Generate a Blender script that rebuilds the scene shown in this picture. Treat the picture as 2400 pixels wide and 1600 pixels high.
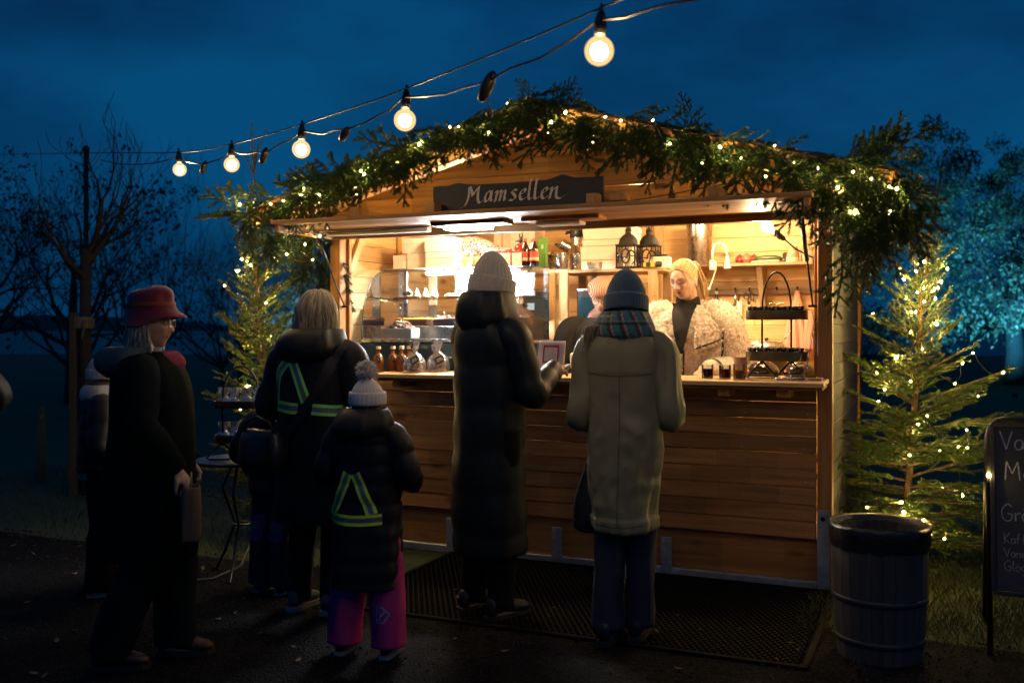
import bpy, bmesh, math, random
import numpy as np
from mathutils import Vector, Matrix, Euler, noise as mnoise
PI = math.pi
R = math.radians
random.seed(7)
for o in list(bpy.data.objects): bpy.data.objects.remove(o)
SC = bpy.context.scene
COL = SC.collection

# ---------------------------------------------------------------- camera, sky, light, exposure
cam = bpy.data.cameras.new('camera'); cam_o = bpy.data.objects.new('camera', cam); COL.objects.link(cam_o)
cam.sensor_width = 36.0; cam.lens = 34.2; cam.shift_y = -0.0125
cam.clip_start = 0.05; cam.clip_end = 2000
cam_o.location = (0, 0, 1.45); cam_o.rotation_euler = (R(90), 0, 0)
SC.camera = cam_o
cam.dof.use_dof = True; cam.dof.focus_distance = 5.5; cam.dof.aperture_fstop = 2.0

w = bpy.data.worlds.new('World'); SC.world = w; w.use_nodes = True
nt = w.node_tree; nt.nodes.clear()
def _n(t, **k):
    n = nt.nodes.new(t)
    for a, b in k.items(): setattr(n, a, b)
    return n
sky = _n('ShaderNodeTexSky', sky_type='NISHITA', sun_disc=False, sun_elevation=R(-2.5), sun_rotation=R(215), altitude=50, air_density=1.0, dust_density=0.6, ozone_density=4.0)
tc = _n('ShaderNodeTexCoord')
mp = _n('ShaderNodeMapping'); mp.inputs['Scale'].default_value = (1.0, 1.0, 2.6)
nz = _n('ShaderNodeTexNoise'); nz.inputs['Scale'].default_value = 1.9; nz.inputs['Detail'].default_value = 5; nz.inputs['Roughness'].default_value = .55
rp = _n('ShaderNodeValToRGB')
rp.color_ramp.elements[0].position = .34; rp.color_ramp.elements[0].color = (.0008, .014, .046, 1)
rp.color_ramp.elements[1].position = .66; rp.color_ramp.elements[1].color = (.0014, .060, .160, 1)
mx = _n('ShaderNodeMixRGB', blend_type='MULTIPLY'); mx.inputs['Fac'].default_value = 1
ad = _n('ShaderNodeMixRGB', blend_type='ADD'); ad.inputs['Fac'].default_value = 1
bg = _n('ShaderNodeBackground'); out = _n('ShaderNodeOutputWorld')
mx.inputs['Color2'].default_value = (.01, .07, .16, 1)
lk = nt.links.new
lk(tc.outputs['Generated'], mp.inputs['Vector']); lk(mp.outputs['Vector'], nz.inputs['Vector']); lk(nz.outputs['Fac'], rp.inputs['Fac'])
lk(sky.outputs['Color'], mx.inputs['Color1'])
lk(mx.outputs['Color'], ad.inputs['Color1']); lk(rp.outputs['Color'], ad.inputs['Color2'])
lk(ad.outputs['Color'], bg.inputs['Color']); bg.inputs['Strength'].default_value = 1.1
lk(bg.outputs['Background'], out.inputs['Surface'])

vs = SC.view_settings
SC.display_settings.display_device = 'sRGB'
vs.view_transform = 'Standard'; vs.look = 'None'; vs.gamma = 1; vs.exposure = 0.0; vs.use_curve_mapping = False
SC.render.engine = 'CYCLES'
cy = SC.cycles
cy.use_denoising = True; cy.use_light_tree = True
try: cy.denoiser = 'OPENIMAGEDENOISE'
except Exception: pass
cy.max_bounces = 7; cy.diffuse_bounces = 3; cy.glossy_bounces = 3; cy.transmission_bounces = 5; cy.transparent_max_bounces = 24
cy.sample_clamp_indirect = 3.0; cy.caustics_reflective = False; cy.caustics_refractive = False

# ---------------------------------------------------------------- mesh helpers
class MB:
    def __init__(s): s.v = []; s.f = []; s.m = []; s.mi = 0
    def add(s, vs, fs, M=None):
        b = len(s.v)
        for p in vs:
            p = Vector(p)
            s.v.append(tuple(M @ p) if M is not None else tuple(p))
        for f in fs: s.f.append(tuple(i + b for i in f)); s.m.append(s.mi)
        return s
    def box(s, c, d, M=None, ch=0.0):
        x, y, z = c; a, b, e = d[0]/2, d[1]/2, d[2]/2
        if ch <= 0:
            vs = [(x+i*a, y+j*b, z+k*e) for i in (-1, 1) for j in (-1, 1) for k in (-1, 1)]
            fs = [(0,1,3,2), (4,6,7,5), (0,4,5,1), (2,3,7,6), (0,2,6,4), (1,5,7,3)]
            return s.add(vs, fs, M)
        ch = min(ch, a*.9, b*.9, e*.9)
        vs = []; idx = {}
        for i in (-1, 1):
            for j in (-1, 1):
                for k in (-1, 1):
                    for ax in range(3):
                        p = [i*(a-ch), j*(b-ch), k*(e-ch)]
                        p[ax] = (i*a, j*b, k*e)[ax]
                        idx[(i, j, k, ax)] = len(vs); vs.append((x+p[0], y+p[1], z+p[2]))
        fs = []
        for ax in range(3):
            o = [q for q in range(3) if q != ax]
            for sg in (-1, 1):
                q = []
                for (p, r) in ((-1, -1), (1, -1), (1, 1), (-1, 1)):
                    t = [0, 0, 0]; t[ax] = sg; t[o[0]] = p; t[o[1]] = r
                    q.append(idx[(t[0], t[1], t[2], ax)])
                fs.append(q if (sg > 0) == (ax != 1) else q[::-1])
        for ax in range(3):
            o = [q for q in range(3) if q != ax]
            for p in (-1, 1):
                for r in (-1, 1):
                    t0 = [0, 0, 0]; t0[ax] = -1; t0[o[0]] = p; t0[o[1]] = r
                    t1 = list(t0); t1[ax] = 1
                    fs.append((idx[(*t0, o[0])], idx[(*t1, o[0])], idx[(*t1, o[1])], idx[(*t0, o[1])]))
        for i in (-1, 1):
            for j in (-1, 1):
                for k in (-1, 1): fs.append([idx[(i, j, k, q)] for q in range(3)])
        return s.add(vs, fs, M)
    def rings(s, rings, closed=True, cap0=True, cap1=True, M=None):
        n = len(rings[0]); vs = [p for r in rings for p in r]; fs = []
        for a in range(len(rings)-1):
            for i in range(n if closed else n-1):
                j = (i+1) % n
                fs.append((a*n+i, a*n+j, (a+1)*n+j, (a+1)*n+i))
        if closed and cap0: fs.append(tuple(range(n))[::-1])
        if closed and cap1: fs.append(tuple((len(rings)-1)*n+i for i in range(n)))
        return s.add(vs, fs, M)
    def lathe(s, prof, n=20, c=(0, 0, 0), M=None, cap0=True, cap1=True, sx=1, sy=1):
        rr = []
        for r, z in prof:
            rr.append([(c[0]+sx*r*math.cos(2*PI*i/n), c[1]+sy*r*math.sin(2*PI*i/n), c[2]+z) for i in range(n)])
        return s.rings(rr, True, cap0, cap1, M)
    def tube(s, pts, rad, n=8, M=None, cap=True):
        pts = [Vector(p) for p in pts]; N = len(pts)
        if not hasattr(rad, '__len__'): rad = [rad]*N
        rr = []; up = None
        for i, p in enumerate(pts):
            t = (pts[min(i+1, N-1)] - pts[max(i-1, 0)])
            t = t.normalized() if t.length > 1e-9 else Vector((0, 0, 1))
            if up is None:
                up = Vector((0, 0, 1)) if abs(t.z) < .9 else Vector((1, 0, 0))
            up = (up - t*up.dot(t))
            up = up.normalized() if up.length > 1e-6 else t.orthogonal().normalized()
            sd = t.cross(up)
            rr.append([tuple(p + (up*math.cos(2*PI*k/n) + sd*math.sin(2*PI*k/n))*rad[i]) for k in range(n)])
        return s.rings(rr, True, cap, cap, M)
    def sphere(s, c, r, nu=14, nv=9, M=None):
        if not hasattr(r, '__len__'): r = (r, r, r)
        vs = [(c[0], c[1], c[2]-r[2])]; 
        for j in range(1, nv):
            ph = -PI/2 + PI*j/nv
            for i in range(nu):
                a = 2*PI*i/nu
                vs.append((c[0]+r[0]*math.cos(ph)*math.cos(a), c[1]+r[1]*math.cos(ph)*math.sin(a), c[2]+r[2]*math.sin(ph)))
        vs.append((c[0], c[1], c[2]+r[2])); fs = []
        for i in range(nu): fs.append((0, 1+(i+1) % nu, 1+i))
        for j in range(nv-2):
            for i in range(nu):
                a = 1+j*nu+i; b = 1+j*nu+(i+1) % nu
                fs.append((a, b, b+nu, a+nu))
        T = len(vs)-1
        for i in range(nu): fs.append((T, T-nu+i, T-nu+(i+1) % nu))
        return s.add(vs, fs, M)
    def prism(s, poly, y0, y1, M=None):
        n = len(poly)
        vs = [(x, y0, z) for x, z in poly] + [(x, y1, z) for x, z in poly]
        fs = [tuple(range(n)), tuple(range(n, 2*n))[::-1]] + [(i, i+n, (i+1) % n+n, (i+1) % n) for i in range(n)]
        return s.add(vs, fs, M)
    def mesh(s, name='mesh', smooth=False, mats=()):
        me = bpy.data.meshes.new(name); me.from_pydata(s.v, [], s.f); me.update()
        for m in mats: me.materials.append(m)
        if len(mats) > 1: me.polygons.foreach_set('material_index', s.m)
        if smooth: me.polygons.foreach_set('use_smooth', [True]*len(me.polygons))
        return me
    def build(s, name, mat, parent=None, smooth=False, loc=None, rot=None, fix=True):
        mats = mat if isinstance(mat, (list, tuple)) else (mat,)
        me = s.mesh(name, smooth, mats)
        if fix:
            bm = bmesh.new(); bm.from_mesh(me); bmesh.ops.recalc_face_normals(bm, faces=bm.faces); bm.to_mesh(me); bm.free()
        return obj(name, me, parent, loc, rot)

def obj(name, me, parent=None, loc=None, rot=None, scale=None):
    o = bpy.data.objects.new(name, me); COL.objects.link(o)
    if parent is not None: o.parent = parent
    if loc is not None: o.location = loc
    if rot is not None: o.rotation_euler = rot
    if scale is not None: o.scale = scale if hasattr(scale, '__len__') else (scale,)*3
    return o
def tag(o, label, cat, group=None, kind=None):
    if label: o['label'] = label
    if cat: o['category'] = cat
    if group: o['group'] = group
    if kind: o['kind'] = kind
    return o
def thing(name, label, cat, loc=(0, 0, 0), rz=0.0, group=None):
    o = obj(name, None, None, loc, (0, 0, rz)); o.empty_display_size = .1
    return tag(o, label, cat, group)
def copy_tree(o, parent=None):
    c = o.copy(); COL.objects.link(c); c.parent = parent
    for ch in list(o.children): copy_tree(ch, c)
    return c
def smooth_by_angle(o, ang=40):
    me = o.data
    bm = bmesh.new(); bm.from_mesh(me)
    for f in bm.faces: f.smooth = True
    for e in bm.edges:
        e.smooth = e.calc_face_angle(0) < R(ang)
    bm.to_mesh(me); bm.free(); return o
def catmull(pts, n):
    P_ = [np.array(p, float) for p in pts]; out = []
    m = len(P_)-1
    for k in range(n):
        t = k/(n-1)*m; i = min(int(t), m-1); f = t-i
        p0 = P_[max(i-1, 0)]; p1 = P_[i]; p2 = P_[i+1]; p3 = P_[min(i+2, m)]
        out.append(.5*((2*p1)+(-p0+p2)*f+(2*p0-5*p1+4*p2-p3)*f*f+(-p0+3*p1-3*p2+p3)*f**3))
    return out
def TR(loc=(0, 0, 0), rot=(0, 0, 0), sc=(1, 1, 1)):
    return Matrix.Translation(loc) @ Euler(rot).to_matrix().to_4x4() @ Matrix.Diagonal((*sc, 1))

# stall frame: u along the front (left to right), d inwards, w up
TH = R(23.6756); CT, ST = math.cos(TH), math.sin(TH)
OX, OY = -1.222, 6.65
def L(u, d, w): return (OX + CT*u + ST*d, OY - ST*u + CT*d, w)

# ---------------------------------------------------------------- materials
MATS = {}
def _mat(name):
    m = bpy.data.materials.new(name); m.use_nodes = True; MATS[name] = m
    N = m.node_tree; b = N.nodes['Principled BSDF']
    return m, N, b
def _ramp(N, stops):
    r = N.nodes.new('ShaderNodeValToRGB'); e = r.color_ramp.elements
    while len(e) < len(stops): e.new(.5)
    for k, (p, c) in enumerate(stops): e[k].position = p; e[k].color = (*c, 1)
    return r
def _noise(N, vec, scale, detail=4, rough=.5, dist=0):
    n = N.nodes.new('ShaderNodeTexNoise'); n.inputs['Scale'].default_value = scale; n.inputs['Detail'].default_value = detail
    n.inputs['Roughness'].default_value = rough; n.inputs['Distortion'].default_value = dist
    if vec is not None: N.links.new(vec, n.inputs['Vector'])
    return n
def _coords(N, scale=(1, 1, 1), rnd=True):
    t = N.nodes.new('ShaderNodeTexCoord'); v = t.outputs['Object']
    if rnd:
        oi = N.nodes.new('ShaderNodeObjectInfo'); mu = N.nodes.new('ShaderNodeMath'); mu.operation = 'MULTIPLY'; mu.inputs[1].default_value = 37.
        N.links.new(oi.outputs['Random'], mu.inputs[0])
        a = N.nodes.new('ShaderNodeVectorMath'); a.operation = 'ADD'; N.links.new(v, a.inputs[0]); N.links.new(mu.outputs[0], a.inputs[1]); v = a.outputs[0]
    mp = N.nodes.new('ShaderNodeMapping'); mp.inputs['Scale'].default_value = scale; N.links.new(v, mp.inputs['Vector'])
    return mp.outputs['Vector']
def _bump(N, b, h, strength=.3, dist=.01):
    bp = N.nodes.new('ShaderNodeBump'); bp.inputs['Strength'].default_value = strength; bp.inputs['Distance'].default_value = dist
    N.links.new(h, bp.inputs['Height']); N.links.new(bp.outputs['Normal'], b.inputs['Normal'])
def pbr(name, col, rough=.6, metal=0., var=.15, scale=8., bump=.15, bscale=None, bdist=.004, spec=.5, sheen=0., coat=0., ridge=0.):
    if name in MATS: return MATS[name]
    m, N, b = _mat(name)
    v = _coords(N)
    n1 = _noise(N, v, scale, 5, .6)
    lo = tuple(max(0, c*(1-var)) for c in col); hi = tuple(min(1, c*(1+var)) for c in col)
    r = _ramp(N, [(.3, lo), (.7, hi)]); N.links.new(n1.outputs['Fac'], r.inputs['Fac']); N.links.new(r.outputs['Color'], b.inputs['Base Color'])
    b.inputs['Metallic'].default_value = metal; b.inputs['Specular IOR Level'].default_value = spec
    mr = N.nodes.new('ShaderNodeMapRange'); mr.inputs['To Min'].default_value = max(.02, rough-.1); mr.inputs['To Max'].default_value = min(1, rough+.1)
    N.links.new(n1.outputs['Fac'], mr.inputs['Value']); N.links.new(mr.outputs['Result'], b.inputs['Roughness'])
    if sheen: b.inputs['Sheen Weight'].default_value = sheen; b.inputs['Sheen Roughness'].default_value = .5
    if coat: b.inputs['Coat Weight'].default_value = coat; b.inputs['Coat Roughness'].default_value = .15
    if bump:
        n2 = _noise(N, v, bscale or scale*8, 4, .6)
        if ridge: n2.noise_type = 'RIDGED_MULTIFRACTAL'; n2.inputs['Distortion'].default_value = ridge; n2.inputs['Detail'].default_value = 3
        _bump(N, b, n2.outputs['Fac'], bump, bdist)
    return m
def wood(name, dark, light, axis=0, rough=.55, knots=True, gs=1.0, var=.25, seg=0.):
    if name in MATS: return MATS[name]
    m, N, b = _mat(name)
    s = [34*gs]*3; s[axis] = 1.6*gs
    v = _coords(N, tuple(s))
    n1 = _noise(N, v, 1., 5, .6, .6)
    r = _ramp(N, [(.25, dark), (.5, tuple((a+c)/2 for a, c in zip(dark, light))), (.75, light)])
    N.links.new(n1.outputs['Fac'], r.inputs['Fac']); col = r.outputs['Color']
    if knots:
        s2 = [11*gs]*3; s2[axis] = 4.2*gs
        v2 = _coords(N, tuple(s2)); vo = N.nodes.new('ShaderNodeTexVoronoi'); vo.inputs['Scale'].default_value = .55; N.links.new(v2, vo.inputs['Vector'])
        rk = _ramp(N, [(.06, (.22, .14, .08)), (.10, (.5, .38, .26)), (.2, (1, 1, 1))]); N.links.new(vo.outputs['Distance'], rk.inputs['Fac'])
        mm = N.nodes.new('ShaderNodeMixRGB'); mm.blend_type = 'MULTIPLY'; mm.inputs['Fac'].default_value = 1
        N.links.new(col, mm.inputs['Color1']); N.links.new(rk.outputs['Color'], mm.inputs['Color2']); col = mm.outputs['Color']
    # broad tone: per piece and slow variation
    oi = N.nodes.new('ShaderNodeObjectInfo'); hs = N.nodes.new('ShaderNodeHueSaturation')
    mr = N.nodes.new('ShaderNodeMapRange'); mr.inputs['To Min'].default_value = 1-var; mr.inputs['To Max'].default_value = 1+var
    N.links.new(oi.outputs['Random'], mr.inputs['Value']); N.links.new(mr.outputs['Result'], hs.inputs['Value']); N.links.new(col, hs.inputs['Color'])
    if seg:   # finger-jointed lengths of slightly different wood
        v3 = _coords(N, (1, 1, 1)); sx_ = N.nodes.new('ShaderNodeSeparateXYZ'); N.links.new(v3, sx_.inputs[0])
        m1 = N.nodes.new('ShaderNodeMath'); m1.operation = 'MULTIPLY'; m1.inputs[1].default_value = 2.9; N.links.new(sx_.outputs[axis], m1.inputs[0])
        m2 = N.nodes.new('ShaderNodeMath'); m2.operation = 'FLOOR'; N.links.new(m1.outputs[0], m2.inputs[0])
        wn = N.nodes.new('ShaderNodeTexWhiteNoise'); wn.noise_dimensions = '1D'; N.links.new(m2.outputs[0], wn.inputs['W'])
        m3 = N.nodes.new('ShaderNodeMapRange'); m3.inputs['To Min'].default_value = 1-seg; m3.inputs['To Max'].default_value = 1+seg*.6; N.links.new(wn.outputs['Value'], m3.inputs['Value'])
        m4 = N.nodes.new('ShaderNodeMath'); m4.operation = 'MULTIPLY'; N.links.new(m3.outputs[0], m4.inputs[0]); N.links.new(mr.outputs['Result'], m4.inputs[1]); N.links.new(m4.outputs[0], hs.inputs['Value'])
    N.links.new(hs.outputs['Color'], b.inputs['Base Color'])
    b.inputs['Roughness'].default_value = rough
    _bump(N, b, n1.outputs['Fac'], .25, .004)
    return m
def emit(name, col, strength):
    if name in MATS: return MATS[name]
    m, N, b = _mat(name)
    b.inputs['Base Color'].default_value = (*col, 1); b.inputs['Emission Color'].default_value = (*col, 1); b.inputs['Emission Strength'].default_value = strength
    return m
def glass(name, tint=(1, 1, 1), gloss=.12, rough=.02, edge=1.45):
    """thin clear sheet: transparent, with fresnel reflections"""
    if name in MATS: return MATS[name]
    m, N, b = _mat(name); N.nodes.remove(b)
    t = N.nodes.new('ShaderNodeBsdfTransparent'); t.inputs['Color'].default_value = (*tint, 1)
    g = N.nodes.new('ShaderNodeBsdfGlossy'); g.inputs['Roughness'].default_value = rough
    f = N.nodes.new('ShaderNodeFresnel'); f.inputs['IOR'].default_value = edge
    mn = N.nodes.new('ShaderNodeMath'); mn.operation = 'MULTIPLY_ADD'; mn.inputs[1].default_value = .8; mn.inputs[2].default_value = gloss*.3; N.links.new(f.outputs[0], mn.inputs[0])
    x = N.nodes.new('ShaderNodeMixShader'); N.links.new(mn.outputs[0], x.inputs['Fac']); N.links.new(t.outputs[0], x.inputs[1]); N.links.new(g.outputs[0], x.inputs[2])
    N.links.new(x.outputs[0], N.nodes['Material Output'].inputs['Surface'])
    return m
def leafy(name, dark, light, trans=.3, rough=.5):
    """needle / leaf: diffuse with some light passing through"""
    if name in MATS: return MATS[name]
    m, N, b = _mat(name)
    v = _coords(N); n1 = _noise(N, v, 14., 3, .6)
    r = _ramp(N, [(.3, dark), (.7, light)]); N.links.new(n1.outputs['Fac'], r.inputs['Fac']); N.links.new(r.outputs['Color'], b.inputs['Base Color'])
    b.inputs['Roughness'].default_value = rough
    t = N.nodes.new('ShaderNodeBsdfTranslucent'); N.links.new(r.outputs['Color'], t.inputs['Color'])
    x = N.nodes.new('ShaderNodeMixShader'); x.inputs['Fac'].default_value = trans
    N.links.new(b.outputs[0], x.inputs[1]); N.links.new(t.outputs[0], x.inputs[2]); N.links.new(x.outputs[0], N.nodes['Material Output'].inputs['Surface'])
    return m
def liquid(name, col, trans=.5):
    if name in MATS: return MATS[name]
    m, N, b = _mat(name)
    b.inputs['Base Color'].default_value = (*col, 1); b.inputs['Roughness'].default_value = .08; b.inputs['Coat Weight'].default_value = .6; b.inputs['Coat Roughness'].default_value = .03
    t = N.nodes.new('ShaderNodeBsdfTranslucent'); t.inputs['Color'].default_value = (*col, 1)
    x = N.nodes.new('ShaderNodeMixShader'); x.inputs['Fac'].default_value = trans
    N.links.new(b.outputs[0], x.inputs[1]); N.links.new(t.outputs[0], x.inputs[2]); N.links.new(x.outputs[0], N.nodes['Material Output'].inputs['Surface'])
    return m
def vcol(name, rough=.5, spec=.4, sss=0., bump=.1, bscale=120., sheen=0.):
    """base colour from the mesh's own colour attribute (skin tones, plaid, print)"""
    if name in MATS: return MATS[name]
    m, N, b = _mat(name)
    a = N.nodes.new('ShaderNodeVertexColor'); a.layer_name = 'col'; N.links.new(a.outputs['Color'], b.inputs['Base Color'])
    b.inputs['Roughness'].default_value = rough; b.inputs['Specular IOR Level'].default_value = spec
    if sss: b.inputs['Subsurface Weight'].default_value = sss; b.inputs['Subsurface Radius'].default_value = (1, .3, .15); b.inputs['Subsurface Scale'].default_value = .012
    if sheen: b.inputs['Sheen Weight'].default_value = sheen
    if bump:
        v = _coords(N, rnd=False); n2 = _noise(N, v, bscale, 3, .6); _bump(N, b, n2.outputs['Fac'], bump, .003)
    return m
def paint(o, fn):
    """set colour attribute 'col' per vertex from fn(co)->(r,g,b)"""
    me = o.data
    a = me.color_attributes.new('col', 'FLOAT_COLOR', 'POINT')
    buf = np.ones((len(me.vertices), 4), np.float32)
    for i, vv in enumerate(me.vertices): buf[i, :3] = fn(vv.co)
    a.data.foreach_set('color', buf.ravel())

W_EXT = lambda: wood('oiled_pine_boards', (.175, .076, .020), (.42, .20, .057), 0, .55, var=.28, seg=.22)
W_INT = lambda: wood('pale_pine_boards', (.42, .25, .10), (.64, .43, .20), 0, .55)
W_INTV = lambda: wood('pale_pine_posts', (.42, .25, .10), (.64, .43, .20), 2, .55, gs=.9)
W_POST = lambda: wood('oiled_pine_posts', (.22, .095, .025), (.46, .22, .062), 2, .5)
BLACK = lambda: pbr('black_plastic', (.012, .012, .013), .4, var=.2, bump=0)
STEEL = lambda: pbr('brushed_steel', (.55, .54, .52), .28, 1., .1, 30, .03)
GALV = lambda: pbr('galvanised_steel', (.42, .45, .46), .5, .85, .25, 14, .1)
WHITE = lambda: pbr('white_card', (.78, .76, .72), .7, var=.05, bump=.03)
DARKM = lambda: pbr('dark_metal', (.02, .02, .021), .45, .6, .3, 20, .1)
# ================================================================ ground, path, water, far land
def ground_mat():
    m, N, b = _mat('dark_lawn')
    v = _coords(N, rnd=False)
    n1 = _noise(N, v, .5, 6, .6); n2 = _noise(N, v, 22, 4, .7)
    mxn = N.nodes.new('ShaderNodeMath'); mxn.operation = 'MULTIPLY'; N.links.new(n1.outputs['Fac'], mxn.inputs[0]); N.links.new(n2.outputs['Fac'], mxn.inputs[1])
    r = _ramp(N, [(.12, (.018, .022, .008)), (.3, (.035, .05, .014)), (.45, (.055, .07, .022))])
    N.links.new(mxn.outputs[0], r.inputs['Fac']); N.links.new(r.outputs['Color'], b.inputs['Base Color']); b.inputs['Roughness'].default_value = .9
    _bump(N, b, n2.outputs['Fac'], .6, .03); return m
def gravel_mat():
    m, N, b = _mat('grey_gravel')
    v = _coords(N, rnd=False)
    vo = N.nodes.new('ShaderNodeTexVoronoi'); vo.inputs['Scale'].default_value = 90; N.links.new(v, vo.inputs['Vector'])
    n1 = _noise(N, v, 2.2, 5, .6)
    r = _ramp(N, [(0., (.003, .003, .004)), (.5, (.009, .0094, .0105)), (1., (.026, .0265, .029))])
    N.links.new(vo.outputs['Color'], r.inputs['Fac'])
    r2 = _ramp(N, [(.35, (.55, .55, .55)), (.65, (1, 1, 1))]); N.links.new(n1.outputs['Fac'], r2.inputs['Fac'])
    mm = N.nodes.new('ShaderNodeMixRGB'); mm.blend_type = 'MULTIPLY'; mm.inputs['Fac'].default_value = 1
    N.links.new(r.outputs['Color'], mm.inputs['Color1']); N.links.new(r2.outputs['Color'], mm.inputs['Color2']); N.links.new(mm.outputs['Color'], b.inputs['Base Color'])
    b.inputs['Roughness'].default_value = .95; b.inputs['Specular IOR Level'].default_value = .08
    _bump(N, b, vo.outputs['Distance'], .9, .012); return m
b = MB(); nx = 40
xs = [-900, -300, -120, -60] + [-30+i*2 for i in range(31)] + [60, 120, 300, 900]
ys = [-40, -15, -5] + [i*1.5 for i in range(20)] + [32, 38, 46, 56, 68]
vs = [(x, y, (0.03*math.sin(x*.9+y*.6)+.02*math.sin(y*1.7)) * min(1, max(0, (y-9)/6)) - max(0, y-40)*.012) for y in ys for x in xs]
fs = [(j*len(xs)+i, j*len(xs)+i+1, (j+1)*len(xs)+i+1, (j+1)*len(xs)+i) for j in range(len(ys)-1) for i in range(len(xs)-1)]
b.add(vs, fs); o = b.build('ground', ground_mat(), smooth=True); o['kind'] = 'structure'
# lake beyond the lawn
b = MB(); b.add([(-900, 60, -.28), (900, 60, -.28), (900, 900, -.28), (-900, 900, -.28)], [(0, 1, 2, 3)])
o = b.build('water', pbr('lake_water', (.004, .010, .015), .45, var=.2, scale=.05, bump=.25, bscale=.6, bdist=.05)); o['kind'] = 'structure'
# far shore
b = MB(); n = 90
top = [(-900+1800*i/n, 700, 9+12*mnoise.noise((i*.13, 3, 1))+3*mnoise.noise((i*.6, 8, 1))) for i in range(n+1)]
b.add([(x, y-40, -1) for x, y, z in top]+top+[(x, y+160, z*.8) for x, y, z in top], [(k*(n+1)+i, k*(n+1)+i+1, (k+1)*(n+1)+i+1, (k+1)*(n+1)+i) for k in range(2) for i in range(n)])
o = b.build('hills', pbr('wooded_shore', (.012, .02, .018), .9, scale=.05, bump=0), smooth=True); o['kind'] = 'structure'
# gravel path along the stall front
b = MB(); n = 80; us = [-14 + 28*i/n for i in range(n+1)]
rowA = [L(u, -.70 + .09*mnoise.noise((u*1.3, 5, 0)) + .03*mnoise.noise((u*6, 2, 0)), .006) for u in us]
rowB = [L(u, -3.0, .006) for u in us]; rowC = [L(u, -8.5, .006) for u in us]
b.add(rowA+rowB+rowC, [(k*(n+1)+i, k*(n+1)+i+1, (k+1)*(n+1)+i+1, (k+1)*(n+1)+i) for k in range(2) for i in range(n)])
o = b.build('path', gravel_mat()); o['kind'] = 'structure'
# loose stones on the path
rs = random.Random(3); b = MB()
for i in range(5200):
    u = rs.uniform(-4.5, 4.6); d = -.62 - rs.random()**1.3*2.2
    x, y, z = L(u, d, .006)
    if y < 3.2 or abs(x/y) > .6: continue
    r = rs.uniform(.0035, .010)
    b.sphere((0, 0, 0), 1, 5, 3, TR((x, y, .006+r*.3), (rs.random()*3, rs.random()*3, rs.random()*6), (r, r*rs.uniform(.6, 1), r*.65)))
o = b.build('gravel', pbr('loose_stone', (.03, .03, .031), .9, spec=.15, var=.5, scale=3, bump=0), fix=False); tag(o, 'loose grey gravel stones scattered over the path before the stall', 'gravel', kind='stuff')
# grass blades on the lawn near the stall
b = MB(); rs = random.Random(11)
def blade(x, y, h):
    a = rs.random()*6.28; bx, by = math.cos(a)*h*rs.uniform(.2, .8), math.sin(a)*h*rs.uniform(.2, .8); w_ = .0022
    b.add([(x-w_*math.sin(a), y+w_*math.cos(a), 0), (x+w_*math.sin(a), y-w_*math.cos(a), 0), (x+bx*.4, y+by*.4, h*.65), (x+bx, y+by, h)], [(0, 1, 2), (0, 2, 3)])
for i in range(26000):
    if i % 3: u, d = rs.uniform(3.15, 5.6), rs.uniform(-.85, 2.2)
    else: u, d = rs.uniform(-4.6, .2), rs.uniform(-.85, 3.0)
    if d < -.6 and rs.random() < .6: continue
    x, y, z = L(u, d, 0); blade(x, y, rs.uniform(.02, .06))
o = b.build('grass', leafy('grass_blades', (.035, .05, .012), (.075, .10, .03), .35), fix=False); tag(o, 'short dark grass growing on the lawn around the stall', 'grass', kind='stuff')

# ================================================================ trees behind
BARK = lambda: pbr('dark_bark', (.030, .024, .018), .9, var=.4, scale=12, bump=.6, bscale=30, bdist=.02)
def limb(b, rs, p, d, length, r, depth, up=.25, split=(2, 3), nseg=5, spread=.6, tips=None, rmin=.0025):
    pts = [Vector(p)]; rad = [r]; dd = Vector(d).normalized()
    for i in range(nseg):
        dd = (dd + Vector((rs.gauss(0, .16), rs.gauss(0, .16), rs.gauss(0, .10) + up*.22))).normalized()
        pts.append(pts[-1] + dd*length/nseg); rad.append(max(rmin, r*(1-.55*(i+1)/nseg)))
    b.tube(pts, rad, 6 if r > .02 else (4 if r > .006 else 3), cap=False)
    if tips is not None and depth <= 1: tips.append((pts[-1], dd))
    if depth <= 0: return
    for k in range(rs.randint(*split)):
        i = rs.randint(max(1, nseg-3), nseg) if k else nseg
        ax = Vector((rs.gauss(0, 1), rs.gauss(0, 1), rs.gauss(0, .5))).normalized()
        nd = (dd*.75 + ax*spread).normalized()
        limb(b, rs, pts[i], nd, length*rs.uniform(.62, .85), rad[i]*.75, depth-1, up, split, nseg, spread, tips, rmin)
def bare_tree(label, x, y, h, trunk_h, r, seed, depth=4, n0=5, group=None, up=.3, spread=.6, tw=3):
    rs = random.Random(seed); t = thing('bare_tree', label, 'tree', (x, y, 0), 0, group)
    b = MB(); b.tube([(0, 0, -.1), (.01, .01, trunk_h*.3), (-.02, .02, trunk_h*.7), (0, 0, trunk_h)], [r*1.25, r, r*.9, r*.85], 10); b.build('trunk', BARK(), t, True)
    b = MB()
    for k in range(n0):
        a = 2*PI*k/n0 + rs.random()*.6; z = trunk_h*rs.uniform(.82, 1.0)
        limb(b, rs, (0, 0, z), (math.cos(a)*.8, math.sin(a)*.8, rs.uniform(.35, 1.0)), (h-trunk_h)*rs.uniform(.36, .46), r*.55, depth, up, (2, tw), 5, spread)
    b.build('crown', BARK(), t, True, fix=False); return t
t = bare_tree('bare pruned fruit tree tied to a stake at the far left of the lawn', -3.72, 8.5, 3.35, 2.15, .055, 21, 3, 6, up=.55, spread=.5)
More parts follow.
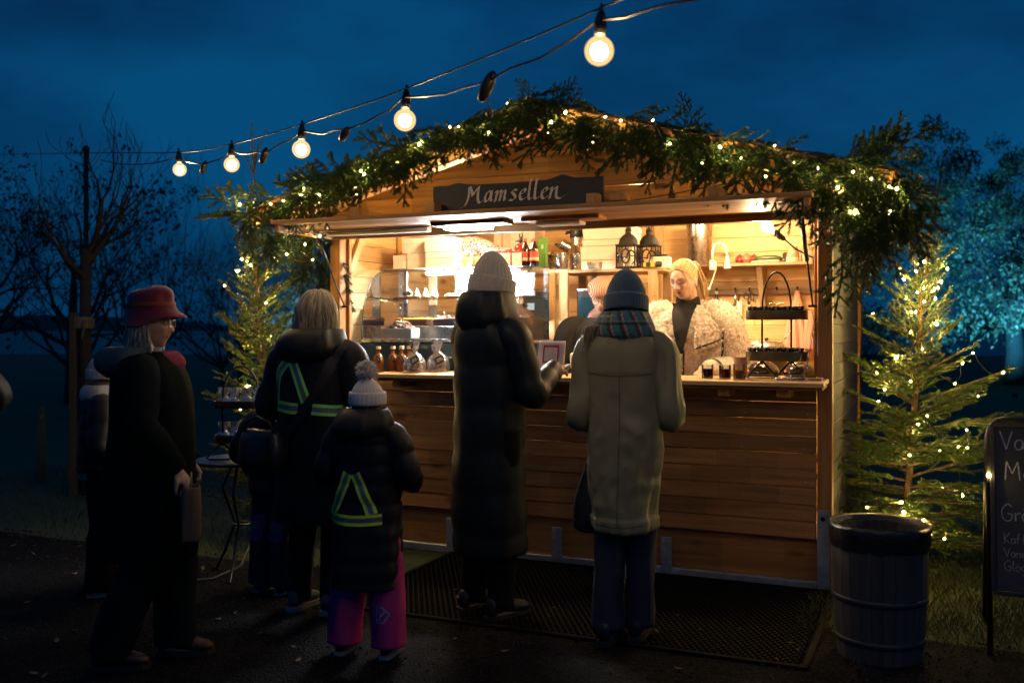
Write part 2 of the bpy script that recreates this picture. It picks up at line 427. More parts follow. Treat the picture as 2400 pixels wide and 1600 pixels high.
# its stake, tie and the thin pole
b = MB(); b.box((-3.79, 8.40, .78), (.055, .055, 1.62), ch=.006); o = b.build('tree_stake', wood('grey_stake', (.03, .021, .013), (.06, .045, .028), 2, .8)); tag(o, 'pale wooden stake standing against the bare fruit tree', 'stake')
t = thing('tree_tie', 'pale cloth tie binding the fruit tree to its stake', 'tie', (-3.74, 8.46, 1.50))
b = MB(); b.lathe([(.080, -.05), (.088, -.03), (.084, 0), (.089, .03), (.080, .05)], 14, sx=1.25, cap0=False, cap1=False); b.build('band', pbr('pale_webbing', (.12, .10, .07), .9, var=.3, scale=20), t, True)
b = MB(); b.tube([(.05, -.07, .02), (.07, -.12, -.05), (.05, -.12, -.14)], .012, 6); b.build('loose_end', MATS['pale_webbing'], t, True)
t = thing('pole', 'thin dark pole holding up the far end of the bulb string', 'pole', (-3.94, 9.0, 0))
b = MB(); b.tube([(0, 0, -.1), (0, 0, 3.10)], [.028, .022], 8); b.build('shaft', DARKM(), t, True)
b = MB(); b.lathe([(.03, 0), (.032, .03), (.018, .05)], 10, (0, 0, 3.09)); b.build('cap', DARKM(), t, True)
t = thing('wooden_post', 'short weathered post standing alone on the lawn at left', 'post', (-4.50, 9.3, 0), .3)
b = MB(); b.lathe([(.048, -.05), (.046, .3), (.044, .66), (.036, .70)], 9); o = b.build('shaft', wood('weathered_post', (.10, .065, .035), (.22, .15, .08), 2, .85), t, True)
b = MB(); b.tube([(.0, -.05, .60), (.02, -.052, .63)], .006, 5); b.build('staple', GALV(), t)
# darker broken-leaved trees behind
def leafy_tree(name, label, x, y, h, spread, nleaf, seed, leafmat, trunk_r=.14, group=None, leaf=.10, clear=.25, squash=1.0, nclump=16, cr=.34, bark=None):
    rs = random.Random(seed); t = thing(name, label, 'tree', (x, y, 0), 0, group)
    b = MB(); b.tube([(0, 0, -.2), (.03, 0, h*clear*.6), (0, .04, h*clear*1.1), (.03, .02, h*.6)], [trunk_r*1.2, trunk_r, trunk_r*.85, trunk_r*.35], 10)
    tips = []
    for k in range(7):
        a = 2*PI*k/7 + rs.random()
        limb(b, rs, (0, 0, h*clear*rs.uniform(.8, 1.5)), (math.cos(a), math.sin(a), rs.uniform(.3, 1.1)), spread*.55, trunk_r*.4, 3, .25, (2, 3), 5, .6, tips, .006)
    b.build('trunk', bark or BARK(), t, True, fix=False)
    b = MB(); cl = []
    for i in range(nclump):
        ph = rs.random()*6.28; rr = spread*math.sqrt(rs.random())*.95; zz = h*(clear*.9 + (1-clear)*rs.random())
        lim = math.sqrt(max(.05, 1-((zz/h-.55)/.6)**2)); cl.append((rr*lim*math.cos(ph), rr*lim*math.sin(ph), zz, spread*rs.uniform(.5, 1.1)*cr))
    for q, dd in tips: cl.append((q.x, q.y, q.z, spread*cr*.45))
    for i in range(nleaf):
        cx, cy_, cz, cr_ = cl[rs.randrange(len(cl))]
        v = Vector((rs.gauss(0, 1), rs.gauss(0, 1), rs.gauss(0, .8))).normalized()*cr_*rs.random()**.45
        p = Vector((cx, cy_, cz*squash)) + v
        if p.z < .2: continue
        s_ = leaf*rs.uniform(.5, 1.2); M = TR(p, (rs.random()*6, rs.random()*6, rs.random()*6), (s_, s_*.55, s_))
        b.add([(-.5, 0, 0), (0, -.5, .1), (.5, 0, 0), (0, .5, .1)], [(0, 1, 2, 3)], M)
    b.build('crown', leafmat, t, fix=False); return t
LEAFD = lambda: leafy('dark_winter_leaves', (.010, .012, .006), (.03, .032, .016), .2)
LEAFB = lambda: leafy('pine_like_leaves', (.05, .06, .035), (.11, .12, .07), .35)
G = 'dark trees beyond the lawn at left'
leafy_tree('leafy_tree', 'dark broken-crowned tree behind the bare fruit tree', -8.6, 19, 4.3, 2.6, 1500, 5, LEAFD(), group=G, leaf=.11, cr=.22, nclump=46)
leafy_tree('leafy_tree', 'wide dark leafy tree cut by the left edge of the picture', -12.4, 22, 5.4, 3.4, 1900, 6, LEAFD(), group=G, leaf=.12, cr=.20, nclump=60)
leafy_tree('leafy_tree', 'low rounded dark tree behind the red hat, by the lake', -7.2, 26, 3.0, 2.4, 1500, 8, LEAFD(), group=G, leaf=.10, cr=.2, nclump=40)
G = 'bare thin trees by the lake'
bare_tree('tall thin bare tree with upright twigs right of the fruit tree', -7.9, 21, 4.9, .9, .07, 31, 4, 7, G, .8, .38)
bare_tree('thin bare many-stemmed tree nearest the left spruce', -6.7, 22.5, 4.0, .6, .06, 33, 4, 7, G, .7, .45)
bare_tree('low bare shrubby tree beside the lake edge, behind the red hat', -7.3, 30, 3.4, .5, .05, 35, 4, 7, G, .35, .6)
bare_tree('bare dark tree standing behind the far left lawn post', -9.0, 16, 4.0, 1.0, .09, 37, 5, 6, G, .35, .6)
bare_tree('dense bare tree directly behind the fruit tree trunk', -6.9, 15.5, 3.6, .8, .07, 39, 5, 6, G, .45, .55)
# blue-lit trees
leafy_tree('large_pine', 'large spreading tree lit blue from below at the right edge', 12.9, 25, 5.9, 4.0, 30000, 9, LEAFB(), .22, leaf=.115, clear=.24, cr=.20, nclump=95, bark=pbr('pale_bark', (.028, .026, .024), .9, var=.3, scale=8, bump=.4))
leafy_tree('leafy_tree', 'dark tree left of the blue-lit one, behind the stall', 10.6, 30, 3.1, 1.7, 2400, 12, LEAFD(), .16, leaf=.18, clear=.1, cr=.3, nclump=30)
leafy_tree('leafy_tree', 'tree glowing pale blue behind the left post of the stall', -4.75, 24, 4.2, 1.3, 3000, 14, LEAFB(), .12, leaf=.12, cr=.3, nclump=26)
bare_tree('low bare bush on the dark lawn behind the right spruce', 15.2, 34, 2.6, .3, .05, 41, 4, 8, None, .3, .6)
# lit limb of the large tree
def flood(label, x, y, z, tx, ty, tz, power, col, blend=.6, size=R(95)):
    t = thing('floodlight', label, 'floodlight', (x, y, z), 0, 'blue garden floodlights')
    b = MB(); b.box((0, 0, .05), (.10, .07, .10), ch=.012); b.build('housing', BLACK(), t)
    b = MB(); b.lathe([(.012, 0), (.012, .03)], 8, (0, 0, -.03)); b.build('spike', DARKM(), t)
    l = bpy.data.lights.new('floodlight_beam', 'SPOT'); l.energy = power; l.color = col; l.spot_size = size; l.spot_blend = blend; l.shadow_soft_size = .05
    lo = bpy.data.objects.new('beam', l); COL.objects.link(lo); lo.parent = t; lo.location = (0, 0, .14)
    lo.rotation_euler = Vector((tx-x, ty-y, tz-z-.14)).to_track_quat('-Z', 'Y').to_euler()
flood('small black floodlight on the lawn below the blue-lit tree', 10.6, 20.5, 0, 12.0, 25, 3.2, 6500, (.06, .52, .95), size=R(70))
flood('small black floodlight hidden behind the stall below the pale blue tree', -4.4, 22.6, 0, -4.7, 24, 2.6, 1500, (.2, .55, 1.))

# fallen leaves on the path
b = MB(); rs = random.Random(55)
for i in range(150):
    u, d = rs.uniform(-4, 4.4), -.5-rs.random()*2.2; x, y, z = L(u, d, .010); q = rs.uniform(.012, .028)
    b.add([(-1, 0, .1), (-.3, -.5, 0), (.6, -.35, .15), (1, 0, .3), (.6, .35, .1), (-.3, .5, .05)], [(0, 1, 2, 3, 4, 5)], TR((x, y, .014), (rs.gauss(0, .25), rs.gauss(0, .25), rs.random()*6.3), (q, q, q)))
o = b.build('fallen_leaves', pbr('dead_leaf', (.11, .065, .03), .8, var=.5, scale=2, bump=0), fix=False); tag(o, 'dry brown leaves lying scattered on the path', 'leaves', kind='stuff')
# ================================================================ the stall
ST_ = thing('market_stall', 'wooden gabled market hut with open serving hatch and raised flap', 'market stall', L(0, 0, 0), -TH)
WID, DEP, EAVE, RIDGE = 3.24, 2.05, 2.27, 2.705
PITCH = math.atan2(RIDGE-2.175, 1.97)
def roof_w(u): return RIDGE - abs(u-WID/2)*math.tan(PITCH)
_plank_cache = {}
def plank(parent, mat, u0, u1, d, w0, w1, th=.02, name='board', ch=.004, tilt=0.0):
    """a horizontal board lying in the front or back wall"""
    k = (round(u1-u0, 3), round(w1-w0, 3), th, mat.name, ch)
    if k not in _plank_cache:
        b = MB(); b.box((0, 0, 0), (u1-u0, th, w1-w0), ch=ch); _plank_cache[k] = b.mesh('board', False, (mat,))
    return obj(name, _plank_cache[k], parent, ((u0+u1)/2, d, (w0+w1)/2), (tilt, 0, 0))
def plank_side(parent, mat, d0, d1, u, w0, w1, th=.02, name='board'):
    k = ('s', round(d1-d0, 3), round(w1-w0, 3), th, mat.name)
    if k not in _plank_cache:
        b = MB(); b.box((0, 0, 0), (d1-d0, th, w1-w0), ch=.004); _plank_cache[k] = b.mesh('board', False, (mat,))
    return obj(name, _plank_cache[k], parent, (u, (d0+d1)/2, (w0+w1)/2), (0, 0, PI/2))
fw = obj('front_wall', None, ST_)
H0, HB = .285, .0945
for i in range(9): plank(fw, W_EXT(), .055, 3.172, .0, H0+i*HB+.001, H0+(i+1)*HB-.001, .024, tilt=R(-4+1.2*math.sin(i*2.3)))
b = MB(); b.box((WID/2, .035, .165), (3.12, .02, .235), ch=.003); b.build('kick_panel', W_EXT(), fw)
b = MB(); b.box((WID/2, .012, .028), (3.16, .05, .05), ch=.004); b.build('bottom_rail', GALV(), fw)
for u in (.91, 1.641, 2.328):
    p = MB(); p.box((0, 0, 0), (.066, .006, .225), ch=.002); br = p.build('steel_strap', GALV(), fw, loc=(u, -.012, .118))
    s_ = MB()
    for q in range(4):
        for e in (-.018, .018): s_.sphere((e, -.004, .09-q*.042), .004, 6, 4)
    s_.build('screw_heads', STEEL(), br)
p = MB(); p.box((0, 0, 0), (.062, .008, .455), ch=.002); p.box((.031, .03, 0), (.008, .066, .455), ch=.002); cb = p.build('corner_bracket', GALV(), fw, loc=(3.208, -.016, .225))
p = MB(); p.lathe([(.013, -.004), (.013, .004)], 12, M=TR((0, -.006, .18), (PI/2, 0, 0))); p.build('bolt', DARKM(), cb)
nl = MB(); rs = random.Random(14)
for i in range(9):
    for u in (.10, .62, 1.18, 1.70, 2.24, 2.78, 3.12):
        if rs.random() < .8: nl.sphere((u+rs.gauss(0, .006), -.016, H0+(i+.3+rs.gauss(0, .03))*HB), .0038, 6, 4)
no = nl.build('nail_heads', GALV(), fw); no['kind'] = 'stuff'
# corner posts and header
for u, nm in ((.022, 'post'), (3.216, 'post')):
    p = MB(); p.box((u, .03, 1.08), (.078, .085, 2.10), ch=.005); p.build(nm, W_POST(), ST_)
p = MB(); p.box((WID/2, .045, 2.12), (3.1, .06, .07), ch=.004); p.build('header', W_EXT(), ST_)
for u in (.07, 3.165):                         # inner stops of the hatch
    p = MB(); p.box((u, .085, 1.63), (.03, .03, .9), ch=.003); p.build('hatch_stop', W_POST(), ST_)
# gable boards
gb = obj('gable', None, ST_); z = 2.10; i = 0
while z < RIDGE-.05:
    z1 = min(z+.104, RIDGE-.03)
    def half(zz): return max(.02, (RIDGE-.02-zz)/math.tan(PITCH))
    a0, a1 = min(half(z), WID/2+.02), min(half(z1-.003), WID/2+.02)
    p = MB(); p.prism([(-a0, 0), (a0, 0), (a1, z1-z-.003), (-a1, z1-z-.003)], -.012, .012); p.build('board', W_EXT(), gb, loc=(WID/2, 0, z), rot=(R(-3), 0, 0)); z = z1
# side and back walls
wl = obj('side_wall', None, ST_); wr = obj('side_wall', None, ST_); wb = obj('back_wall', None, ST_)
SHADEW = wood('shaded_side_boards', (.032, .03, .028), (.075, .068, .06), 0, .75)  # same pine darkened to grey: the side wall's shade is in the colour
for i in range(19):
    z0 = .12+i*.113; z1 = z0+.112
    if z0 > 2.27: break
    z1 = min(z1, 2.285)
    plank_side(wr, SHADEW, .07, DEP, 3.232, z0, z1, .02)
    plank_side(wl, W_EXT(), .07, DEP, .006, z0, z1, .02)
    plank_side(wl, W_INT(), .10, DEP-.03, .034, z0, z1, .016, 'lining_board')
    plank_side(wr, W_INT(), .10, DEP-.03, 3.196, z0, z1, .016, 'lining_board')
for i in range(21):
    z0 = .12+i*.113
    a = min(WID/2-.03, max(.1, (RIDGE-.01-z0)/math.tan(PITCH)))
    plank(wb, W_INT(), WID/2-a, WID/2+a, DEP-.03, z0, z0+.112, .02)
p = MB(); p.box((3.25, DEP-.02, 1.15), (.03, .06, 2.1), ch=.004); p.build('corner_batten', W_POST(), wr)
for (u, d) in ((.075, .80), (3.155, .9)):
    p = MB(); p.box((u, d, 1.2), (.045, .07, 2.1), ch=.004); p.build('stud', W_INTV(), ST_)
for u in (1.745,):
    p = MB(); p.box((u, DEP-.065, 1.2), (.07, .045, 2.2), ch=.004); p.build('stud', W_INTV(), ST_)
p = MB(); p.box((0, 0, 0), (.42, .03, .06), ch=.004); p.build('brace', W_INTV(), ST_, loc=(.062, .20, 1.99), rot=(0, R(-58), PI/2))
p = MB(); p.box((WID/2, DEP/2+.02, .09), (3.12, DEP-.1, .05)); p.build('floor', W_INT(), ST_)
# roof
rf = obj('roof', None, ST_)
SL = math.hypot(1.97, 1.97*math.tan(PITCH))
for sg in (-1, 1):
    M_rot = (0, sg*PITCH, 0)
    cu = WID/2 + sg*1.97/2; cw = (RIDGE + roof_w(WID/2+1.97))/2
    p = MB(); p.box((0, 0, .028), (SL, DEP+.68, .026), ch=.004); p.build('roof_panel', W_EXT(), rf, loc=(cu, (DEP+.25-.43)/2, cw), rot=M_rot)
    p = MB(); p.box((0, 0, .055), (SL+.01, DEP+.70, .022), ch=.003); p.build('roofing_felt', pbr('roofing_felt', (.03, .03, .032), .9, scale=40, bump=.4), rf, loc=(cu, (DEP+.25-.45)/2, cw), rot=M_rot)
    p = MB(); p.box((0, 0, -.01), (SL-.02, .028, .115), ch=.004); p.build('barge_board', W_EXT(), rf, loc=(cu, -.455, cw), rot=M_rot)
    for d in (-.2, .5, 1.2, 1.9):
        p = MB(); p.box((0, 0, -.018), (SL-.08, .045, .06), ch=.003); p.build('rafter', W_INT(), rf, loc=(cu, d, cw), rot=M_rot)
# hatch flap, propped open level
fl = obj('hatch_flap', None, ST_)
for i in range(6):
    d0 = -.70+i*.1155
    p = MB(); p.box((0, 0, 0), (3.215, .114, .024), ch=.003); p.build('board', W_EXT(), fl, loc=(WID/2, d0+.0575, 2.105))
for (d, hh) in ((-.05, .045),):
    p = MB(); p.box((WID/2, d, 2.073), (3.21, .03, hh), ch=.003); p.build('flap_rail', W_EXT(), fl)
for u in (.03, 3.2):
    p = MB(); p.box((u, -.367, 2.073), (.03, .60, .045), ch=.003); p.build('flap_rail', W_POST(), fl)
for u in (.62, 1.13, 2.10, 2.75):
    p = MB(); p.prism([(-.72, 0), (0, 0), (0, .055), (-.12, .055)][::1] if False else [(-.70, 0), (0, 0), (0, .012), (-.60, .052), (-.70, .052)], -.028, .028, TR((u, 0, 2.117), (0, 0, PI/2), (1, 1, 1)) @ Matrix.Identity(4))
    p.build('batten', W_POST(), fl)
# hatch lamps: one lit, one dark
def hatch_lamp(u0, u1, lit, label):
    t = thing('hatch_lamp', label, 'lamp', L((u0+u1)/2, -.35, 2.07), -TH, 'flat lamps under the hatch flap')
    ln = u1-u0
    p = MB(); p.box((.02, 0, .012), (ln+.20, .15, .024), ch=.004); p.build('backplate', BLACK() if lit else W_POST(), t)
    p = MB(); p.box((0, 0, -.014), (ln, .11, .022), ch=.006); p.build('diffuser', emit('hatch_lamp_light', (1., .86, .66), 55.) if lit else pbr('lamp_plastic', (.72, .66, .56), .4, bump=0), t)
hatch_lamp(1.06, 1.345, True, 'lit flat white lamp under the hatch flap')
hatch_lamp(1.655, 1.93, False, 'unlit flat lamp under the flap, nearer the sign end')
p = MB(); p.box((0, 0, 0), (.74, .06, .03), ch=.004); o = p.build('lit_plank', pbr('lit_plank_pale', (.75, .66, .52), .5, bump=0)); o.location = L(.485, -.2, 2.075); o.rotation_euler.z = -TH; tag(o, 'long plank under the flap at its left end, bright light put into its colour', 'strip cover')  # strongly lit plank; its brightness is put into the pale colour
# counter plank with brackets
ct = obj('counter', None, ST_)
p = MB(); p.box((0, 0, 0), (2.74, .31, .026), ch=.004); p.build('plank', W_INT(), ct, loc=(1.87, -.135, 1.158), rot=(R(2.2), 0, 0))
p = MB(); p.box((0, 0, 0), (2.72, .27, .018), ch=.003); p.build('lower_plank', W_EXT(), ct, loc=(1.87, -.125, 1.134), rot=(R(2.2), 0, 0))
for (u0, u1, d1) in ((.09, 1.60, .70), (1.603, 2.62, .20), (2.623, 3.15, .52)):
    p = MB(); p.box(((u0+u1)/2, (.03+d1)/2, 1.148), (u1-u0, d1-.03, .03), ch=.004); p.build('inner_counter', W_INT(), ct)
for u in (.62, 1.35, 2.02, 2.70, 3.02):
    p = MB(); p.box((u, -.11, 1.10), (.07, .20, .045), ch=.004); p.build('bracket', W_POST(), ct)
# gas struts
def strut(label, u, dt, wt, db, wb_, kink):
    t = thing('gas_strut', label, 'gas strut', L(u, dt, wt), -TH, 'struts holding up the hatch flap')
    A = Vector((0, 0, 0)); B = Vector((kink, db-dt, wb_-wt)); Mm = A.lerp(B, .48)
    p = MB(); p.tube([A, Mm], .012, 10); p.build('cylinder', BLACK(), t, True)
    p = MB(); p.tube([Mm, B], .0055, 8); p.build('rod', BLACK(), t, True)
    p = MB(); p.box(tuple(A+Vector((0, 0, .012))), (.04, .05, .028), ch=.005); p.build('hinge_plate', WHITE() if u < 1 else DARKM(), t)
    p = MB(); p.box(tuple(B), (.05, .02, .014), ch=.004); p.build('end_bracket', DARKM(), t)
strut('black gas strut at the left end of the hatch', .10, -.33, 2.04, .02, 1.60, -.02)
strut('black gas strut at the right end of the hatch', 3.13, -.30, 2.04, .02, 1.575, .02)
# plank sign
t = thing('name_board', 'black rough-edged wooden board with white calligraphy above the hatch', 'sign', L(1.104, -.60, 2.13), -TH)
rs = random.Random(5); n = 46; poly = []
for i in range(n+1):
    x = 1.033*i/n; z = .140 + .006*mnoise.noise((i*.35, 1, 0)) + (.022*math.exp(-((x-.80)/.055)**2)) + .012*math.exp(-((x-.16)/.07)**2) - .01*math.exp(-((x-.5)/.2)**2)*.3
    poly.append((x, z))
bot = [(1.033*i/n, .0 + .004*mnoise.noise((i*.4, 7, 0)) - (.006 if i < n*.35 else 0)) for i in range(n+1)]
p = MB()
for k in range(n):
    p.prism([bot[k], bot[k+1], poly[k+1], poly[k]], -.013, .013)
bo = p.build('board', wood('black_stained_board', (.005, .006, .006), (.013, .015, .015), 0, .6, knots=True, var=.1), t)
bm = bmesh.new(); bm.from_mesh(bo.data); bmesh.ops.remove_doubles(bm, verts=bm.verts, dist=1e-5); bm.to_mesh(bo.data); bm.free()
def nib_text(strokes, nib, ang, M, y):
    """broad-nib pen strokes: each polyline swept by a fixed nib edge"""
    b = MB(); nx_, nz_ = nib*math.cos(ang)/2, nib*math.sin(ang)/2
    for si, st in enumerate(strokes):
        pts = catmull(st, max(2, (len(st)-1)*7+1)) if len(st) > 2 else [np.array(st[0]), np.array(st[1])]
        # slanted flat quads with a hair of depth
        A = [(q[0]-nx_, q[1]-nz_) for q in pts]; B = [(q[0]+nx_, q[1]+nz_) for q in pts]
        yy = y - si*.00015
        for k in range(len(pts)-1):
            q = [A[k], A[k+1], B[k+1], B[k]]
            b.add([(x, yy, z) for x, z in q], [(0, 1, 2, 3)], M)
        # round out the hairlines
    return b
# letters in units of x-height = 1, pen advance along x
def ltr_M(x): return [[(x-.75, -.55), (x-.25, -.2), (x+.05, .6), (x+.12, 1.45)], [(x+.02, 1.42), (x+.2, 1.5), (x+.35, 1.05), (x+.42, .62)], [(x+.42, .62), (x+.8, 1.25), (x+1.05, 1.55)], [(x+1.0, 1.5), (x+.9, .8), (x+.92, .1), (x+1.1, -.08), (x+1.35, .12)]]
def ltr_a(x): return [[(x+.62, .85), (x+.35, .98), (x+.08, .5), (x+.05, .1), (x+.22, 0), (x+.5, .42), (x+.62, .85)], [(x+.66, 1.0), (x+.58, .4), (x+.60, .06), (x+.8, .12)]]
def ltr_m(x): return [[(x-.05, .8), (x+.16, .98), (x+.08, .4), (x-.05, -.08)], [(x+.12, .5), (x+.35, .92), (x+.52, .95), (x+.47, .5), (x+.36, -.02)], [(x+.47, .5), (x+.72, .92), (x+.9, .95), (x+.82, .4), (x+.82, .04), (x+1.02, .14)]]
def ltr_s(x): return [[(x+.62, .88), (x+.4, 1.0), (x+.2, .78), (x+.42, .5), (x+.5, .22), (x+.28, -.02), (x-.05, .06)]]
def ltr_e(x): return [[(x+.1, .48), (x+.42, .62), (x+.56, .86), (x+.40, 1.0), (x+.12, .62), (x+.1, .15), (x+.32, -.02), (x+.62, .24)]]
def ltr_l(x): return [[(x+.32, 1.9), (x+.16, 1.0), (x+.10, .15), (x+.24, -.02), (x+.48, .2)]]
def ltr_n(x): return [[(x-.05, .8), (x+.16, .98), (x+.08, .4), (x-.05, -.08)], [(x+.12, .5), (x+.4, .92), (x+.6, .96), (x+.55, .5), (x+.56, .05), (x+.9, -.08), (x+1.35, .22)]]
st = []; x = .6
for f, adv in ((ltr_M, 1.5), (ltr_a, .98), (ltr_m, 1.28), (ltr_s, .82), (ltr_e, .75), (ltr_l, .52), (ltr_l, .62), (ltr_e, .78), (ltr_n, 1.2)):
    st += f(x); x += adv
sc = .640/ (x+.2); Mx = TR((.185, 0, .038), (0, 0, 0), (sc, 1, .059)) 
nb = nib_text(st, .27, R(34), Mx, -.0155)
m, N, bb = _mat('chalky_white_paint'); v = _coords(N, rnd=False); nn = _noise(N, v, 220, 3, .7)
rr_ = _ramp(N, [(.38, (.10, .09, .085)), (.5, (.66, .56, .50))]); N.links.new(nn.outputs['Fac'], rr_.inputs['Fac']); N.links.new(rr_.outputs['Color'], bb.inputs['Base Color']); bb.inputs['Roughness'].default_value = .8
nb.build('lettering', m, t, fix=False)
p = MB()
for (x_, z_) in ((.02, .02), (.02, .035), (1.01, .03), (1.01, .045)): p.sphere((x_, -.014, z_), .004, 6, 4)
p.build('screw_heads', STEEL(), t)
# light battens the sign leans on
p = MB(); p.box((0, 0, 0), (.10, .06, .045), ch=.003); o = p.build('sign_block', W_POST()); o.location = L(2.20, -.52, 2.165); o.rotation_euler.z = -TH; tag(o, 'small wooden block beside the right end of the name board', 'block')
# ================================================================ spruce, garland, fairy lights, bulb string
NEED = lambda: leafy('spruce_needles', (.045, .085, .016), (.105, .165, .038), .3, .45)
NEEDG = lambda: leafy('cut_spruce_needles', (.020, .048, .018), (.05, .095, .03), .25, .45)
TWIG = lambda: pbr('spruce_bark', (.085, .048, .022), .85, var=.35, scale=20, bump=.5, bscale=60, bdist=.01)
def needles(b, rs, pts, dens=800, ln=.019, wd=.0052, r0=.0015, skip=0.0):
    """needles all round a twig polyline"""
    b.mi = 1
    for k in range(len(pts)-1):
        a, c = Vector(pts[k]), Vector(pts[k+1]); seg = c-a; t = seg.normalized() if seg.length > 1e-6 else Vector((1, 0, 0))
        o1 = t.orthogonal().normalized(); o2 = t.cross(o1)
        for q in range(max(1, int(dens*seg.length))):
            if rs.random() < skip: continue
            f = rs.random(); an = rs.random()*6.283; rad = o1*math.cos(an)+o2*math.sin(an)
            dirn = (rad*.85 + t*.75).normalized(); sd = dirn.cross(t).normalized()*wd/2; p = a+seg*f+rad*r0; l = ln*rs.uniform(.7, 1.15)
            b.v += [tuple(p-sd), tuple(p+sd), tuple(p+dirn*l)]; n = len(b.v); b.f.append((n-3, n-2, n-1)); b.m.append(1)
    b.mi = 0
def spray(b, rs, p, d, length, nrm, droop=.25, side=True, dens=800, r=.004, ntw=None, tipsout=None, ln=.016, bare=0.0):
    """one flat spruce spray: axis with side twigs"""
    d = Vector(d).normalized(); nrm = Vector(nrm); nrm = (nrm - d*nrm.dot(d)).normalized(); lat = d.cross(nrm).normalized()
    n = 7; pts = [Vector(p)]; dd = d.copy()
    for i in range(n):
        dd = (dd + Vector((rs.gauss(0, .05), rs.gauss(0, .05), -droop/n + rs.gauss(0, .04)))).normalized()
        pts.append(pts[-1]+dd*length/n)
    b.mi = 0; b.tube(pts, [r*(1-.75*i/n) for i in range(n+1)], 4, cap=False)
    k0 = int(bare*n); needles(b, rs, pts[k0:], dens, ln)
    if tipsout is not None: tipsout.append((pts[-2], dd)); tipsout.append((pts[n//2], dd))
    if side:
        ntw = ntw if ntw is not None else int(length/.035)
        for q in range(ntw):
            f = (q+.7)/(ntw+.6); i = min(n-1, int(f*n)); pp = pts[i].lerp(pts[i+1], f*n-i)
            if f < bare: continue
            sg = 1 if q % 2 else -1
            tl = length*.52*(1-f*.75)*rs.uniform(.65, 1.1)
            td = (d*.72 + lat*sg*.75 + nrm*rs.gauss(0, .12)).normalized()
            m = 4; tp = [pp]
            for j in range(m):
                td = (td + Vector((0, 0, -droop*.5/m)) + d*.05 + Vector((rs.gauss(0, .05), rs.gauss(0, .05), rs.gauss(0, .05)))).normalized(); tp.append(tp[-1]+td*tl/m)
            b.mi = 0; b.tube(tp, [r*.45*(1-.6*j/m) for j in range(m+1)], 3, cap=False); needles(b, rs, tp, dens, ln)
            if tl > .13:
                for e in range(3):
                    s2 = rs.choice((-1, 1)); j = rs.randint(1, m-1); t3 = (td*.7 + lat*sg*s2*.5 + d*.3*(1 if s2 < 0 else -.2)).normalized(); l3 = tl*.45*rs.uniform(.6, 1)
                    needles(b, rs, [tp[j], tp[j]+t3*l3*.5, tp[j]+t3*l3+Vector((0, 0, -.01))], dens, ln)
LED = lambda: emit('warm_led', (1., .66, .20), 3000.)
_ledmesh = []
def led_mesh():
    if not _ledmesh:
        b = MB(); b.lathe([(.0010, -.008), (.0038, -.004), (.0046, .001), (.0034, .006), (.0008, .008)], 6); _ledmesh.append(b.mesh('led', True, (LED(),)))
        c = MB(); c.lathe([(.004, 0), (.0046, .012), (.002, .02)], 6, (0, 0, .009)); _ledmesh.append(c.mesh('led_socket', False, (pbr('dark_green_wire', (.008, .014, .010), .5, bump=0),)))
    return _ledmesh
def fairy(name, label, pts, group, wire=True, r=.0028, ks=1.):
    """fairy-light string: wire through the points, a small lamp at each"""
    t = thing(name, label, 'fairy lights', tuple(pts[0]), 0, group); o0 = Vector(pts[0])
    rest = [Vector(p)-o0 for p in pts]
    if wire:
        path = [rest.pop(0)]; 
        while rest:
            i = min(range(len(rest)), key=lambda k: (rest[k]-path[-1]).length + abs(rest[k].z-path[-1].z)*.8); path.append(rest.pop(i))
        b = MB(); rs = random.Random(2); fine = []
        for k in range(len(path)-1):
            a, c = path[k], path[k+1]; ln = (c-a).length; sag = min(.06, ln*.18)
            for q in range(6):
                f = q/6; fine.append(a.lerp(c, f)+Vector((rs.gauss(0, .004), rs.gauss(0, .004), -4*f*(1-f)*sag)))
        fine.append(path[-1]); b.tube(fine, r, 4); b.build('wire', MATS.get('dark_green_wire') or (led_mesh() and MATS['dark_green_wire']), t, fix=False)
    else: path = rest
    lm, sm = led_mesh(); rs = random.Random(4)
    for q in path:
        e = (rs.gauss(0, .7), rs.gauss(0, .7), 0)
        l = obj('led', lm, t, q, e, ks*rs.choice((.5, .6, .7, .85, 1.15))); obj('socket', sm, l)
    return t
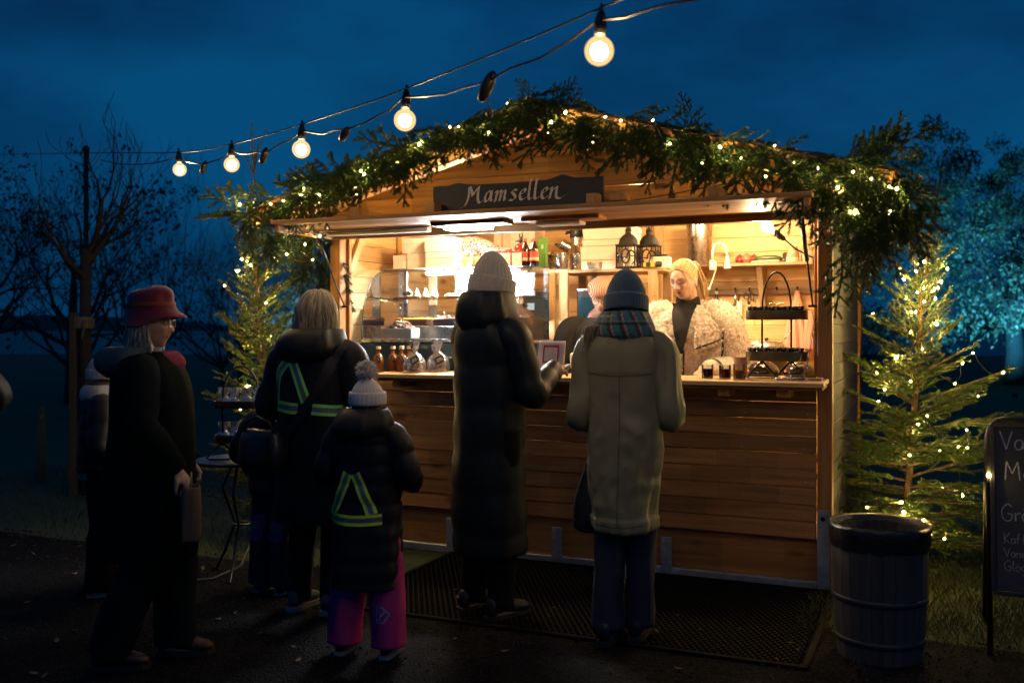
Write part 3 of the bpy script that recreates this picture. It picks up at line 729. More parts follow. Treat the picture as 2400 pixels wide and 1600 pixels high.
def spruce(label, base, top, prof, nb, seed, elev, twin=None, leader=.25, skipfrom=0, ldens=720, arc=None):
    """prof: list of (height fraction, branch length); elev: (bottom, top) branch elevation"""
    rs = random.Random(seed); bx, by, bz = base; tx, ty, tz = top; h = tz-bz
    t = thing('spruce_tree', label, 'tree', base)
    def ax(f): return Vector(((tx-bx)*f**1.3, (ty-by)*f, h*f)) + Vector((.018*math.sin(f*7), .012*math.cos(f*5), 0))
    b = MB(); b.tube([ax(i/14) for i in range(15)], [.026*(1-.86*i/14) for i in range(15)], 9); b.build('trunk', TWIG(), t, True)
    b = MB(); tips = []; hs = [p[0] for p in prof]; ls = [p[1] for p in prof]
    for k in range(nb):
        f = hs[0] + (hs[-1]-hs[0])*((k+rs.random()*.8)/nb)**1.15; az = k*2.39996 + rs.gauss(0, .25)
        if arc and not (arc[0] < (az % 6.283) < arc[1]) and False: continue
        ln = float(np.interp(f, hs, ls))*rs.uniform(.72, 1.12); e = elev[0]+(elev[1]-elev[0])*(f-hs[0])/(hs[-1]-hs[0]) + rs.gauss(0, .10)
        d = Vector((math.cos(az)*math.cos(e), math.sin(az)*math.cos(e), math.sin(e)))
        spray(b, rs, ax(f), d, ln, (0, 0, 1), droop=-.12 if f > .45 else .05, dens=ldens, r=.005+.006*ln, tipsout=tips, ntw=int(ln/.042)+1, bare=.12 if ln > .35 else 0.)
    # leader shoots
    for q in range(6):
        f = 1-leader*rs.random(); az = rs.random()*6.28; spray(b, rs, ax(f), (math.cos(az)*.35, math.sin(az)*.35, .9), leader*h*rs.uniform(.35, .6), (math.sin(az), -math.cos(az), 0), droop=-.1, side=False, dens=170, r=.006)
    needles(b, rs, [ax(.75+.25*i/8) for i in range(9)], 140, .015)
    b.build('crown', [TWIG(), NEED()], t, fix=False)
    return t, [Vector(base)+q for q, _ in tips], rs
# right-hand spruce
prof = [(.03, .60), (.12, .72), (.28, .68), (.42, .50), (.56, .33), (.66, .25), (.76, .18)]
tr, tips, rs = spruce('spruce tree with warm fairy lights right of the stall, behind the bin', (2.38, 5.95, 0), (2.66, 6.0, 2.55), prof, 88, 17, (R(-4), R(56)), leader=.36)
pts = [p for p in tips if .3 < p.z < 1.85 and p.x > 2.12]; rs.shuffle(pts)
pts = sorted(pts, key=lambda p: p.y)[:int(len(pts)*.72)]; rs.shuffle(pts)
pts = [p+Vector((rs.gauss(0, .02), rs.gauss(0, .02)-.02, rs.gauss(0, .02)-.01)) for p in pts[:44]]
pts += [Vector((2.40+.05*i % .2, 5.78, 1.55+.06*i)) for i in range(6)]
fairy('fairy_lights', 'warm fairy lights wound through the spruce right of the stall', pts, 'fairy lights')
# left-hand spruce
prof = [(.05, .42), (.2, .56), (.36, .54), (.5, .44), (.62, .36), (.72, .26), (.78, .16)]
tl, tips, rs = spruce('spruce tree with warm fairy lights left of the stall, behind the small table', (-1.66, 6.74, 0), (-1.80, 6.72, 2.68), prof, 70, 23, (R(8), R(56)), leader=.22)
pts = [p for p in tips if .55 < p.z < 2.0 and p.x < -1.35]; rs.shuffle(pts)
pts = sorted(pts, key=lambda p: p.y)[:int(len(pts)*.75)]; rs.shuffle(pts)
pts = [p+Vector((rs.gauss(0, .02), -.02, rs.gauss(0, .02))) for p in pts[:24]]
fairy('fairy_lights', 'warm fairy lights wound through the spruce left of the stall', pts, 'fairy lights')

# garland on the gable
GL = thing('spruce_garland', 'thick garland of cut spruce along the gable edge of the stall', 'garland', L(1.62, -.48, RIDGE))
GI = Matrix.Translation(Vector(L(1.62, -.48, RIDGE))).inverted()
sp = []; rs = random.Random(9)
for k in range(7):
    b = MB(); ln = (.26, .30, .34, .38, .30, .24, .42)[k]
    spray(b, rs, (0, 0, 0), (1, 0, 0), ln*1.12, (0, 0, 1), droop=.22, dens=1300, r=.0035, ntw=int(ln/.042), ln=.023)
    sp.append(b.mesh('sprig', False, (TWIG(), NEEDG())))
UX = Vector((CT, -ST, 0)); DX = Vector((ST, CT, 0)); ZX = Vector((0, 0, 1))
def sprig(u, d, w_, dirv, nrm, scale=1., k=None):
    """sprig lying along dirv (stall frame u,d,w), flat side facing nrm"""
    wd = UX*dirv[0]+DX*dirv[1]+ZX*dirv[2]; wd.normalize(); nn = UX*nrm[0]+DX*nrm[1]+ZX*nrm[2]; nn = (nn-wd*nn.dot(wd)).normalized(); sd = nn.cross(wd)
    M = Matrix((wd, sd, nn)).transposed().to_4x4(); M.translation = GI @ Vector(L(u, d, w_))
    o = obj('sprig', sp[rs.randrange(7) if k is None else k], GL); o.matrix_basis = M @ Matrix.Diagonal((scale, scale, scale, 1))
slope = math.tan(PITCH)
def gdir(u): return 1 if u < WID/2 else -1          # uphill sign
for i in range(205):
    u = -.36 + 4.0*((i+rs.random())/205); up = gdir(u); w0 = roof_w(u)+.02
    right = max(0, min(1, (u-1.5)/1.6)); q = rs.random()
    sc_ = rs.uniform(.62, 1.0)
    if q < .50:    # hanging down the front
        sprig(u, -.49-rs.random()*.05, w0-.02+rs.random()*.05, (rs.gauss(0, .5), -.35, -.9-.6*right), (0, -1, .25), min(sc_*(.85+.32*right), max(.35, (w0-2.08)/.34)) if -.1 < u < 3.2 else sc_*(.85+.32*right))
    elif q < .85:  # lying along the edge
        sprig(u, -.48-rs.random()*.07, w0+rs.gauss(-.03, .035), (rs.choice((-1, 1)), -.15+rs.gauss(0, .2), slope*up*.9+rs.gauss(-.1, .2)), (0, -1, .5), sc_*1.12)
    elif q < .90:             # standing off upwards
        sprig(u, -.45, w0+.02, (rs.gauss(0, .6), -.3, .9), (0, -1, .2), sc_*.55)
    else:
        sprig(u, -.40, w0+.05, (rs.choice((-1, 1)), .1, slope*up+.12), (0, 0, 1), sc_*.8)
for i in range(24):    # heavy drape at the right eave
    u = 3.30+rs.random()*.30; sprig(u, -.50+rs.random()*.25, 2.22+rs.gauss(0, .06), (rs.gauss(.15, .25), -.1+rs.gauss(0, .2), -1), (rs.gauss(0, .4), -1, 0), rs.uniform(.85, 1.15))
for i in range(9):
    u = 3.30+rs.random()*.28; sprig(u, -.45+rs.random()*.4, 2.02+rs.gauss(0, .08), (rs.gauss(.1, .2), rs.gauss(0, .2), -1), (rs.gauss(0, .5), -1, 0), rs.uniform(.8, 1.15))
for i in range(7):
    sprig(3.36+rs.random()*.15, -.45, 2.25, (.8, rs.gauss(0, .3), .5+rs.gauss(0, .25)), (0, -1, .3), rs.uniform(.7, 1.))
for i in range(30):    # drape at the left eave
    u = -.36+rs.random()*.28; sprig(u, -.42+rs.random()*.40, 2.17+rs.gauss(0, .05), (rs.gauss(0, .3), rs.gauss(0, .2), -1), (rs.gauss(0, .4), -1, 0), rs.uniform(.7, 1.05))
for i in range(8):
    u = -.05+rs.random()*.2-.18; sprig(u, -.05+rs.random()*.25, 1.98+rs.gauss(0, .05), (rs.gauss(0, .2), rs.gauss(0, .2), -1), (rs.gauss(0, .4), -1, 0), rs.uniform(.7, 1.0))
for i in range(4): sprig(-.33, -.45, 2.2, (-1, -.2, -.1+rs.gauss(0, .3)), (0, 0, 1), rs.uniform(.6, .9))
# lights on the garland
pts = []
for i in range(38):
    u = -.34+3.96*((i+rs.random())/38); q_ = (i % 3 == 1 and .3 < u < 3.0); pts.append(Vector(L(u, -.40 if q_ else -.56-rs.random()*.06, roof_w(u)+(-.10 if q_ else rs.gauss(-.015, .045)))))
for i in range(9): pts.append(Vector(L(-.32+rs.random()*.45, -.5+rs.random()*.25, 1.88+rs.random()*.26)))
for i in range(5): pts.append(Vector(L(3.3+rs.random()*.3, -.56, 2.0+rs.random()*.15)))
fairy('fairy_lights', 'warm fairy lights threaded along the gable garland of the stall', pts, 'fairy lights', ks=.8)

# bulb string overhead
FS = thing('bulb_string', 'overhead string of round glowing bulbs on black cable', 'string lights', (.277, 3.09, 2.33))
o0 = Vector((.277, 3.09, 2.33))
def bp(s): return Vector((.277-.5756*s, 3.09+.8178*s, 0))
BUL = [(-3.3, 2.62), (-2.2, 2.45), (-1.12, 2.36), (0, 2.331), (1.271, 2.334), (2.376, 2.377), (3.435, 2.444), (4.50, 2.555)]
GLOBE = glass('bulb_glass', (1., .93, .78), .2, .03)
CORE = emit('bulb_filament_glow', (1., .66, .29), 400.)
HALO = emit('bulb_frost_glow', (1., .56, .20), 5.)
m, N, bb = _mat('glowing_bulb_glass'); N.nodes.remove(bb)
e_ = N.nodes.new('ShaderNodeEmission'); e_.inputs['Color'].default_value = (1, .58, .2, 1); e_.inputs['Strength'].default_value = 2.2
tr_ = N.nodes.new('ShaderNodeBsdfTransparent'); x_ = N.nodes.new('ShaderNodeMixShader'); x_.inputs['Fac'].default_value = .35
N.links.new(tr_.outputs[0], x_.inputs[1]); N.links.new(e_.outputs[0], x_.inputs[2]); N.links.new(x_.outputs[0], N.nodes['Material Output'].inputs['Surface']); GLOBEM = m
bs = MB(); prof = [(.0135, .058), (.016, .050)] + [(.0465*math.sin(a), .0465*math.cos(a)) for a in [R(24)+R(154)*i/12 for i in range(13)]] + [(.001, -.0466)]
bs.lathe([(r, z) for r, z in prof], 24); gm = bs.mesh('globe', True, (GLOBEM,))
bs = MB(); bs.sphere((0, 0, -.002), (.027, .027, .028), 14, 9); cm = bs.mesh('glow', True, (CORE,))
bs = MB(); bs.lathe([(.008, .128), (.012, .124), (.015, .11), (.0195, .098), (.0205, .07), (.0185, .052), (.015, .05)], 16); bs.box((0, 0, .135), (.010, .018, .03), ch=.003); sm = bs.mesh('socket', True, (BLACK(),))
for s, z in BUL:
    p_ = bp(s)+Vector((0, 0, z))-o0
    so = obj('lamp_holder', sm, FS, p_, (R(2*math.sin(s*3)), R(3*math.cos(s*5)), 0)); obj('globe', gm, so); obj('glow', cm, so)
def wz(s):      # support wire height
    xs_ = [-4., -2.3, -1.15, 0, 1.271, 2.376, 3.435, 4.5, 7.2, 13.1]; zs = [3.05, 2.64, 2.50, 2.465, 2.465, 2.505, 2.567, 2.676, 3.07, 3.92]
    return float(np.interp(s, xs_, zs))
xs_ = [-4., -2.3, -1.15, 0, 1.271, 2.376, 3.435, 4.5, 7.2, 13.1]; zs = [3.05, 2.64, 2.50, 2.465, 2.465, 2.505, 2.567, 2.676, 3.07, 3.92]
cp = catmull([(a, c) for a, c in zip(xs_, zs)], 90)
b = MB(); b.tube([bp(a)+Vector((0, 0, c))-o0 for a, c in cp], .0042, 6); b.build('support_wire', BLACK(), FS, True)
b = MB(); path = []
ss = [q for q, _ in BUL]+[7.2]
for k in range(len(ss)-1):
    for q in range(8):
        f = q/8; s = ss[k]+(ss[k+1]-ss[k])*f; zz = float(np.interp(s, [c[0] for c in cp], [c[1] for c in cp])) - .035 - .055*math.sin(PI*f)**.8 + .006*math.sin(s*17)
        path.append(bp(s)+Vector((.008*math.sin(s*9), 0, zz))-o0)
b.tube(path, .0048, 6); b.build('cable', pbr('rubber_cable', (.03, .026, .022), .35, bump=0), FS, True)
pl = MB(); pl.lathe([(.006, -.05), (.014, -.042), (.018, -.02), (.020, .0), (.018, .022), (.012, .04), (.005, .048)], 12); pm = pl.mesh('socket_plug', True, (BLACK(),))
for s, tl_, big in ((.64, .5, 1.25), (1.86, 1.1, 1.05), (2.90, .35, 1.0), (3.97, .3, .95)):
    zz = float(np.interp(s, [c[0] for c in cp], [c[1] for c in cp]))-.035-.055-.02
    obj('socket_plug', pm, FS, bp(s)+Vector((0, 0, zz))-o0, (tl_, .3, .4), big)
b = MB(); q0 = bp(.64)+Vector((0, 0, 2.345))-o0; b.tube([q0, q0+Vector((.004, 0, -.05)), q0+Vector((.008, 0, -.085))], .003, 5); b.sphere(tuple(q0+Vector((.008, 0, -.098))), (.013, .013, .016), 10, 7); b.build('hanging_cap', BLACK(), FS, True)
# ================================================================ lamps inside the stall
WARM = (1., .68, .34)
def point(parent, loc, power, col=WARM, r=.03, kind='POINT', size=None, aim=None):
    l = bpy.data.lights.new('lamp_light', kind); l.energy = power; l.color = col; l.shadow_soft_size = r
    if kind == 'SPOT': l.spot_size = size or R(110); l.spot_blend = .7
    o = bpy.data.objects.new('lamp_light', l); COL.objects.link(o); o.parent = parent; o.location = loc
    if aim is not None: o.rotation_euler = Vector(aim).to_track_quat('-Z', 'Y').to_euler()
    return o
# work lamp hanging at the right of the hatch
t = thing('work_lamp', 'bare bulb in black holder on a cable, hanging at the right of the hatch', 'lamp', L(2.862, .10, 2.055), -TH)
b = MB(); b.lathe([(.008, .0), (.024, .012), (.030, .035), (.024, .055), (.012, .075), (.012, .085)][::1], 14, M=TR((0, 0, 0), (0, R(128), 0))); b.build('bulb', emit('work_bulb', (1., .66, .34), 55.), t, True)
b = MB(); b.lathe([(.016, .080), (.018, .10), (.014, .15), (.009, .16)], 12, M=TR((0, 0, 0), (0, R(128), 0))); b.build('lamp_holder', BLACK(), t, True)
b = MB(); b.tube([(.126, 0, -.098), (.18, .02, -.15), (.25, .06, -.19), (.33, .08, -.225)], .005, 6); b.build('cable', BLACK(), t, True)
b = MB(); b.box((.335, .085, -.22), (.03, .03, .035), ch=.005); b.build('junction_box', pbr('grey_plastic', (.3, .3, .3), .5, bump=0), t)
point(t, (-.02, -.01, -.06), 26, WARM, .03)
# unseen fill lamps added under the roof to brighten hut and vendor
for u, d, lab, pw in ((.80, .30, 'front left', 62), (2.12, .14, 'front right', 70), (2.5, 1.25, 'rear', 98)):
    t = thing('hidden_fill_lamp', 'added unseen warm fill lamp under the hut roof, toward its %s side' % lab, 'lamp', L(u, d, 2.36), -TH, 'added fill lamps inside the hut')
    b = MB(); b.lathe([(.09, .05), (.095, .04), (.09, .03)], 20); b.build('base', WHITE(), t, True)
    b = MB(); b.lathe([(.085, .03), (.08, .0), (.05, -.025), (.005, -.03)], 20); b.build('dome', emit('fill_lamp_dome', (1., .68, .36), 9.), t, True)
    point(t, (0, 0, -.05), pw, WARM, .08)
# gooseneck clip lamp on the wall shelf
t = thing('gooseneck_lamp', 'white gooseneck clip lamp bent over the wall shelf', 'lamp', L(2.25, 1.62, 1.92), -TH)
arch = [(0, 0, .03)] + [(0+.052-.052*math.cos(PI*k/10), 0, .105+.058*math.sin(PI*k/10)) for k in range(11)] + [(.108, 0, .06)]
IV = pbr('ivory_plastic', (.74, .66, .52), .4, bump=0)
b = MB(); b.tube(arch, .0085, 10); b.build('neck', IV, t, True)
b = MB(); b.lathe([(.010, .07), (.012, .05), (.020, .01), (.027, -.02), (.027, -.022)], 14, (.110, 0, 0), cap1=False); b.build('shade', IV, t, True)
b = MB(); b.lathe([(.020, -.018), (.001, -.019)], 12, (.110, 0, 0)); b.build('bulb', emit('gooseneck_bulb', (1., .72, .42), 60.), t, True)
b = MB(); b.box((0, 0, .0), (.045, .03, .075), ch=.008); b.build('clip', IV, t)
b = MB(); b.tube([(.01, -.02, .03), (.03, -.02, .02), (.03, -.015, -.03), (.005, -.01, -.10), (-.02, 0, -.16), (-.035, 0, -.19)], .004, 6); b.sphere((-.028, 0, -.172), .011, 8, 6); b.build('flex', IV, t, True)
point(t, (.110, 0, -.03), 46, (1., .66, .34), .02, 'SPOT', R(140), (.10, -.0, -1))
# ================================================================ people
from mathutils.bvhtree import BVHTree
def remesh(b, voxel, it=3, fac=.5):
    me = b.mesh('raw'); o = bpy.data.objects.new('raw', me); COL.objects.link(o)
    r = o.modifiers.new('r', 'REMESH'); r.mode = 'VOXEL'; r.voxel_size = voxel; r.use_smooth_shade = True
    s_ = o.modifiers.new('s', 'SMOOTH'); s_.factor = fac; s_.iterations = it
    dg = bpy.context.evaluated_depsgraph_get(); dg.update()
    out_ = bpy.data.meshes.new_from_object(o.evaluated_get(dg)); bpy.data.objects.remove(o); bpy.data.meshes.remove(me)
    out_.polygons.foreach_set('use_smooth', [True]*len(out_.polygons)); return out_
def loft(b, secs, nr=40, ns=36, disp=None, power=2.3, caps=(True, True), M=None):
    """secs: (cx, cy, cz, rx, ry)"""
    pp = catmull(secs, nr); rr = []
    for k, (cx, cy_, cz, rx, ry) in enumerate(pp):
        ring = []
        for i in range(ns):
            a = 2*PI*i/ns; ca, sa = math.cos(a), math.sin(a)
            q = (abs(ca)**power+abs(sa)**power)**(-1/power); dz = 0
            e = disp(a, cz, k/(nr-1)) if disp else 0
            ring.append((cx+(rx+e)*q*ca, cy_+(ry+e)*q*sa, cz+dz))
        rr.append(ring)
    b.rings(rr, True, caps[0], caps[1], M)
def sleeve(b, pts, rad, nr=34, ns=18, disp=None, cap=True):
    pp = catmull([(*p, r) for p, r in zip(pts, rad)], nr)
    P3 = [Vector(p[:3]) for p in pp]; up = Vector((0, 1, 0)); rr = []; s = 0
    for k, p in enumerate(P3):
        t = (P3[min(k+1, nr-1)]-P3[max(k-1, 0)]).normalized(); up = (up-t*up.dot(t)).normalized(); sd = t.cross(up)
        if k: s += (P3[k]-P3[k-1]).length
        rr.append([tuple(p+(up*math.cos(2*PI*i/ns)+sd*math.sin(2*PI*i/ns))*(pp[k][3]+(disp(2*PI*i/ns, s, k/(nr-1)) if disp else 0))) for i in range(ns)])
    b.rings(rr, True, cap, cap)
def puff(sp, amp=.012, seed=0):
    def f(a, z, t):
        q = abs(math.sin(PI*z/sp)); return amp*(q**.45-.55) + .006*mnoise.noise((a*1.6+seed, z*9, seed)) + .010*mnoise.noise((math.cos(a)*1.3+seed, math.sin(a)*1.3, z*2.2))
    return f
def folds(amp=.010, fz=3.0, fa=2.2, seed=0, diag=.6):
    def f(a, z, t):
        n_ = mnoise.noise((math.cos(a)*fa+seed+z*diag, math.sin(a)*fa+z*diag, z*fz*.35+seed)); m_ = mnoise.noise((math.cos(a)*fa*2.4+seed, math.sin(a)*fa*2.4, z*fz+seed*2))
        return amp*(1-2*abs(n_))*1.1 + amp*.6*m_
    return f
def head_geo(b, M, s=1.0, nu=84, nv=60):
    vs = []
    for j in range(nv+1):
        ph = -PI/2+PI*j/nv
        for i in range(nu):
            th = 2*PI*i/nu      # 0 = +x, pi/2 = front
            x = .074*math.cos(ph)*math.cos(th); y = math.cos(ph)*math.sin(th); y *= .088 if y > 0 else .100; z = .115*math.sin(ph)
            if z < 0:
                k = min(1, -z/.115); x *= 1-.30*k**1.5; 
                if y < 0: y *= 1-.45*k**1.2
                else: y *= 1+.10*k
            fr = max(0, min(1, y/.045))
            if y > 0 and fr > 0:
                g = lambda x0, z0, sx, sz: math.exp(-((x-x0)/sx)**2-((z-z0)/sz)**2)
                d = 0
                if -.034 < z < .040: 
                    q = (.036-z)/.058; q = max(0, min(1, q)); d += (.004+.020*q**1.1)*math.exp(-(x/(.0085+.006*q))**2)*(1 if z > -.024 else max(0, 1-(-.024-z)/.009))
                d += .007*(g(.012, -.022, .007, .007)+g(-.012, -.022, .007, .007))
                d -= .011*(g(.031, .014, .017, .011)+g(-.031, .014, .017, .011))
                d += .0055*(g(.029, .0115, .010, .0055)+g(-.029, .0115, .010, .0055))
                d += .004*(g(.030, .034, .020, .007)+g(-.030, .034, .020, .007))
                d += .006*(g(.044, -.018, .018, .017)+g(-.044, -.018, .018, .017))
                d += .0075*g(0, -.045, .022, .0048)+.0075*g(0, -.0575, .018, .0055)-.003*g(0, -.0512, .022, .0022)-.003*g(0, -.070, .02, .006)
                d += .010*g(0, -.093, .020, .015)
                d -= .008*(g(.055, -.055, .02, .03)+g(-.055, -.055, .02, .03))
                y += d*fr
            vs.append((x*s, y*s, z*s))
    fs = [(j*nu+i, j*nu+(i+1) % nu, (j+1)*nu+(i+1) % nu, (j+1)*nu+i) for j in range(nv) for i in range(nu)]
    b.add(vs, fs, M)
    for sg in (-1, 1): b.sphere((sg*.074*s, -.010*s, -.002*s), (.009*s, .019*s, .031*s), 10, 8, M)
def hand_geo(b, wrist, dirv, up, side, curl=.5, s=1.0):
    """wrist point, finger direction, back-of-hand direction, side +1 = thumb towards up x dir"""
    X = Vector(dirv).normalized(); Z = Vector(up); Z = (Z-X*Z.dot(X)).normalized(); Y = Z.cross(X)*side
    W0 = Vector(wrist)
    def T(x, y, z): return W0+(X*x+Y*y+Z*z)*s
    rr = []
    for x, wd, th in ((-.02, .028, .022), (.0, .030, .020), (.03, .039, .018), (.065, .043, .015), (.092, .040, .011)):
        rr.append([tuple(T(x, wd*math.cos(a), th*math.sin(a))) for a in [2*PI*i/12 for i in range(12)]])
    b.rings(rr)
    for y, ln in ((.031, .070), (.011, .079), (-.010, .073), (-.030, .057)):
        p = [(.080, y, 0)]; a = .15+curl*.25; x, z = .088, 0
        for q, l in enumerate((.46, .31, .23)):
            a += curl*(.75 if q else .35); x += ln*l*math.cos(a); z -= ln*l*math.sin(a); p.append((x, y, z))
        b.tube([T(*q) for q in p], [.0095*s, .009*s, .0082*s, .0068*s], 8)
        b.sphere(tuple(T(*p[-1])), .0068*s, 7, 5)
    p = [(.018, .030, -.004), (.045, .052, -.012), (.072, .056+.0*curl, -.020-.02*curl), (.092, .048, -.026-.03*curl)]
    b.tube([T(*q) for q in p], [.014*s, .0115*s, .010*s, .0078*s], 8); b.sphere(tuple(T(*p[-1])), .0078*s, 7, 5)
SKIN = lambda: vcol('skin', .5, .4, .08, .06, 300)
def skin_fn(HM, s, tone, lip=(.42, .13, .11), brow=(.20, .12, .06), lid=(.30, .17, .14), shut=True):
    inv = HM.inverted()
    def f(co):
        p = inv @ co; x, y, z = p.x/s, p.y/s, p.z/s; c = np.array(tone)
        if y > .02 and -.12 < z < .12 and abs(x) < .09:
            g = lambda x0, z0, sx, sz: math.exp(-((x-x0)/sx)**2-((z-z0)/sz)**2)
            mix = lambda c, k, w_: c*(1-w_)+np.array(k)*w_
            c = mix(c, (tone[0]*1.02, tone[1]*.72, tone[2]*.66), .5*(g(.045, -.022, .02, .018)+g(-.045, -.022, .02, .018))+.35*g(0, -.018, .012, .012))
            c = mix(c, lip, min(1, 1.3*g(0, -.051, .023, .0095)))
            c = mix(c, brow, min(.92, 1.1*(g(.031, .0345, .018, .0055)+g(-.031, .0345, .018, .0055))))
            c = mix(c, lid, min(.85, .95*(g(.030, .015, .018, .010)+g(-.030, .015, .018, .010))))  # lid skin with eye-socket shade painted in
            if shut: c = mix(c, (.03, .02, .018), min(.97, 1.3*(g(.030, .0065, .016, .0042)+g(-.030, .0065, .016, .0042))))
            c = mix(c, (.18, .05, .045), .95*g(0, -.0512, .021, .0026))
        return np.clip(c, 0, 1)
    return f
def person(label, loc, rz, H, head=None, yaw=0., pitch=0., arms=None, legs=None, voxel=.010, tone=(.52, .29, .20), curl=.6, lean=0., hup=None, hdir=None, **kw):
    """figure facing local +Y; returns (root body mesh, head matrix, scale)"""
    s = H/1.72; b = MB()
    hc = Vector(head) if head else Vector((0, lean+.01, H-.115*s))
    HM = Matrix.Translation(hc) @ Euler((pitch, 0, yaw)).to_matrix().to_4x4()
    nb_ = Vector((0, lean*.8-.02*s, 1.44*s))
    b.tube([nb_+Vector((0, 0, -.06*s)), nb_+Vector((0, 0, .03*s)), HM @ Vector((0, -.025*s, -.075*s)), HM @ Vector((0, -.02*s, .0))], [.075*s, .056*s, .054*s, .058*s], 14)
    loft(b, [(0, 0, .84*s, .10*s, .08*s), (0, 0, .93*s, .145*s, .105*s), (0, lean*.3, 1.08*s, .125*s, .095*s), (0, lean*.6, 1.25*s, .145*s, .105*s), (0, lean*.75, 1.38*s, .16*s, .095*s), (0, lean*.8-.01, 1.44*s, .10*s, .07*s), (0, lean*.8-.02, 1.47*s, .05*s, .05*s)], 24, 24)
    legs = legs or [((-.095, 0, .93), (-.10, .015, .50), (-.105, -.02, .085)), ((.095, 0, .93), (.10, .015, .50), (.105, -.02, .085))]
    for hp, kn, an in legs:
        q = [Vector(p)*s for p in (hp, kn, an)]
        b.tube([q[0], q[0].lerp(q[1], .5), q[1], q[1].lerp(q[2], .35), q[2]], [.088*s, .073*s, .053*s, .054*s, .036*s], 12)
        b.tube([q[2]+Vector((0, -.05, -.045))*s, q[2]+Vector((0, .0, -.04))*s, q[2]+Vector((0, .09, -.055))*s, q[2]+Vector((0, .15, -.062))*s], [.028*s, .036*s, .032*s, .022*s], 10)
    arms = arms or [((-.27, -.02, 1.10), (-.25, .06, .85)), ((.27, -.02, 1.10), (.25, .06, .85))]
    for k, (el, wr) in enumerate(arms):
        sg = -1 if k == 0 else 1; sh = Vector((sg*.175*s, lean*.75, 1.39*s)); el = Vector(el); wr = Vector(wr)
        b.tube([sh, sh.lerp(el, .5), el, el.lerp(wr, .4), wr], [.052*s, .046*s, .038*s, .038*s, .026*s], 10)
        dr = (wr-el).normalized() if not hdir else Vector(hdir[k]); u_ = Vector((sg*.3, 0, 1)) if not hup else Vector(hup[k])
        hand_geo(b, wr, dr, u_, -sg, curl, s)
    head_geo(b, HM, s)
    me = remesh(b, voxel, 2 if voxel < .008 else 3, .35 if voxel < .008 else .5); me.materials.append(SKIN())
    o = obj('person', me, None, loc, (0, 0, rz)); paint(o, skin_fn(HM, s, tone, **kw)); tag(o, label, 'person', kw.get('group'))
    return o, HM, s
def coat(root, secs, arms, s, mat, disp=None, sdisp=None, wrist=.052, sh=.088, el=.074, name='coat', shw=.165, shz=1.385, lean=0., ns=48, nr=90, power=2.3, cuffmat=None):
    b = MB(); loft(b, [(x*s, y*s, z*s, rx*s, ry*s) for (x, y, z, rx, ry) in secs], nr, ns, disp, power)
    for k, (e_, w_) in enumerate(arms):
        sg = -1 if k == 0 else 1; S_ = Vector((sg*shw*s, lean*.75, shz*s)); e_ = Vector(e_); w_ = Vector(w_)
        sleeve(b, [S_+Vector((-sg*.06*s, 0, .015*s)), S_+Vector((sg*.03*s, 0, -.02*s)), S_.lerp(e_, .55)+Vector((sg*.012, 0, 0)), e_, e_.lerp(w_, .5), w_+(w_-e_).normalized()*.01], [sh*.75*s, sh*s, (sh+el)/2*s, el*s, (el+wrist)/2*s, wrist*s], 44, 22, sdisp or disp)
    return b.build(name, mat, root, True)
def trousers(root, legs, s, mat, r=(.10, .082, .07, .066), disp=None, name='trousers'):
    b = MB()
    for hp, kn, an in legs:
        q = [Vector(p)*s for p in (hp, kn, an)]
        sleeve(b, [q[0], q[0].lerp(q[1], .6), q[1], q[1].lerp(q[2], .5), q[2]+Vector((0, .0, -.02*s))], [r[0]*s, r[1]*s, (r[1]+r[2])/2*s, r[2]*s, r[3]*s], 34, 20, disp)
    return b.build(name, mat, root, True)
def shoes(root, legs, s, mat, sole):
    for hp, kn, an in legs:
        a = Vector(an)*s; b = MB(); z0 = -a.z
        rr = []
        for y, wd, h in ((-.075, .022, .075), (-.06, .034, .10), (-.01, .040, .105), (.05, .044, .085), (.11, .047, .062), (.155, .040, .048), (.182, .020, .034)):
            ring = []
            for i in range(14):
                t = 2*PI*i/14; ring.append((wd*s*math.cos(t), y*s, z0+.018*s+h*s*(.5+.5*math.sin(t))))
            rr.append(ring)
        b.rings(rr, M=Matrix.Translation(a)); o = b.build('shoe', mat, root, True)
        b = MB(); poly = [(.030, -.085), (.043, -.03), (.040, .02), (.050, .10), (.042, .165), (.0, .195), (-.042, .165), (-.050, .10), (-.040, .02), (-.043, -.03), (-.030, -.085)]
        vs = [(x*s, y*s, z0+.001) for x, y in poly]+[(x*s, y*s, z0+.026*s) for x, y in poly]; n = len(poly)
        b.add(vs, [tuple(range(n)), tuple(range(n, 2*n))]+[(i, (i+1) % n, (i+1) % n+n, i+n) for i in range(n)], Matrix.Translation(a)); b.build('sole', sole, o)
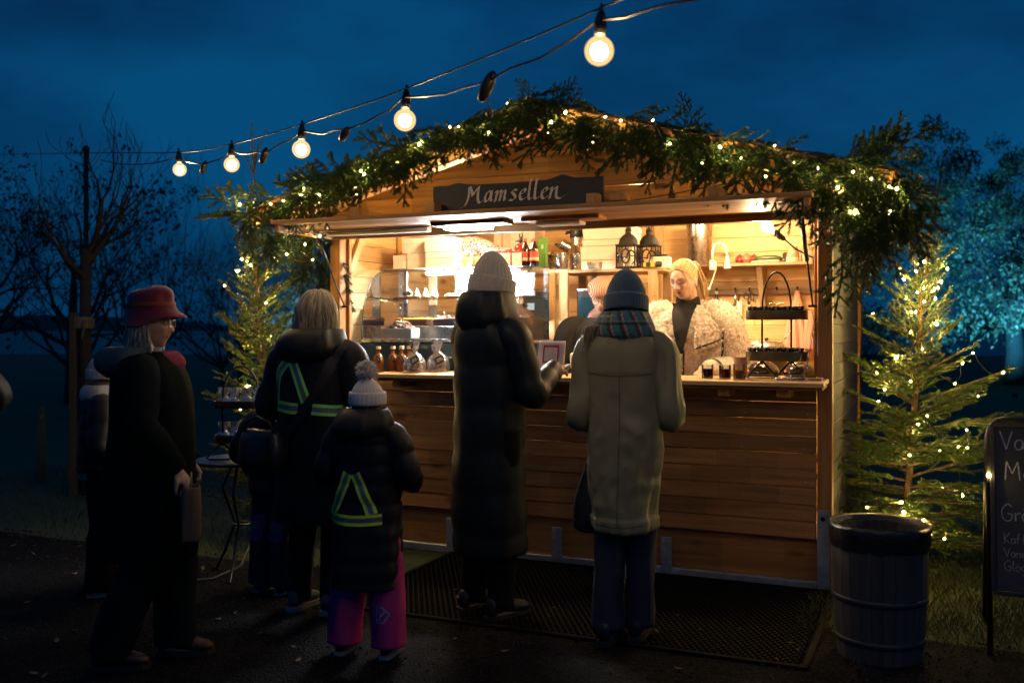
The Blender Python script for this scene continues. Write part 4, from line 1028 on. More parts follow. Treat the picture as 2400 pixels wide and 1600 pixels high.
def beanie(root, HM, s, mat, h=.16, r=(.094, .108), ribs=34, cuff=.075, base=-.005, tipx=0., amp=.0022, tilt=0., cuffgap=.010, peak=1.0):
    M = HM @ TR((0, -.006*s, base*s), (tilt, 0, 0)); n = ribs*4
    def rib(a): return amp*(abs(math.cos(a*ribs/2))-.5)
    b = MB(); rr = []
    prof = [(1.0, 0), (1.02, .03), (1.0, .06), (.93, .09), (.80, .115), (.60, .14), (.38, .158), (.16, .168), (.02, .170)]
    pp = catmull(prof, 26)
    for k, (f, z) in enumerate(pp):
        t = z/.17; z2 = z*h/.17
        rr.append([((r[0]*f+rib(a)*min(1, f*2))*s*math.cos(a)+tipx*t*t*s, ((r[1]*f)+rib(a)*min(1, f*2))*s*math.sin(a)-.02*t*t*s*peak, z2*s) for a in [2*PI*i/n for i in range(n)]])
    b.rings(rr, True, False, True, M); o = b.build('beanie', mat, root, True, fix=False)
    b = MB(); rr = []
    for (g, z) in ((.004, 0), (cuffgap*.9, -.002), (cuffgap, .012), (cuffgap, cuff*.5), (cuffgap*.95, cuff-.01), (cuffgap*.7, cuff), (.003, cuff-.003)):
        rr.append([((r[0]*1.01+g+rib(a))*s*math.cos(a), (r[1]*1.01+g+rib(a))*s*math.sin(a), (z-.004)*s) for a in [2*PI*i/n for i in range(n)]])
    b.rings(rr, True, False, False, M); b.build('cuff', mat, o, True, fix=False); return o
def strands(b, rs, fn, n, r=.0035, m=8, sides=3, taper=.7, wave=0.):
    """fn(rs) -> list of control points"""
    for k in range(n):
        P_ = [Vector(p) for p in catmull([tuple(q) for q in fn(rs)], m)]
        if wave:
            ph, ph2, am = rs.random()*6.3, rs.random()*6.3, wave*rs.uniform(.3, 1.2)
            P_ = [p+Vector((math.sin(ph+i*.9), math.cos(ph2+i*.8), 0))*am*(i/(m-1)) for i, p in enumerate(P_)]
        b.tube(P_, [r*(1-taper*(i/(m-1))**2) for i in range(m)], sides, cap=False)
def hairmat(name, dark, light, rough=.42):
    if name in MATS: return MATS[name]
    m, N, bb = _mat(name); g = N.nodes.new('ShaderNodeNewGeometry'); r = _ramp(N, [(0, dark), (.5, tuple((a+c)/2 for a, c in zip(dark, light))), (1, light)])
    N.links.new(g.outputs['Random Per Island'], r.inputs['Fac']); N.links.new(r.outputs['Color'], bb.inputs['Base Color']); bb.inputs['Roughness'].default_value = rough; return m
def ribbon_on(target, pts, width, off=.004, frm=(0, -1, 0), nseg=24, lift=0.):
    """flat band laid on a garment along (x, z) points, seen from frm"""
    me = target.data; bv = BVHTree.FromPolygons([v.co for v in me.vertices], [p.vertices for p in me.polygons])
    P2 = catmull(pts, nseg) if len(pts) > 2 else [np.array(pts[0])*(1-i/(nseg-1))+np.array(pts[1])*i/(nseg-1) for i in range(nseg)]
    fr = Vector(frm); rows = []
    for k, p in enumerate(P2):
        t = P2[min(k+1, nseg-1)]-P2[max(k-1, 0)]; t = t/max(1e-9, np.linalg.norm(t)); nr_ = np.array((-t[1], t[0]))
        row = []
        for e in (-.5, 0, .5):
            q = p+nr_*width*e; o3 = Vector((q[0], 0, q[1]))+fr*1.0
            h = bv.ray_cast(o3, -fr)
            row.append(tuple((h[0]+fr*off) if h[0] is not None else (rows[-1][int(e*2+1)] if rows else o3-fr*.85)))
        rows.append(row)
    return rows
def ribbon(root, target, pts, width, mat, name, off=.004, frm=(0, -1, 0), nseg=24):
    b = MB(); rows = ribbon_on(target, pts, width, off, frm, nseg); b.rings(rows, closed=False); return b.build(name, mat, root, True)
NAVY = lambda: pbr('black_nylon', (.009, .011, .013), .55, var=.3, scale=5, bump=.30, bscale=5, bdist=.022, spec=.22, ridge=.6)
NAVY2 = lambda: pbr('dark_teal_nylon', (.005, .011, .014), .52, var=.3, scale=5, bump=.30, bscale=5, bdist=.022, spec=.25, ridge=.6)
JEAN = lambda: pbr('navy_denim', (.012, .016, .034), .8, var=.3, scale=10, bump=.3, bscale=200)
BLKT = lambda: pbr('black_trousers', (.006, .006, .007), .9, spec=.15, var=.3, scale=10, bump=.2, bscale=200)
SHOE = lambda: pbr('black_shoe', (.010, .010, .011), .5, bump=.1)
SOLE = lambda: pbr('grey_sole', (.16, .18, .2), .7, bump=.1)
SOLEB = lambda: pbr('black_sole', (.012, .012, .012), .7, bump=.1)
GREEN = lambda: pbr('reflective_green', (.30, .85, .16), .35, var=.05, bump=.05, bscale=400)
YELL = lambda: pbr('reflective_yellow', (.62, .86, .06), .35, var=.05, bump=.05, bscale=400)
SILV = lambda: pbr('reflective_grey', (.16, .20, .23), .35, .3, .05, bump=.05)
STD = [((-.095, 0, .93), (-.10, .015, .50), (-.105, -.02, .085)), ((.095, 0, .93), (.10, .015, .50), (.105, -.02, .085))]
def collar(root, s, pts, mat, name='hood', disp=None, caps=(False, False)):
    b = MB(); loft(b, [(x*s, y*s, z*s, rx*s, ry*s) for x, y, z, rx, ry in pts], 26, 40, disp, 2.1, caps); return b.build(name, mat, root, True)

# ---- customer in grey beanie and long dark puffer coat
H = 1.76; s = H/1.72
arms = [((-.25, .08, 1.12), (-.12, .30, 1.21)), ((.255, .06, 1.12), (.12, .33, 1.22))]
o, HM, s = person('person in grey ribbed beanie and long dark puffer coat at the counter', (-.115, 4.93, .008), R(-48), H, head=(0, .015, 1.76-.117-.03), arms=arms, yaw=R(-22), pitch=R(-6), voxel=.008, curl=.9, hup=[(0, 0, 1), (0, .2, 1)])
PF = puff(.205*s, .010, 1)
c_ = coat(o, [(0, 0, .31, .17, .155), (0, 0, .34, .185, .168), (0, 0, .60, .188, .17), (0, .0, .90, .178, .16), (0, 0, 1.12, .18, .152), (0, 0, 1.28, .19, .148), (0, -.005, 1.38, .18, .14), (0, -.01, 1.44, .14, .12), (0, -.01, 1.48, .10, .10)], arms, s, NAVY2(), PF, puff(.16, .010, 3), sh=.08, el=.068, shw=.15)
collar(o, s, [(0, -.015, 1.40, .13, .125), (0, -.02, 1.45, .152, .145), (0, -.02, 1.52, .145, .14), (0, -.01, 1.58, .122, .125), (0, -.005, 1.585, .105, .11), (0, 0, 1.50, .095, .10)], NAVY2(), 'hood', folds(.012, 5, 1.6, 4))
beanie(o, HM, s, pbr('light_grey_knit', (.40, .37, .34), .95, var=.12, scale=60, bump=.5, bscale=300, sheen=.3), h=.215, r=(.090, .105), ribs=30, cuff=.088, base=.002, tilt=R(-4), amp=.0042, cuffgap=.014)
rs = random.Random(1); b = MB()
def fn(rs):
    sg = 1; a = rs.uniform(-.5, .9); x = .080*math.cos(a)*sg; y = .09*math.sin(a)-.01
    return [HM @ Vector((x*s, y*s, .02*s)), HM @ Vector((x*1.06*s, (y+.01)*s, -.05*s)), HM @ Vector((x*1.05*s, (y+.02)*s, -.12*s)), HM @ Vector((x*1.1*s, (y+.05)*s, -.18*s))]
strands(b, rs, fn, 70, .0045); b.build('hair', hairmat('brown_hair', (.03, .017, .010), (.10, .06, .035)), o, True, fix=False)
trousers(o, STD, s, BLKT()); shoes(o, STD, s, SHOE(), SOLEB())
GREYP = o
# phone and small red charm in that hand
wr = Vector(arms[1][1]); pm_ = o.matrix_basis
t = thing('phone', 'pale phone held by the person in the grey beanie', 'phone', Matrix.Translation((-.115, 4.93, .008)) @ Matrix.Rotation(R(-48), 4, 'Z') @ (wr+Vector((-.03, .10, .012))), R(-30))
b = MB(); b.box((0, 0, 0), (.072, .15, .009), ch=.004); b.build('body', pbr('pale_phone_case', (.5, .48, .46), .35, bump=0), t, rot=(R(12), R(-20), 0))

# ---- customer in khaki coat and blue beanie
H = 1.69
arms = [((-.208, -.03, 1.03), (-.17, .20, 1.04)), ((.208, -.02, 1.04), (.16, .22, 1.07))]
LG = [((-.062, 0, .90), (-.07, -.01, .50), (-.075, -.06, .085)), ((.062, 0, .90), (.065, .05, .50), (.05, .05, .085))]
o, HM, s = person('person in khaki coat, blue beanie and plaid scarf seen from behind', (.525, 4.50, .012), R(-19), H, head=(0, .01, 1.69-.115-.052), arms=arms, legs=LG, yaw=R(10), pitch=R(-8), voxel=.011)
KH = pbr('khaki_cotton', (.225, .205, .108), .5, var=.12, scale=4, bump=.30, bscale=3.2, bdist=.03, spec=.4, ridge=.8)
def kf(a, z, t):
    f1 = folds(.012, 2.2, 1.5, 7, .9)(a, z, t); k = max(0, min(1, (1.25-z)/.5)); hem = .008 if z < .59*s else 0
    back = 1 if math.sin(a) < 0 else .3
    v = .012*mnoise.noise((math.cos(a)*3.2+z*1.1, math.sin(a)*2, z*1.2+4))*k*back
    seam = -.006*math.exp(-((math.cos(a)*.24)/.006)**2)*back
    yoke = .004 if z > 1.255*s else 0
    # pulled waist creases
    q1 = mnoise.noise((math.cos(a)*2.0+z*2.5, 3.1, z*9)); q2 = mnoise.noise((math.cos(a)*2.6-z*3.0, 8.1, z*11))
    cr = (.010*(.35-abs(q1))*math.exp(-((z-1.0*s)/.16)**2)+.008*(.3-abs(q2))*math.exp(-((z-.72*s)/.22)**2))*back
    return f1*(.4+.9*k)+1.5*v+seam+yoke+2.2*cr+hem
c_ = coat(o, [(0, -.01, .52, .118, .12), (0, -.01, .535, .132, .134), (0, -.01, .58, .136, .138), (0, -.005, .75, .153, .15), (0, 0, .95, .168, .15), (0, 0, 1.12, .166, .142), (0, 0, 1.27, .174, .138), (0, -.005, 1.36, .172, .13), (0, -.01, 1.42, .145, .112), (0, -.01, 1.475, .095, .095)], arms, s, KH, kf, folds(.013, 9, 1.4, 9, 2.5), wrist=.056, sh=.068, el=.060, nr=130, ns=110, shw=.132)
DS = pbr('dark_khaki_stitch', (.09, .08, .04), .8, bump=0)
for pts_ in ([(0, 1.225), (.004, 1.0), (.0, .78), (-.004, .56)], [(-.145, 1.235), (-.07, 1.226), (.0, 1.224), (.07, 1.226), (.145, 1.235)], [(-.11, .555), (0, .548), (.11, .555)]): ribbon(o, c_, pts_, .0045, DS, 'seam', .0015, nseg=40)
collar(o, s, [(0, -.01, 1.42, .105, .10), (0, -.01, 1.46, .118, .112), (0, -.012, 1.52, .112, .108), (0, -.01, 1.525, .10, .10)], KH, 'collar', folds(.004, 4, 1, 2))
# scarf with plaid painted as its own pattern
b = MB(); loft(b, [(x*s, y*s, z*s, rx*s, ry*s) for x, y, z, rx, ry in [(0, -.01, 1.415, .12, .115), (0, -.012, 1.435, .138, .134), (0, -.012, 1.47, .136, .132), (0, -.005, 1.51, .118, .118), (0, 0, 1.54, .10, .102), (0, 0, 1.545, .085, .09)]], 60, 150, folds(.010, 9, 1.4, 12, 2.), 2.1, (False, False))
sc_o = b.build('scarf', vcol('plaid_wool', .95, .2, 0, .5, 220, .4), o, True)
def plaid(co):
    a = math.atan2(co.y, co.x); u = (a*2.2+co.z*5) % 1.0; v = (co.z*11) % 1.0
    c = np.array((.035, .155, .17))
    if u < .16: c = np.array((.14, .02, .03))
    elif u < .24: c = np.array((.26, .26, .25))
    elif u < .38: c = np.array((.11, .02, .03)) if u > .31 else np.array((.16, .30, .30))
    elif u > .86: c = c*.25
    if v < .14: c = c*.30
    elif v < .22: c = c*.55+np.array((.10, .10, .10))
    return c
paint(sc_o, plaid)
beanie(o, HM, s, pbr('blue_knit', (.045, .085, .135), .95, var=.12, scale=60, bump=.5, bscale=300, sheen=.4), h=.20, r=(.094, .108), ribs=44, cuff=.075, base=-.005, tilt=R(-2), amp=.0024, cuffgap=.012)
rs = random.Random(2); b = MB()
def fn(rs):
    a = rs.uniform(2.6, 3.9); x = .088*math.cos(a); y = .09*math.sin(a)*.8; e = rs.gauss(0, .012)
    return [HM @ Vector((x*s, y*s, .0)), HM @ Vector(((x-.012)*s, (y-.005)*s, -.07*s)), Vector((x*1.75*s+e, (y-.04)*s+e, 1.47*s)), Vector((x*1.95*s+e*2, (y-.02)*s, 1.38*s+e)), Vector((x*1.85*s+e*3, (y+.03)*s, 1.30*s))]
strands(b, rs, fn, 170, .0032, 13, 3, .7, .012); b.build('hair', hairmat('ash_blond_hair', (.20, .155, .10), (.42, .36, .27)), o, True, fix=False)
trousers(o, LG, s, JEAN(), (.078, .076, .066, .072), folds(.008, 9, 1.5, 3, 1.5)); shoes(o, LG, s, SHOE(), SOLEB())
KHM = Matrix.Translation((.525, 4.50, .012)) @ Matrix.Rotation(R(-19), 4, 'Z')
t = thing('shoulder_bag', 'black slouchy bag hanging at the hip of the khaki coat', 'bag', KHM @ Vector((-.175, .10, .47)), R(-19))
b = MB(); loft(b, [(0, 0, .0, .04, .04), (0, 0, .02, .085, .075), (0, 0, .10, .09, .08), (0, 0, .20, .07, .06), (0, 0, .30, .035, .03), (0, 0, .36, .015, .015)], 24, 24, folds(.012, 8, 1.2, 5)); b.build('body', pbr('black_soft_leather', (.009, .009, .010), .5, bump=.3, bscale=60), t, True)
b = MB(); b.tube([(0, 0, .36), (.02, -.02, .55), (.05, -.03, .80), (.09, -.02, .93)], .012, 6); b.build('strap', MATS['black_soft_leather'], t, True)

# ---- child with white bobble hat
H = 1.21
arms = [((-.192, -.01, .80), (-.14, .15, .74)), ((.198, .0, .80), (.155, .16, .74))]
LG = [((-.085, 0, .93), (-.13, .01, .50), (-.150, -.02, .085)), ((.085, 0, .93), (.135, .01, .50), (.155, -.02, .085))]
o, HM, s = person('child in white bobble hat and black puffer coat with yellow-edged reflective straps', (-.645, 4.33, .008), R(-16), H, arms=arms, legs=LG, yaw=R(6), voxel=.010)
PF = puff(.085, .010, 5)
c_ = coat(o, [(0, 0, .44, .21, .18), (0, 0, .46, .225, .195), (0, 0, .70, .222, .19), (0, 0, .95, .215, .18), (0, 0, 1.15, .212, .172), (0, 0, 1.30, .212, .165), (0, -.005, 1.40, .19, .15), (0, -.01, 1.46, .15, .13), (0, -.01, 1.50, .10, .10)], arms, s, NAVY(), PF, puff(.08, .008, 6), sh=.092, el=.082, wrist=.060, shw=.15)
collar(o, s, [(0, -.03, 1.36, .12, .12), (0, -.06, 1.40, .175, .165), (0, -.06, 1.46, .18, .175), (0, -.04, 1.52, .155, .15), (0, -.01, 1.55, .12, .12), (0, 0, 1.50, .10, .10)], NAVY(), 'hood', folds(.014, 6, 1.4, 8))
WK = pbr('white_fluffy_knit', (.62, .58, .54), .95, var=.10, scale=60, bump=.6, bscale=150, sheen=.6)
hat = beanie(o, HM, s, WK, h=.165, r=(.100, .115), ribs=26, cuff=.08, base=-.03, amp=.0028, cuffgap=.016)
b = MB(); rs = random.Random(6); c0 = HM @ Vector((0, -.03*s, .185*s))
b.sphere(tuple(c0), .052*s, 14, 10)
for k in range(420):
    v = Vector((rs.gauss(0, 1), rs.gauss(0, 1), rs.gauss(0, 1))).normalized(); b.tube([c0+v*.045*s, c0+v*.060*s+Vector((rs.gauss(0, .003), rs.gauss(0, .003), -.002)), c0+v*.072*s+Vector((rs.gauss(0, .005), rs.gauss(0, .005), -.005))], [.004*s, .0035*s, .001*s], 3, cap=False)
b.build('bobble', WK, hat, True, fix=False)
rs = random.Random(3); b = MB()
def fn(rs):
    sg = rs.choice((-1, -1, 1)); a = rs.uniform(-1.4, -.1); x = .09*math.cos(a)*sg; y = .10*math.sin(a); e = rs.gauss(0, .01)
    return [HM @ Vector((x*s, y*s, -.01)), HM @ Vector((x*1.15*s, y*1.05*s, -.07*s)), HM @ Vector((x*1.5*s+e, y*1.1*s+e, -.13*s)), HM @ Vector((x*1.8*s+e, y*s, -.19*s))]
strands(b, rs, fn, 60, .004, 9); b.build('hair', hairmat('light_brown_hair', (.10, .06, .03), (.30, .20, .11)), o, True, fix=False)
def harness(root, target, s, edge, apex, half, zb, wdt, tri, nm='reflective_strap'):
    for pts in tri:
        for e, mat, w_ in ((0, SILV(), wdt), (-.5, edge, wdt*.40), (.5, edge, wdt*.40)):
            a, c = np.array(pts[0]), np.array(pts[-1]); d = c-a; d = d/np.linalg.norm(d); nr_ = np.array((-d[1], d[0]))
            q = [tuple(np.array(p)+nr_*wdt*e) for p in pts]
            ribbon(root, target, q, w_, mat, nm, .007 if e else .005)
harness(o, c_, s, YELL(), None, None, None, .034, [[(-.035, .815), (-.072, .725), (-.118, .635)], [(.002, .815), (.042, .725), (.078, .64)], [(-.138, .620), (0, .612), (.115, .620)]])
PK = pbr('pink_snow_trousers', (.46, .02, .16), .6, var=.15, scale=6, bump=.15, bscale=120)
tr_o = trousers(o, LG, s, PK, (.10, .098, .098, .092), folds(.012, 10, 1.4, 4, 1.5), 'snow_trousers'); shoes(o, LG, s, SHOE(), SOLE())
# printed facet mark on the right leg
TEAL = pbr('teal_print', (.05, .40, .50), .5, bump=0)
cx, cz, k = .108, .200, .062
seg = [((-.5, .5), (0, .5)), ((0, .5), (.5, .05)), ((.5, .05), (.1, -.5)), ((.1, -.5), (-.5, -.5)), ((-.5, -.5), (-.5, .5)), ((-.5, .5), (-.05, 0)), ((-.5, -.5), (.25, .27))]
b = MB()
for (p, q) in seg:
    b.rings(ribbon_on(tr_o, [(cx+p[0]*k, cz+p[1]*k*1.05), (cx+q[0]*k, cz+q[1]*k*1.05)], .0055, .004, nseg=7), closed=False)
b.build('printed_mark', TEAL, tr_o, True)

# ---- woman with blond bob and green reflective straps
H = 1.62
arms = [((-.27, -.02, 1.04), (-.23, .08, .82)), ((.27, .0, 1.05), (.20, .16, .92))]
o, HM, s = person('woman with blond bob in black coat with green reflective straps', (-1.0, 5.0, .008), R(-22), H, arms=arms, yaw=R(-14), pitch=R(-6), voxel=.011)
c_ = coat(o, [(0, 0, .50, .21, .18), (0, 0, .52, .225, .195), (0, 0, .72, .215, .185), (0, 0, .95, .205, .17), (0, 0, 1.12, .205, .165), (0, 0, 1.28, .222, .16), (0, -.005, 1.38, .21, .148), (0, -.01, 1.44, .15, .125), (0, -.01, 1.48, .10, .10)], arms, s, NAVY(), folds(.010, 3, 1.5, 21, .8), folds(.009, 8, 1.3, 22, 1.2), sh=.092, el=.078)
collar(o, s, [(0, -.03, 1.34, .12, .12), (0, -.06, 1.38, .17, .155), (0, -.06, 1.44, .178, .17), (0, -.04, 1.50, .155, .15), (0, -.01, 1.53, .12, .12), (0, 0, 1.48, .10, .10)], NAVY(), 'hood', folds(.014, 6, 1.4, 18))
harness(o, c_, s, GREEN(), None, None, None, .040, [[(-.07, 1.285), (-.145, 1.20), (-.165, 1.06)], [(-.045, 1.285), (0.0, 1.19), (.045, 1.08)], [(-.165, 1.055), (-.05, 1.045), (.0, 1.043)], [(.075, 1.043), (.15, 1.035), (.20, 1.03)]])
ribbon(o, c_, [(.20, 1.36), (.09, 1.12), (-.06, .92), (-.16, .84)], .045, pbr('bag_webbing', (.006, .006, .007), .6, bump=.3), 'bag_strap', .010)
b = MB(); rs = random.Random(8)
cap_ = MB(); cap_.sphere((0, -.012*s, .012*s), (.084*s, .104*s, .112*s), 24, 16, HM); cap_.build('hair_cap', pbr('ash_hair_base', (.22, .17, .11), .6, bump=.5, bscale=80), o, True)
def fn(rs):
    a = rs.uniform(.80, 2*PI-.80)+PI/2; e = rs.gauss(0, .004); r1 = .089+e; f = .99+.05*rs.random(); lo = -.155+rs.gauss(0, .012)
    ca, sa = math.cos(a), math.sin(a)
    return [HM @ Vector((ca*.012*s, (-.02+sa*.012)*s, (.127+e)*s)), HM @ Vector((ca*.055*s, (-.012+sa*.07)*s, (.112+e)*s)), HM @ Vector((ca*r1*s, (-.012+sa*(r1+.02))*s, .045*s)), HM @ Vector((ca*(r1+.014)*s, (-.012+sa*(r1+.024))*s, -.05*s)), HM @ Vector((ca*(r1+.012)*f*s, (-.012+sa*(r1+.022))*f*s, lo*s))]
strands(b, rs, fn, 520, .0034, 15, 3, .7, .012); b.build('hair', hairmat('silver_blond_hair', (.20, .16, .10), (.55, .48, .36)), o, True, fix=False)
trousers(o, STD, s, BLKT()); shoes(o, STD, s, pbr('grey_blue_trainer', (.05, .06, .075), .6, bump=.2), SOLE())
WM = Matrix.Translation((-1.0, 5.0, .008)) @ Matrix.Rotation(R(-22), 4, 'Z')
t = thing('handbag', 'black leather handbag with metal clip hanging from the shoulder strap', 'bag', WM @ Vector((-.20, -.19, .74)), R(-30))
LTH = pbr('black_glossy_leather', (.008, .009, .011), .32, bump=.3, bscale=70)
b = MB(); loft(b, [(0, 0, 0, .10, .04), (0, 0, .015, .135, .06), (0, 0, .08, .14, .062), (0, 0, .16, .125, .05), (0, 0, .19, .10, .03), (0, 0, .195, .08, .02)], 22, 30, folds(.006, 8, 1.2, 6), 3.); b.build('body', LTH, t, True)
b = MB(); b.tube([(-.10, -.02, .17), (-.08, -.035, .235), (0, -.04, .262), (.08, -.035, .235), (.10, -.02, .17)], .008, 7); b.build('handle', LTH, t, True)
b = MB(); b.tube([(.10, -.03, .20), (.12, -.035, .215), (.135, -.03, .235), (.125, -.03, .25), (.11, -.03, .235)], .004, 6); b.build('clip', STEEL(), t, True)

# ---- child mostly hidden beside the table, pink cuffs
H = 1.16
arms = [((-.23, -.02, .77), (-.215, .07, .66)), ((.23, 0, .77), (.17, .12, .68))]
o, HM, s = person('child in dark jacket and pink-kneed trousers half hidden by the table', (-1.31, 5.36, .004), R(-25), H, arms=arms, yaw=R(0), voxel=.012)
c_ = coat(o, [(0, 0, .80, .185, .16), (0, 0, .82, .20, .175), (0, 0, 1.0, .205, .17), (0, 0, 1.2, .205, .165), (0, 0, 1.33, .20, .155), (0, -.005, 1.40, .18, .14), (0, -.01, 1.46, .12, .11), (0, -.01, 1.50, .09, .09)], arms, s, NAVY(), puff(.09, .009, 9), puff(.08, .008, 6), sh=.095, el=.08, wrist=.06)
for k in (0, 1):
    e_, w_ = arms[k]; b = MB(); sleeve(b, [Vector(w_)+(Vector(e_)-Vector(w_))*.15, Vector(w_), Vector(w_)+(Vector(w_)-Vector(e_)).normalized()*.03, Vector(w_)+(Vector(w_)-Vector(e_)).normalized()*.13], [.046, .050, .048, .028], 16, 14); b.build('mitten', pbr('red_mitten', (.34, .015, .05), .9, bump=.4), o, True)
beanie(o, HM, s, pbr('dark_knit', (.015, .017, .02), .95, bump=.5, bscale=200), h=.17, ribs=24, base=-.02)
tr_o = trousers(o, STD, s, pbr('dark_snow_trousers', (.012, .012, .016), .7, bump=.2), (.115, .112, .108, .10), folds(.010, 9, 1.4, 5))
for k, lg in enumerate(STD):
    kn = Vector(lg[1])*s
    for z0, z1, mt, nm in ((.055, .10, PK, 'pink_panel'), (.0, .055, pbr('grey_band', (.08, .10, .12), .5, bump=0), 'grey_band'), (-.055, .0, PK, 'pink_panel')):
        b = MB(); b.lathe([(.117*s, z0+.001), (.120*s, (z0+z1)/2), (.117*s, z1-.001)], 20, tuple(kn+Vector((0, -.004, 0))), cap0=False, cap1=False); b.build(nm, mt, tr_o, True)
shoes(o, STD, s, SHOE(), SOLE())

# ---- woman in crimson hat, walking past at left
H = 1.56
arms = [((-.27, -.04, 1.04), (-.24, .12, .84)), ((.25, .02, 1.05), (.20, .16, .86))]
LG = [((-.09, 0, .93), (-.09, .10, .52), (-.09, .10, .085)), ((.09, 0, .93), (.09, .0, .50), (.09, -.16, .095))]
o, HM, s = person('woman in crimson felt hat and dark coat walking past at the far left', (-1.575, 4.22, .008), R(-84), H, arms=arms, legs=LG, yaw=R(-4), pitch=R(-2), voxel=.0065, tone=(.52, .33, .24), lip=(.34, .12, .10), brow=(.30, .25, .2), shut=False, curl=1.0)
c_ = coat(o, [(0, 0, .52, .22, .20), (0, 0, .54, .235, .215), (0, .0, .75, .235, .21), (0, .01, .98, .225, .195), (0, .015, 1.15, .22, .185), (0, .01, 1.28, .225, .175), (0, 0, 1.38, .21, .155), (0, -.01, 1.44, .15, .13), (0, -.01, 1.48, .10, .10)], arms, s, pbr('matt_black_teal_wool', (.0045, .008, .009), .9, spec=.05, bump=.2), folds(.010, 3, 1.5, 31, .8), folds(.010, 8, 1.3, 32, 1.2), sh=.095, el=.082)
collar(o, s, [(0, -.06, 1.36, .13, .12), (0, -.085, 1.40, .16, .14), (0, -.09, 1.45, .16, .14), (0, -.08, 1.495, .14, .12), (0, -.06, 1.50, .11, .10), (0, -.05, 1.45, .10, .10)], pbr('teal_hood_lining', (.035, .06, .07), .8, var=.2, bump=.3), 'hood', folds(.016, 6, 1.4, 28))
collar(o, s, [(0, .03, 1.38, .10, .10), (0, .04, 1.42, .116, .116), (0, .03, 1.465, .10, .105), (0, .02, 1.485, .082, .085)], pbr('magenta_scarf', (.20, .012, .06), .95, bump=.5, bscale=120), 'scarf', folds(.012, 9, 1.4, 15, 2))
RED = pbr('crimson_felt', (.135, .0015, .024), .95, var=.2, scale=10, bump=.3, bscale=200, sheen=.4)
b = MB(); rr = []; n = 48          # cloche crown and drooping brim with a dent
for (r_, z, dr) in ((.122, -.002, 1), (.116, .008, 1), (.101, .035, .4), (.098, .07, 0), (.096, .10, 0), (.086, .125, 0), (.060, .142, 0), (.025, .145, 0), (.002, .144, 0)):
    ring = []
    for i in range(n):
        a = 2*PI*i/n; fr = max(0, math.sin(a)); q = r_
        q += dr*(.034*fr**2.5); z2 = z - dr*.052*(1-fr)**1.2 + dr*.004*math.sin(3*a)
        if dr == 0: z2 += .014*math.sin(a)*(z/.14) ; q -= .010*math.exp(-((a-PI*.30)/.35)**2)*(1 if .06 < z < .11 else 0)
        ring.append((q*.94*s*math.cos(a), (q*1.10*s)*math.sin(a)-.006*s, (z2*.90+.050)*s))
    rr.append(ring)
rr2 = catmull([tuple(np.array(r).ravel()) for r in rr], 34); rr2 = [[tuple(r.reshape(-1, 3)[i]) for i in range(n)] for r in rr2]
b.rings(rr2, True, False, True, HM); hat = b.build('felt_hat', RED, o, True, fix=False)
md = hat.modifiers.new('thickness', 'SOLIDIFY'); md.thickness = .004
b = MB(); rr = []
for (r_, z) in ((.104, .052), (.1045, .062), (.1035, .072)): rr.append([(r_*.955*s*math.cos(2*PI*i/40), (r_*1.105*s)*math.sin(2*PI*i/40)-.006*s, (z*.9+.044+.008*math.sin(2*PI*i/40))*s) for i in range(40)])
b.rings(rr, True, False, False, HM); b.build('hat_band', pbr('rust_band', (.24, .05, .015), .8, bump=.3), hat, True)
b = MB(); rs = random.Random(12)
def fn(rs):
    a = rs.uniform(1.30, 2*PI-1.30)+PI/2; ca, sa = math.cos(a), math.sin(a); e = rs.gauss(0, .006); lo = -.185+rs.gauss(0, .03)
    return [HM @ Vector((ca*.080*s, (-.01+sa*.095)*s, .03*s)), HM @ Vector((ca*(.088+e)*s, (-.01+sa*.105)*s, -.04*s)), HM @ Vector((ca*(.092+e)*s, (-.0+sa*.108)*s, -.10*s+e)), HM @ Vector((ca*(.085+2*e)*s, (.01+sa*.095)*s, lo*s))]
strands(b, rs, fn, 340, .0034, 14, 3, .7, .014); b.build('hair', hairmat('grey_hair', (.20, .18, .15), (.48, .44, .38)), o, True, fix=False)
b = MB()
for sg in (-1, 1):
    b.tube([HM @ Vector(((sg*.031+.021*math.cos(a))*s, .098*s, (.012+.017*math.sin(a))*s)) for a in [2*PI*i/16 for i in range(17)]], .0013, 5)
    b.tube([HM @ Vector((sg*.052*s, .096*s, .016*s)), HM @ Vector((sg*.077*s, .03*s, .016*s)), HM @ Vector((sg*.078*s, -.01*s, .008*s))], .0012, 5)
b.tube([HM @ Vector((-.01*s, .1*s, .016*s)), HM @ Vector((0, .104*s, .019*s)), HM @ Vector((.01*s, .1*s, .016*s))], .0012, 5)
b.build('spectacles', pbr('thin_gold', (.45, .22, .08), .3, .9, bump=0), o, True)
for sg in (-1, 1):
    b = MB(); b.sphere((sg*.030*s, .0765*s, .0115*s), .0115*s, 12, 9, HM); e_ = b.build('eye', pbr('eye_white', (.6, .58, .55), .2, bump=0), o, True)
    b = MB(); b.sphere((sg*.030*s, .0865*s, .0115*s), (.0052*s, .0025*s, .0052*s), 10, 7, HM); b.build('iris', pbr('iris_dark', (.03, .035, .04), .15, bump=0), e_, True)
trousers(o, LG, s, pbr('dark_teal_trousers', (.006, .010, .011), .9, spec=.1, bump=.2), (.11, .095, .09, .09), folds(.012, 8, 1.4, 6, 1.5)); shoes(o, LG, s, pbr('maroon_shoe', (.02, .004, .004), .6, bump=.1), SOLEB())
RM = Matrix.Translation((-1.575, 4.22, .008)) @ Matrix.Rotation(R(-84), 4, 'Z')
t = thing('paper_bag', 'pale brown paper bag carried by the woman in the crimson hat', 'paper bag', RM @ Vector((.215, .225, .575)), R(-75))
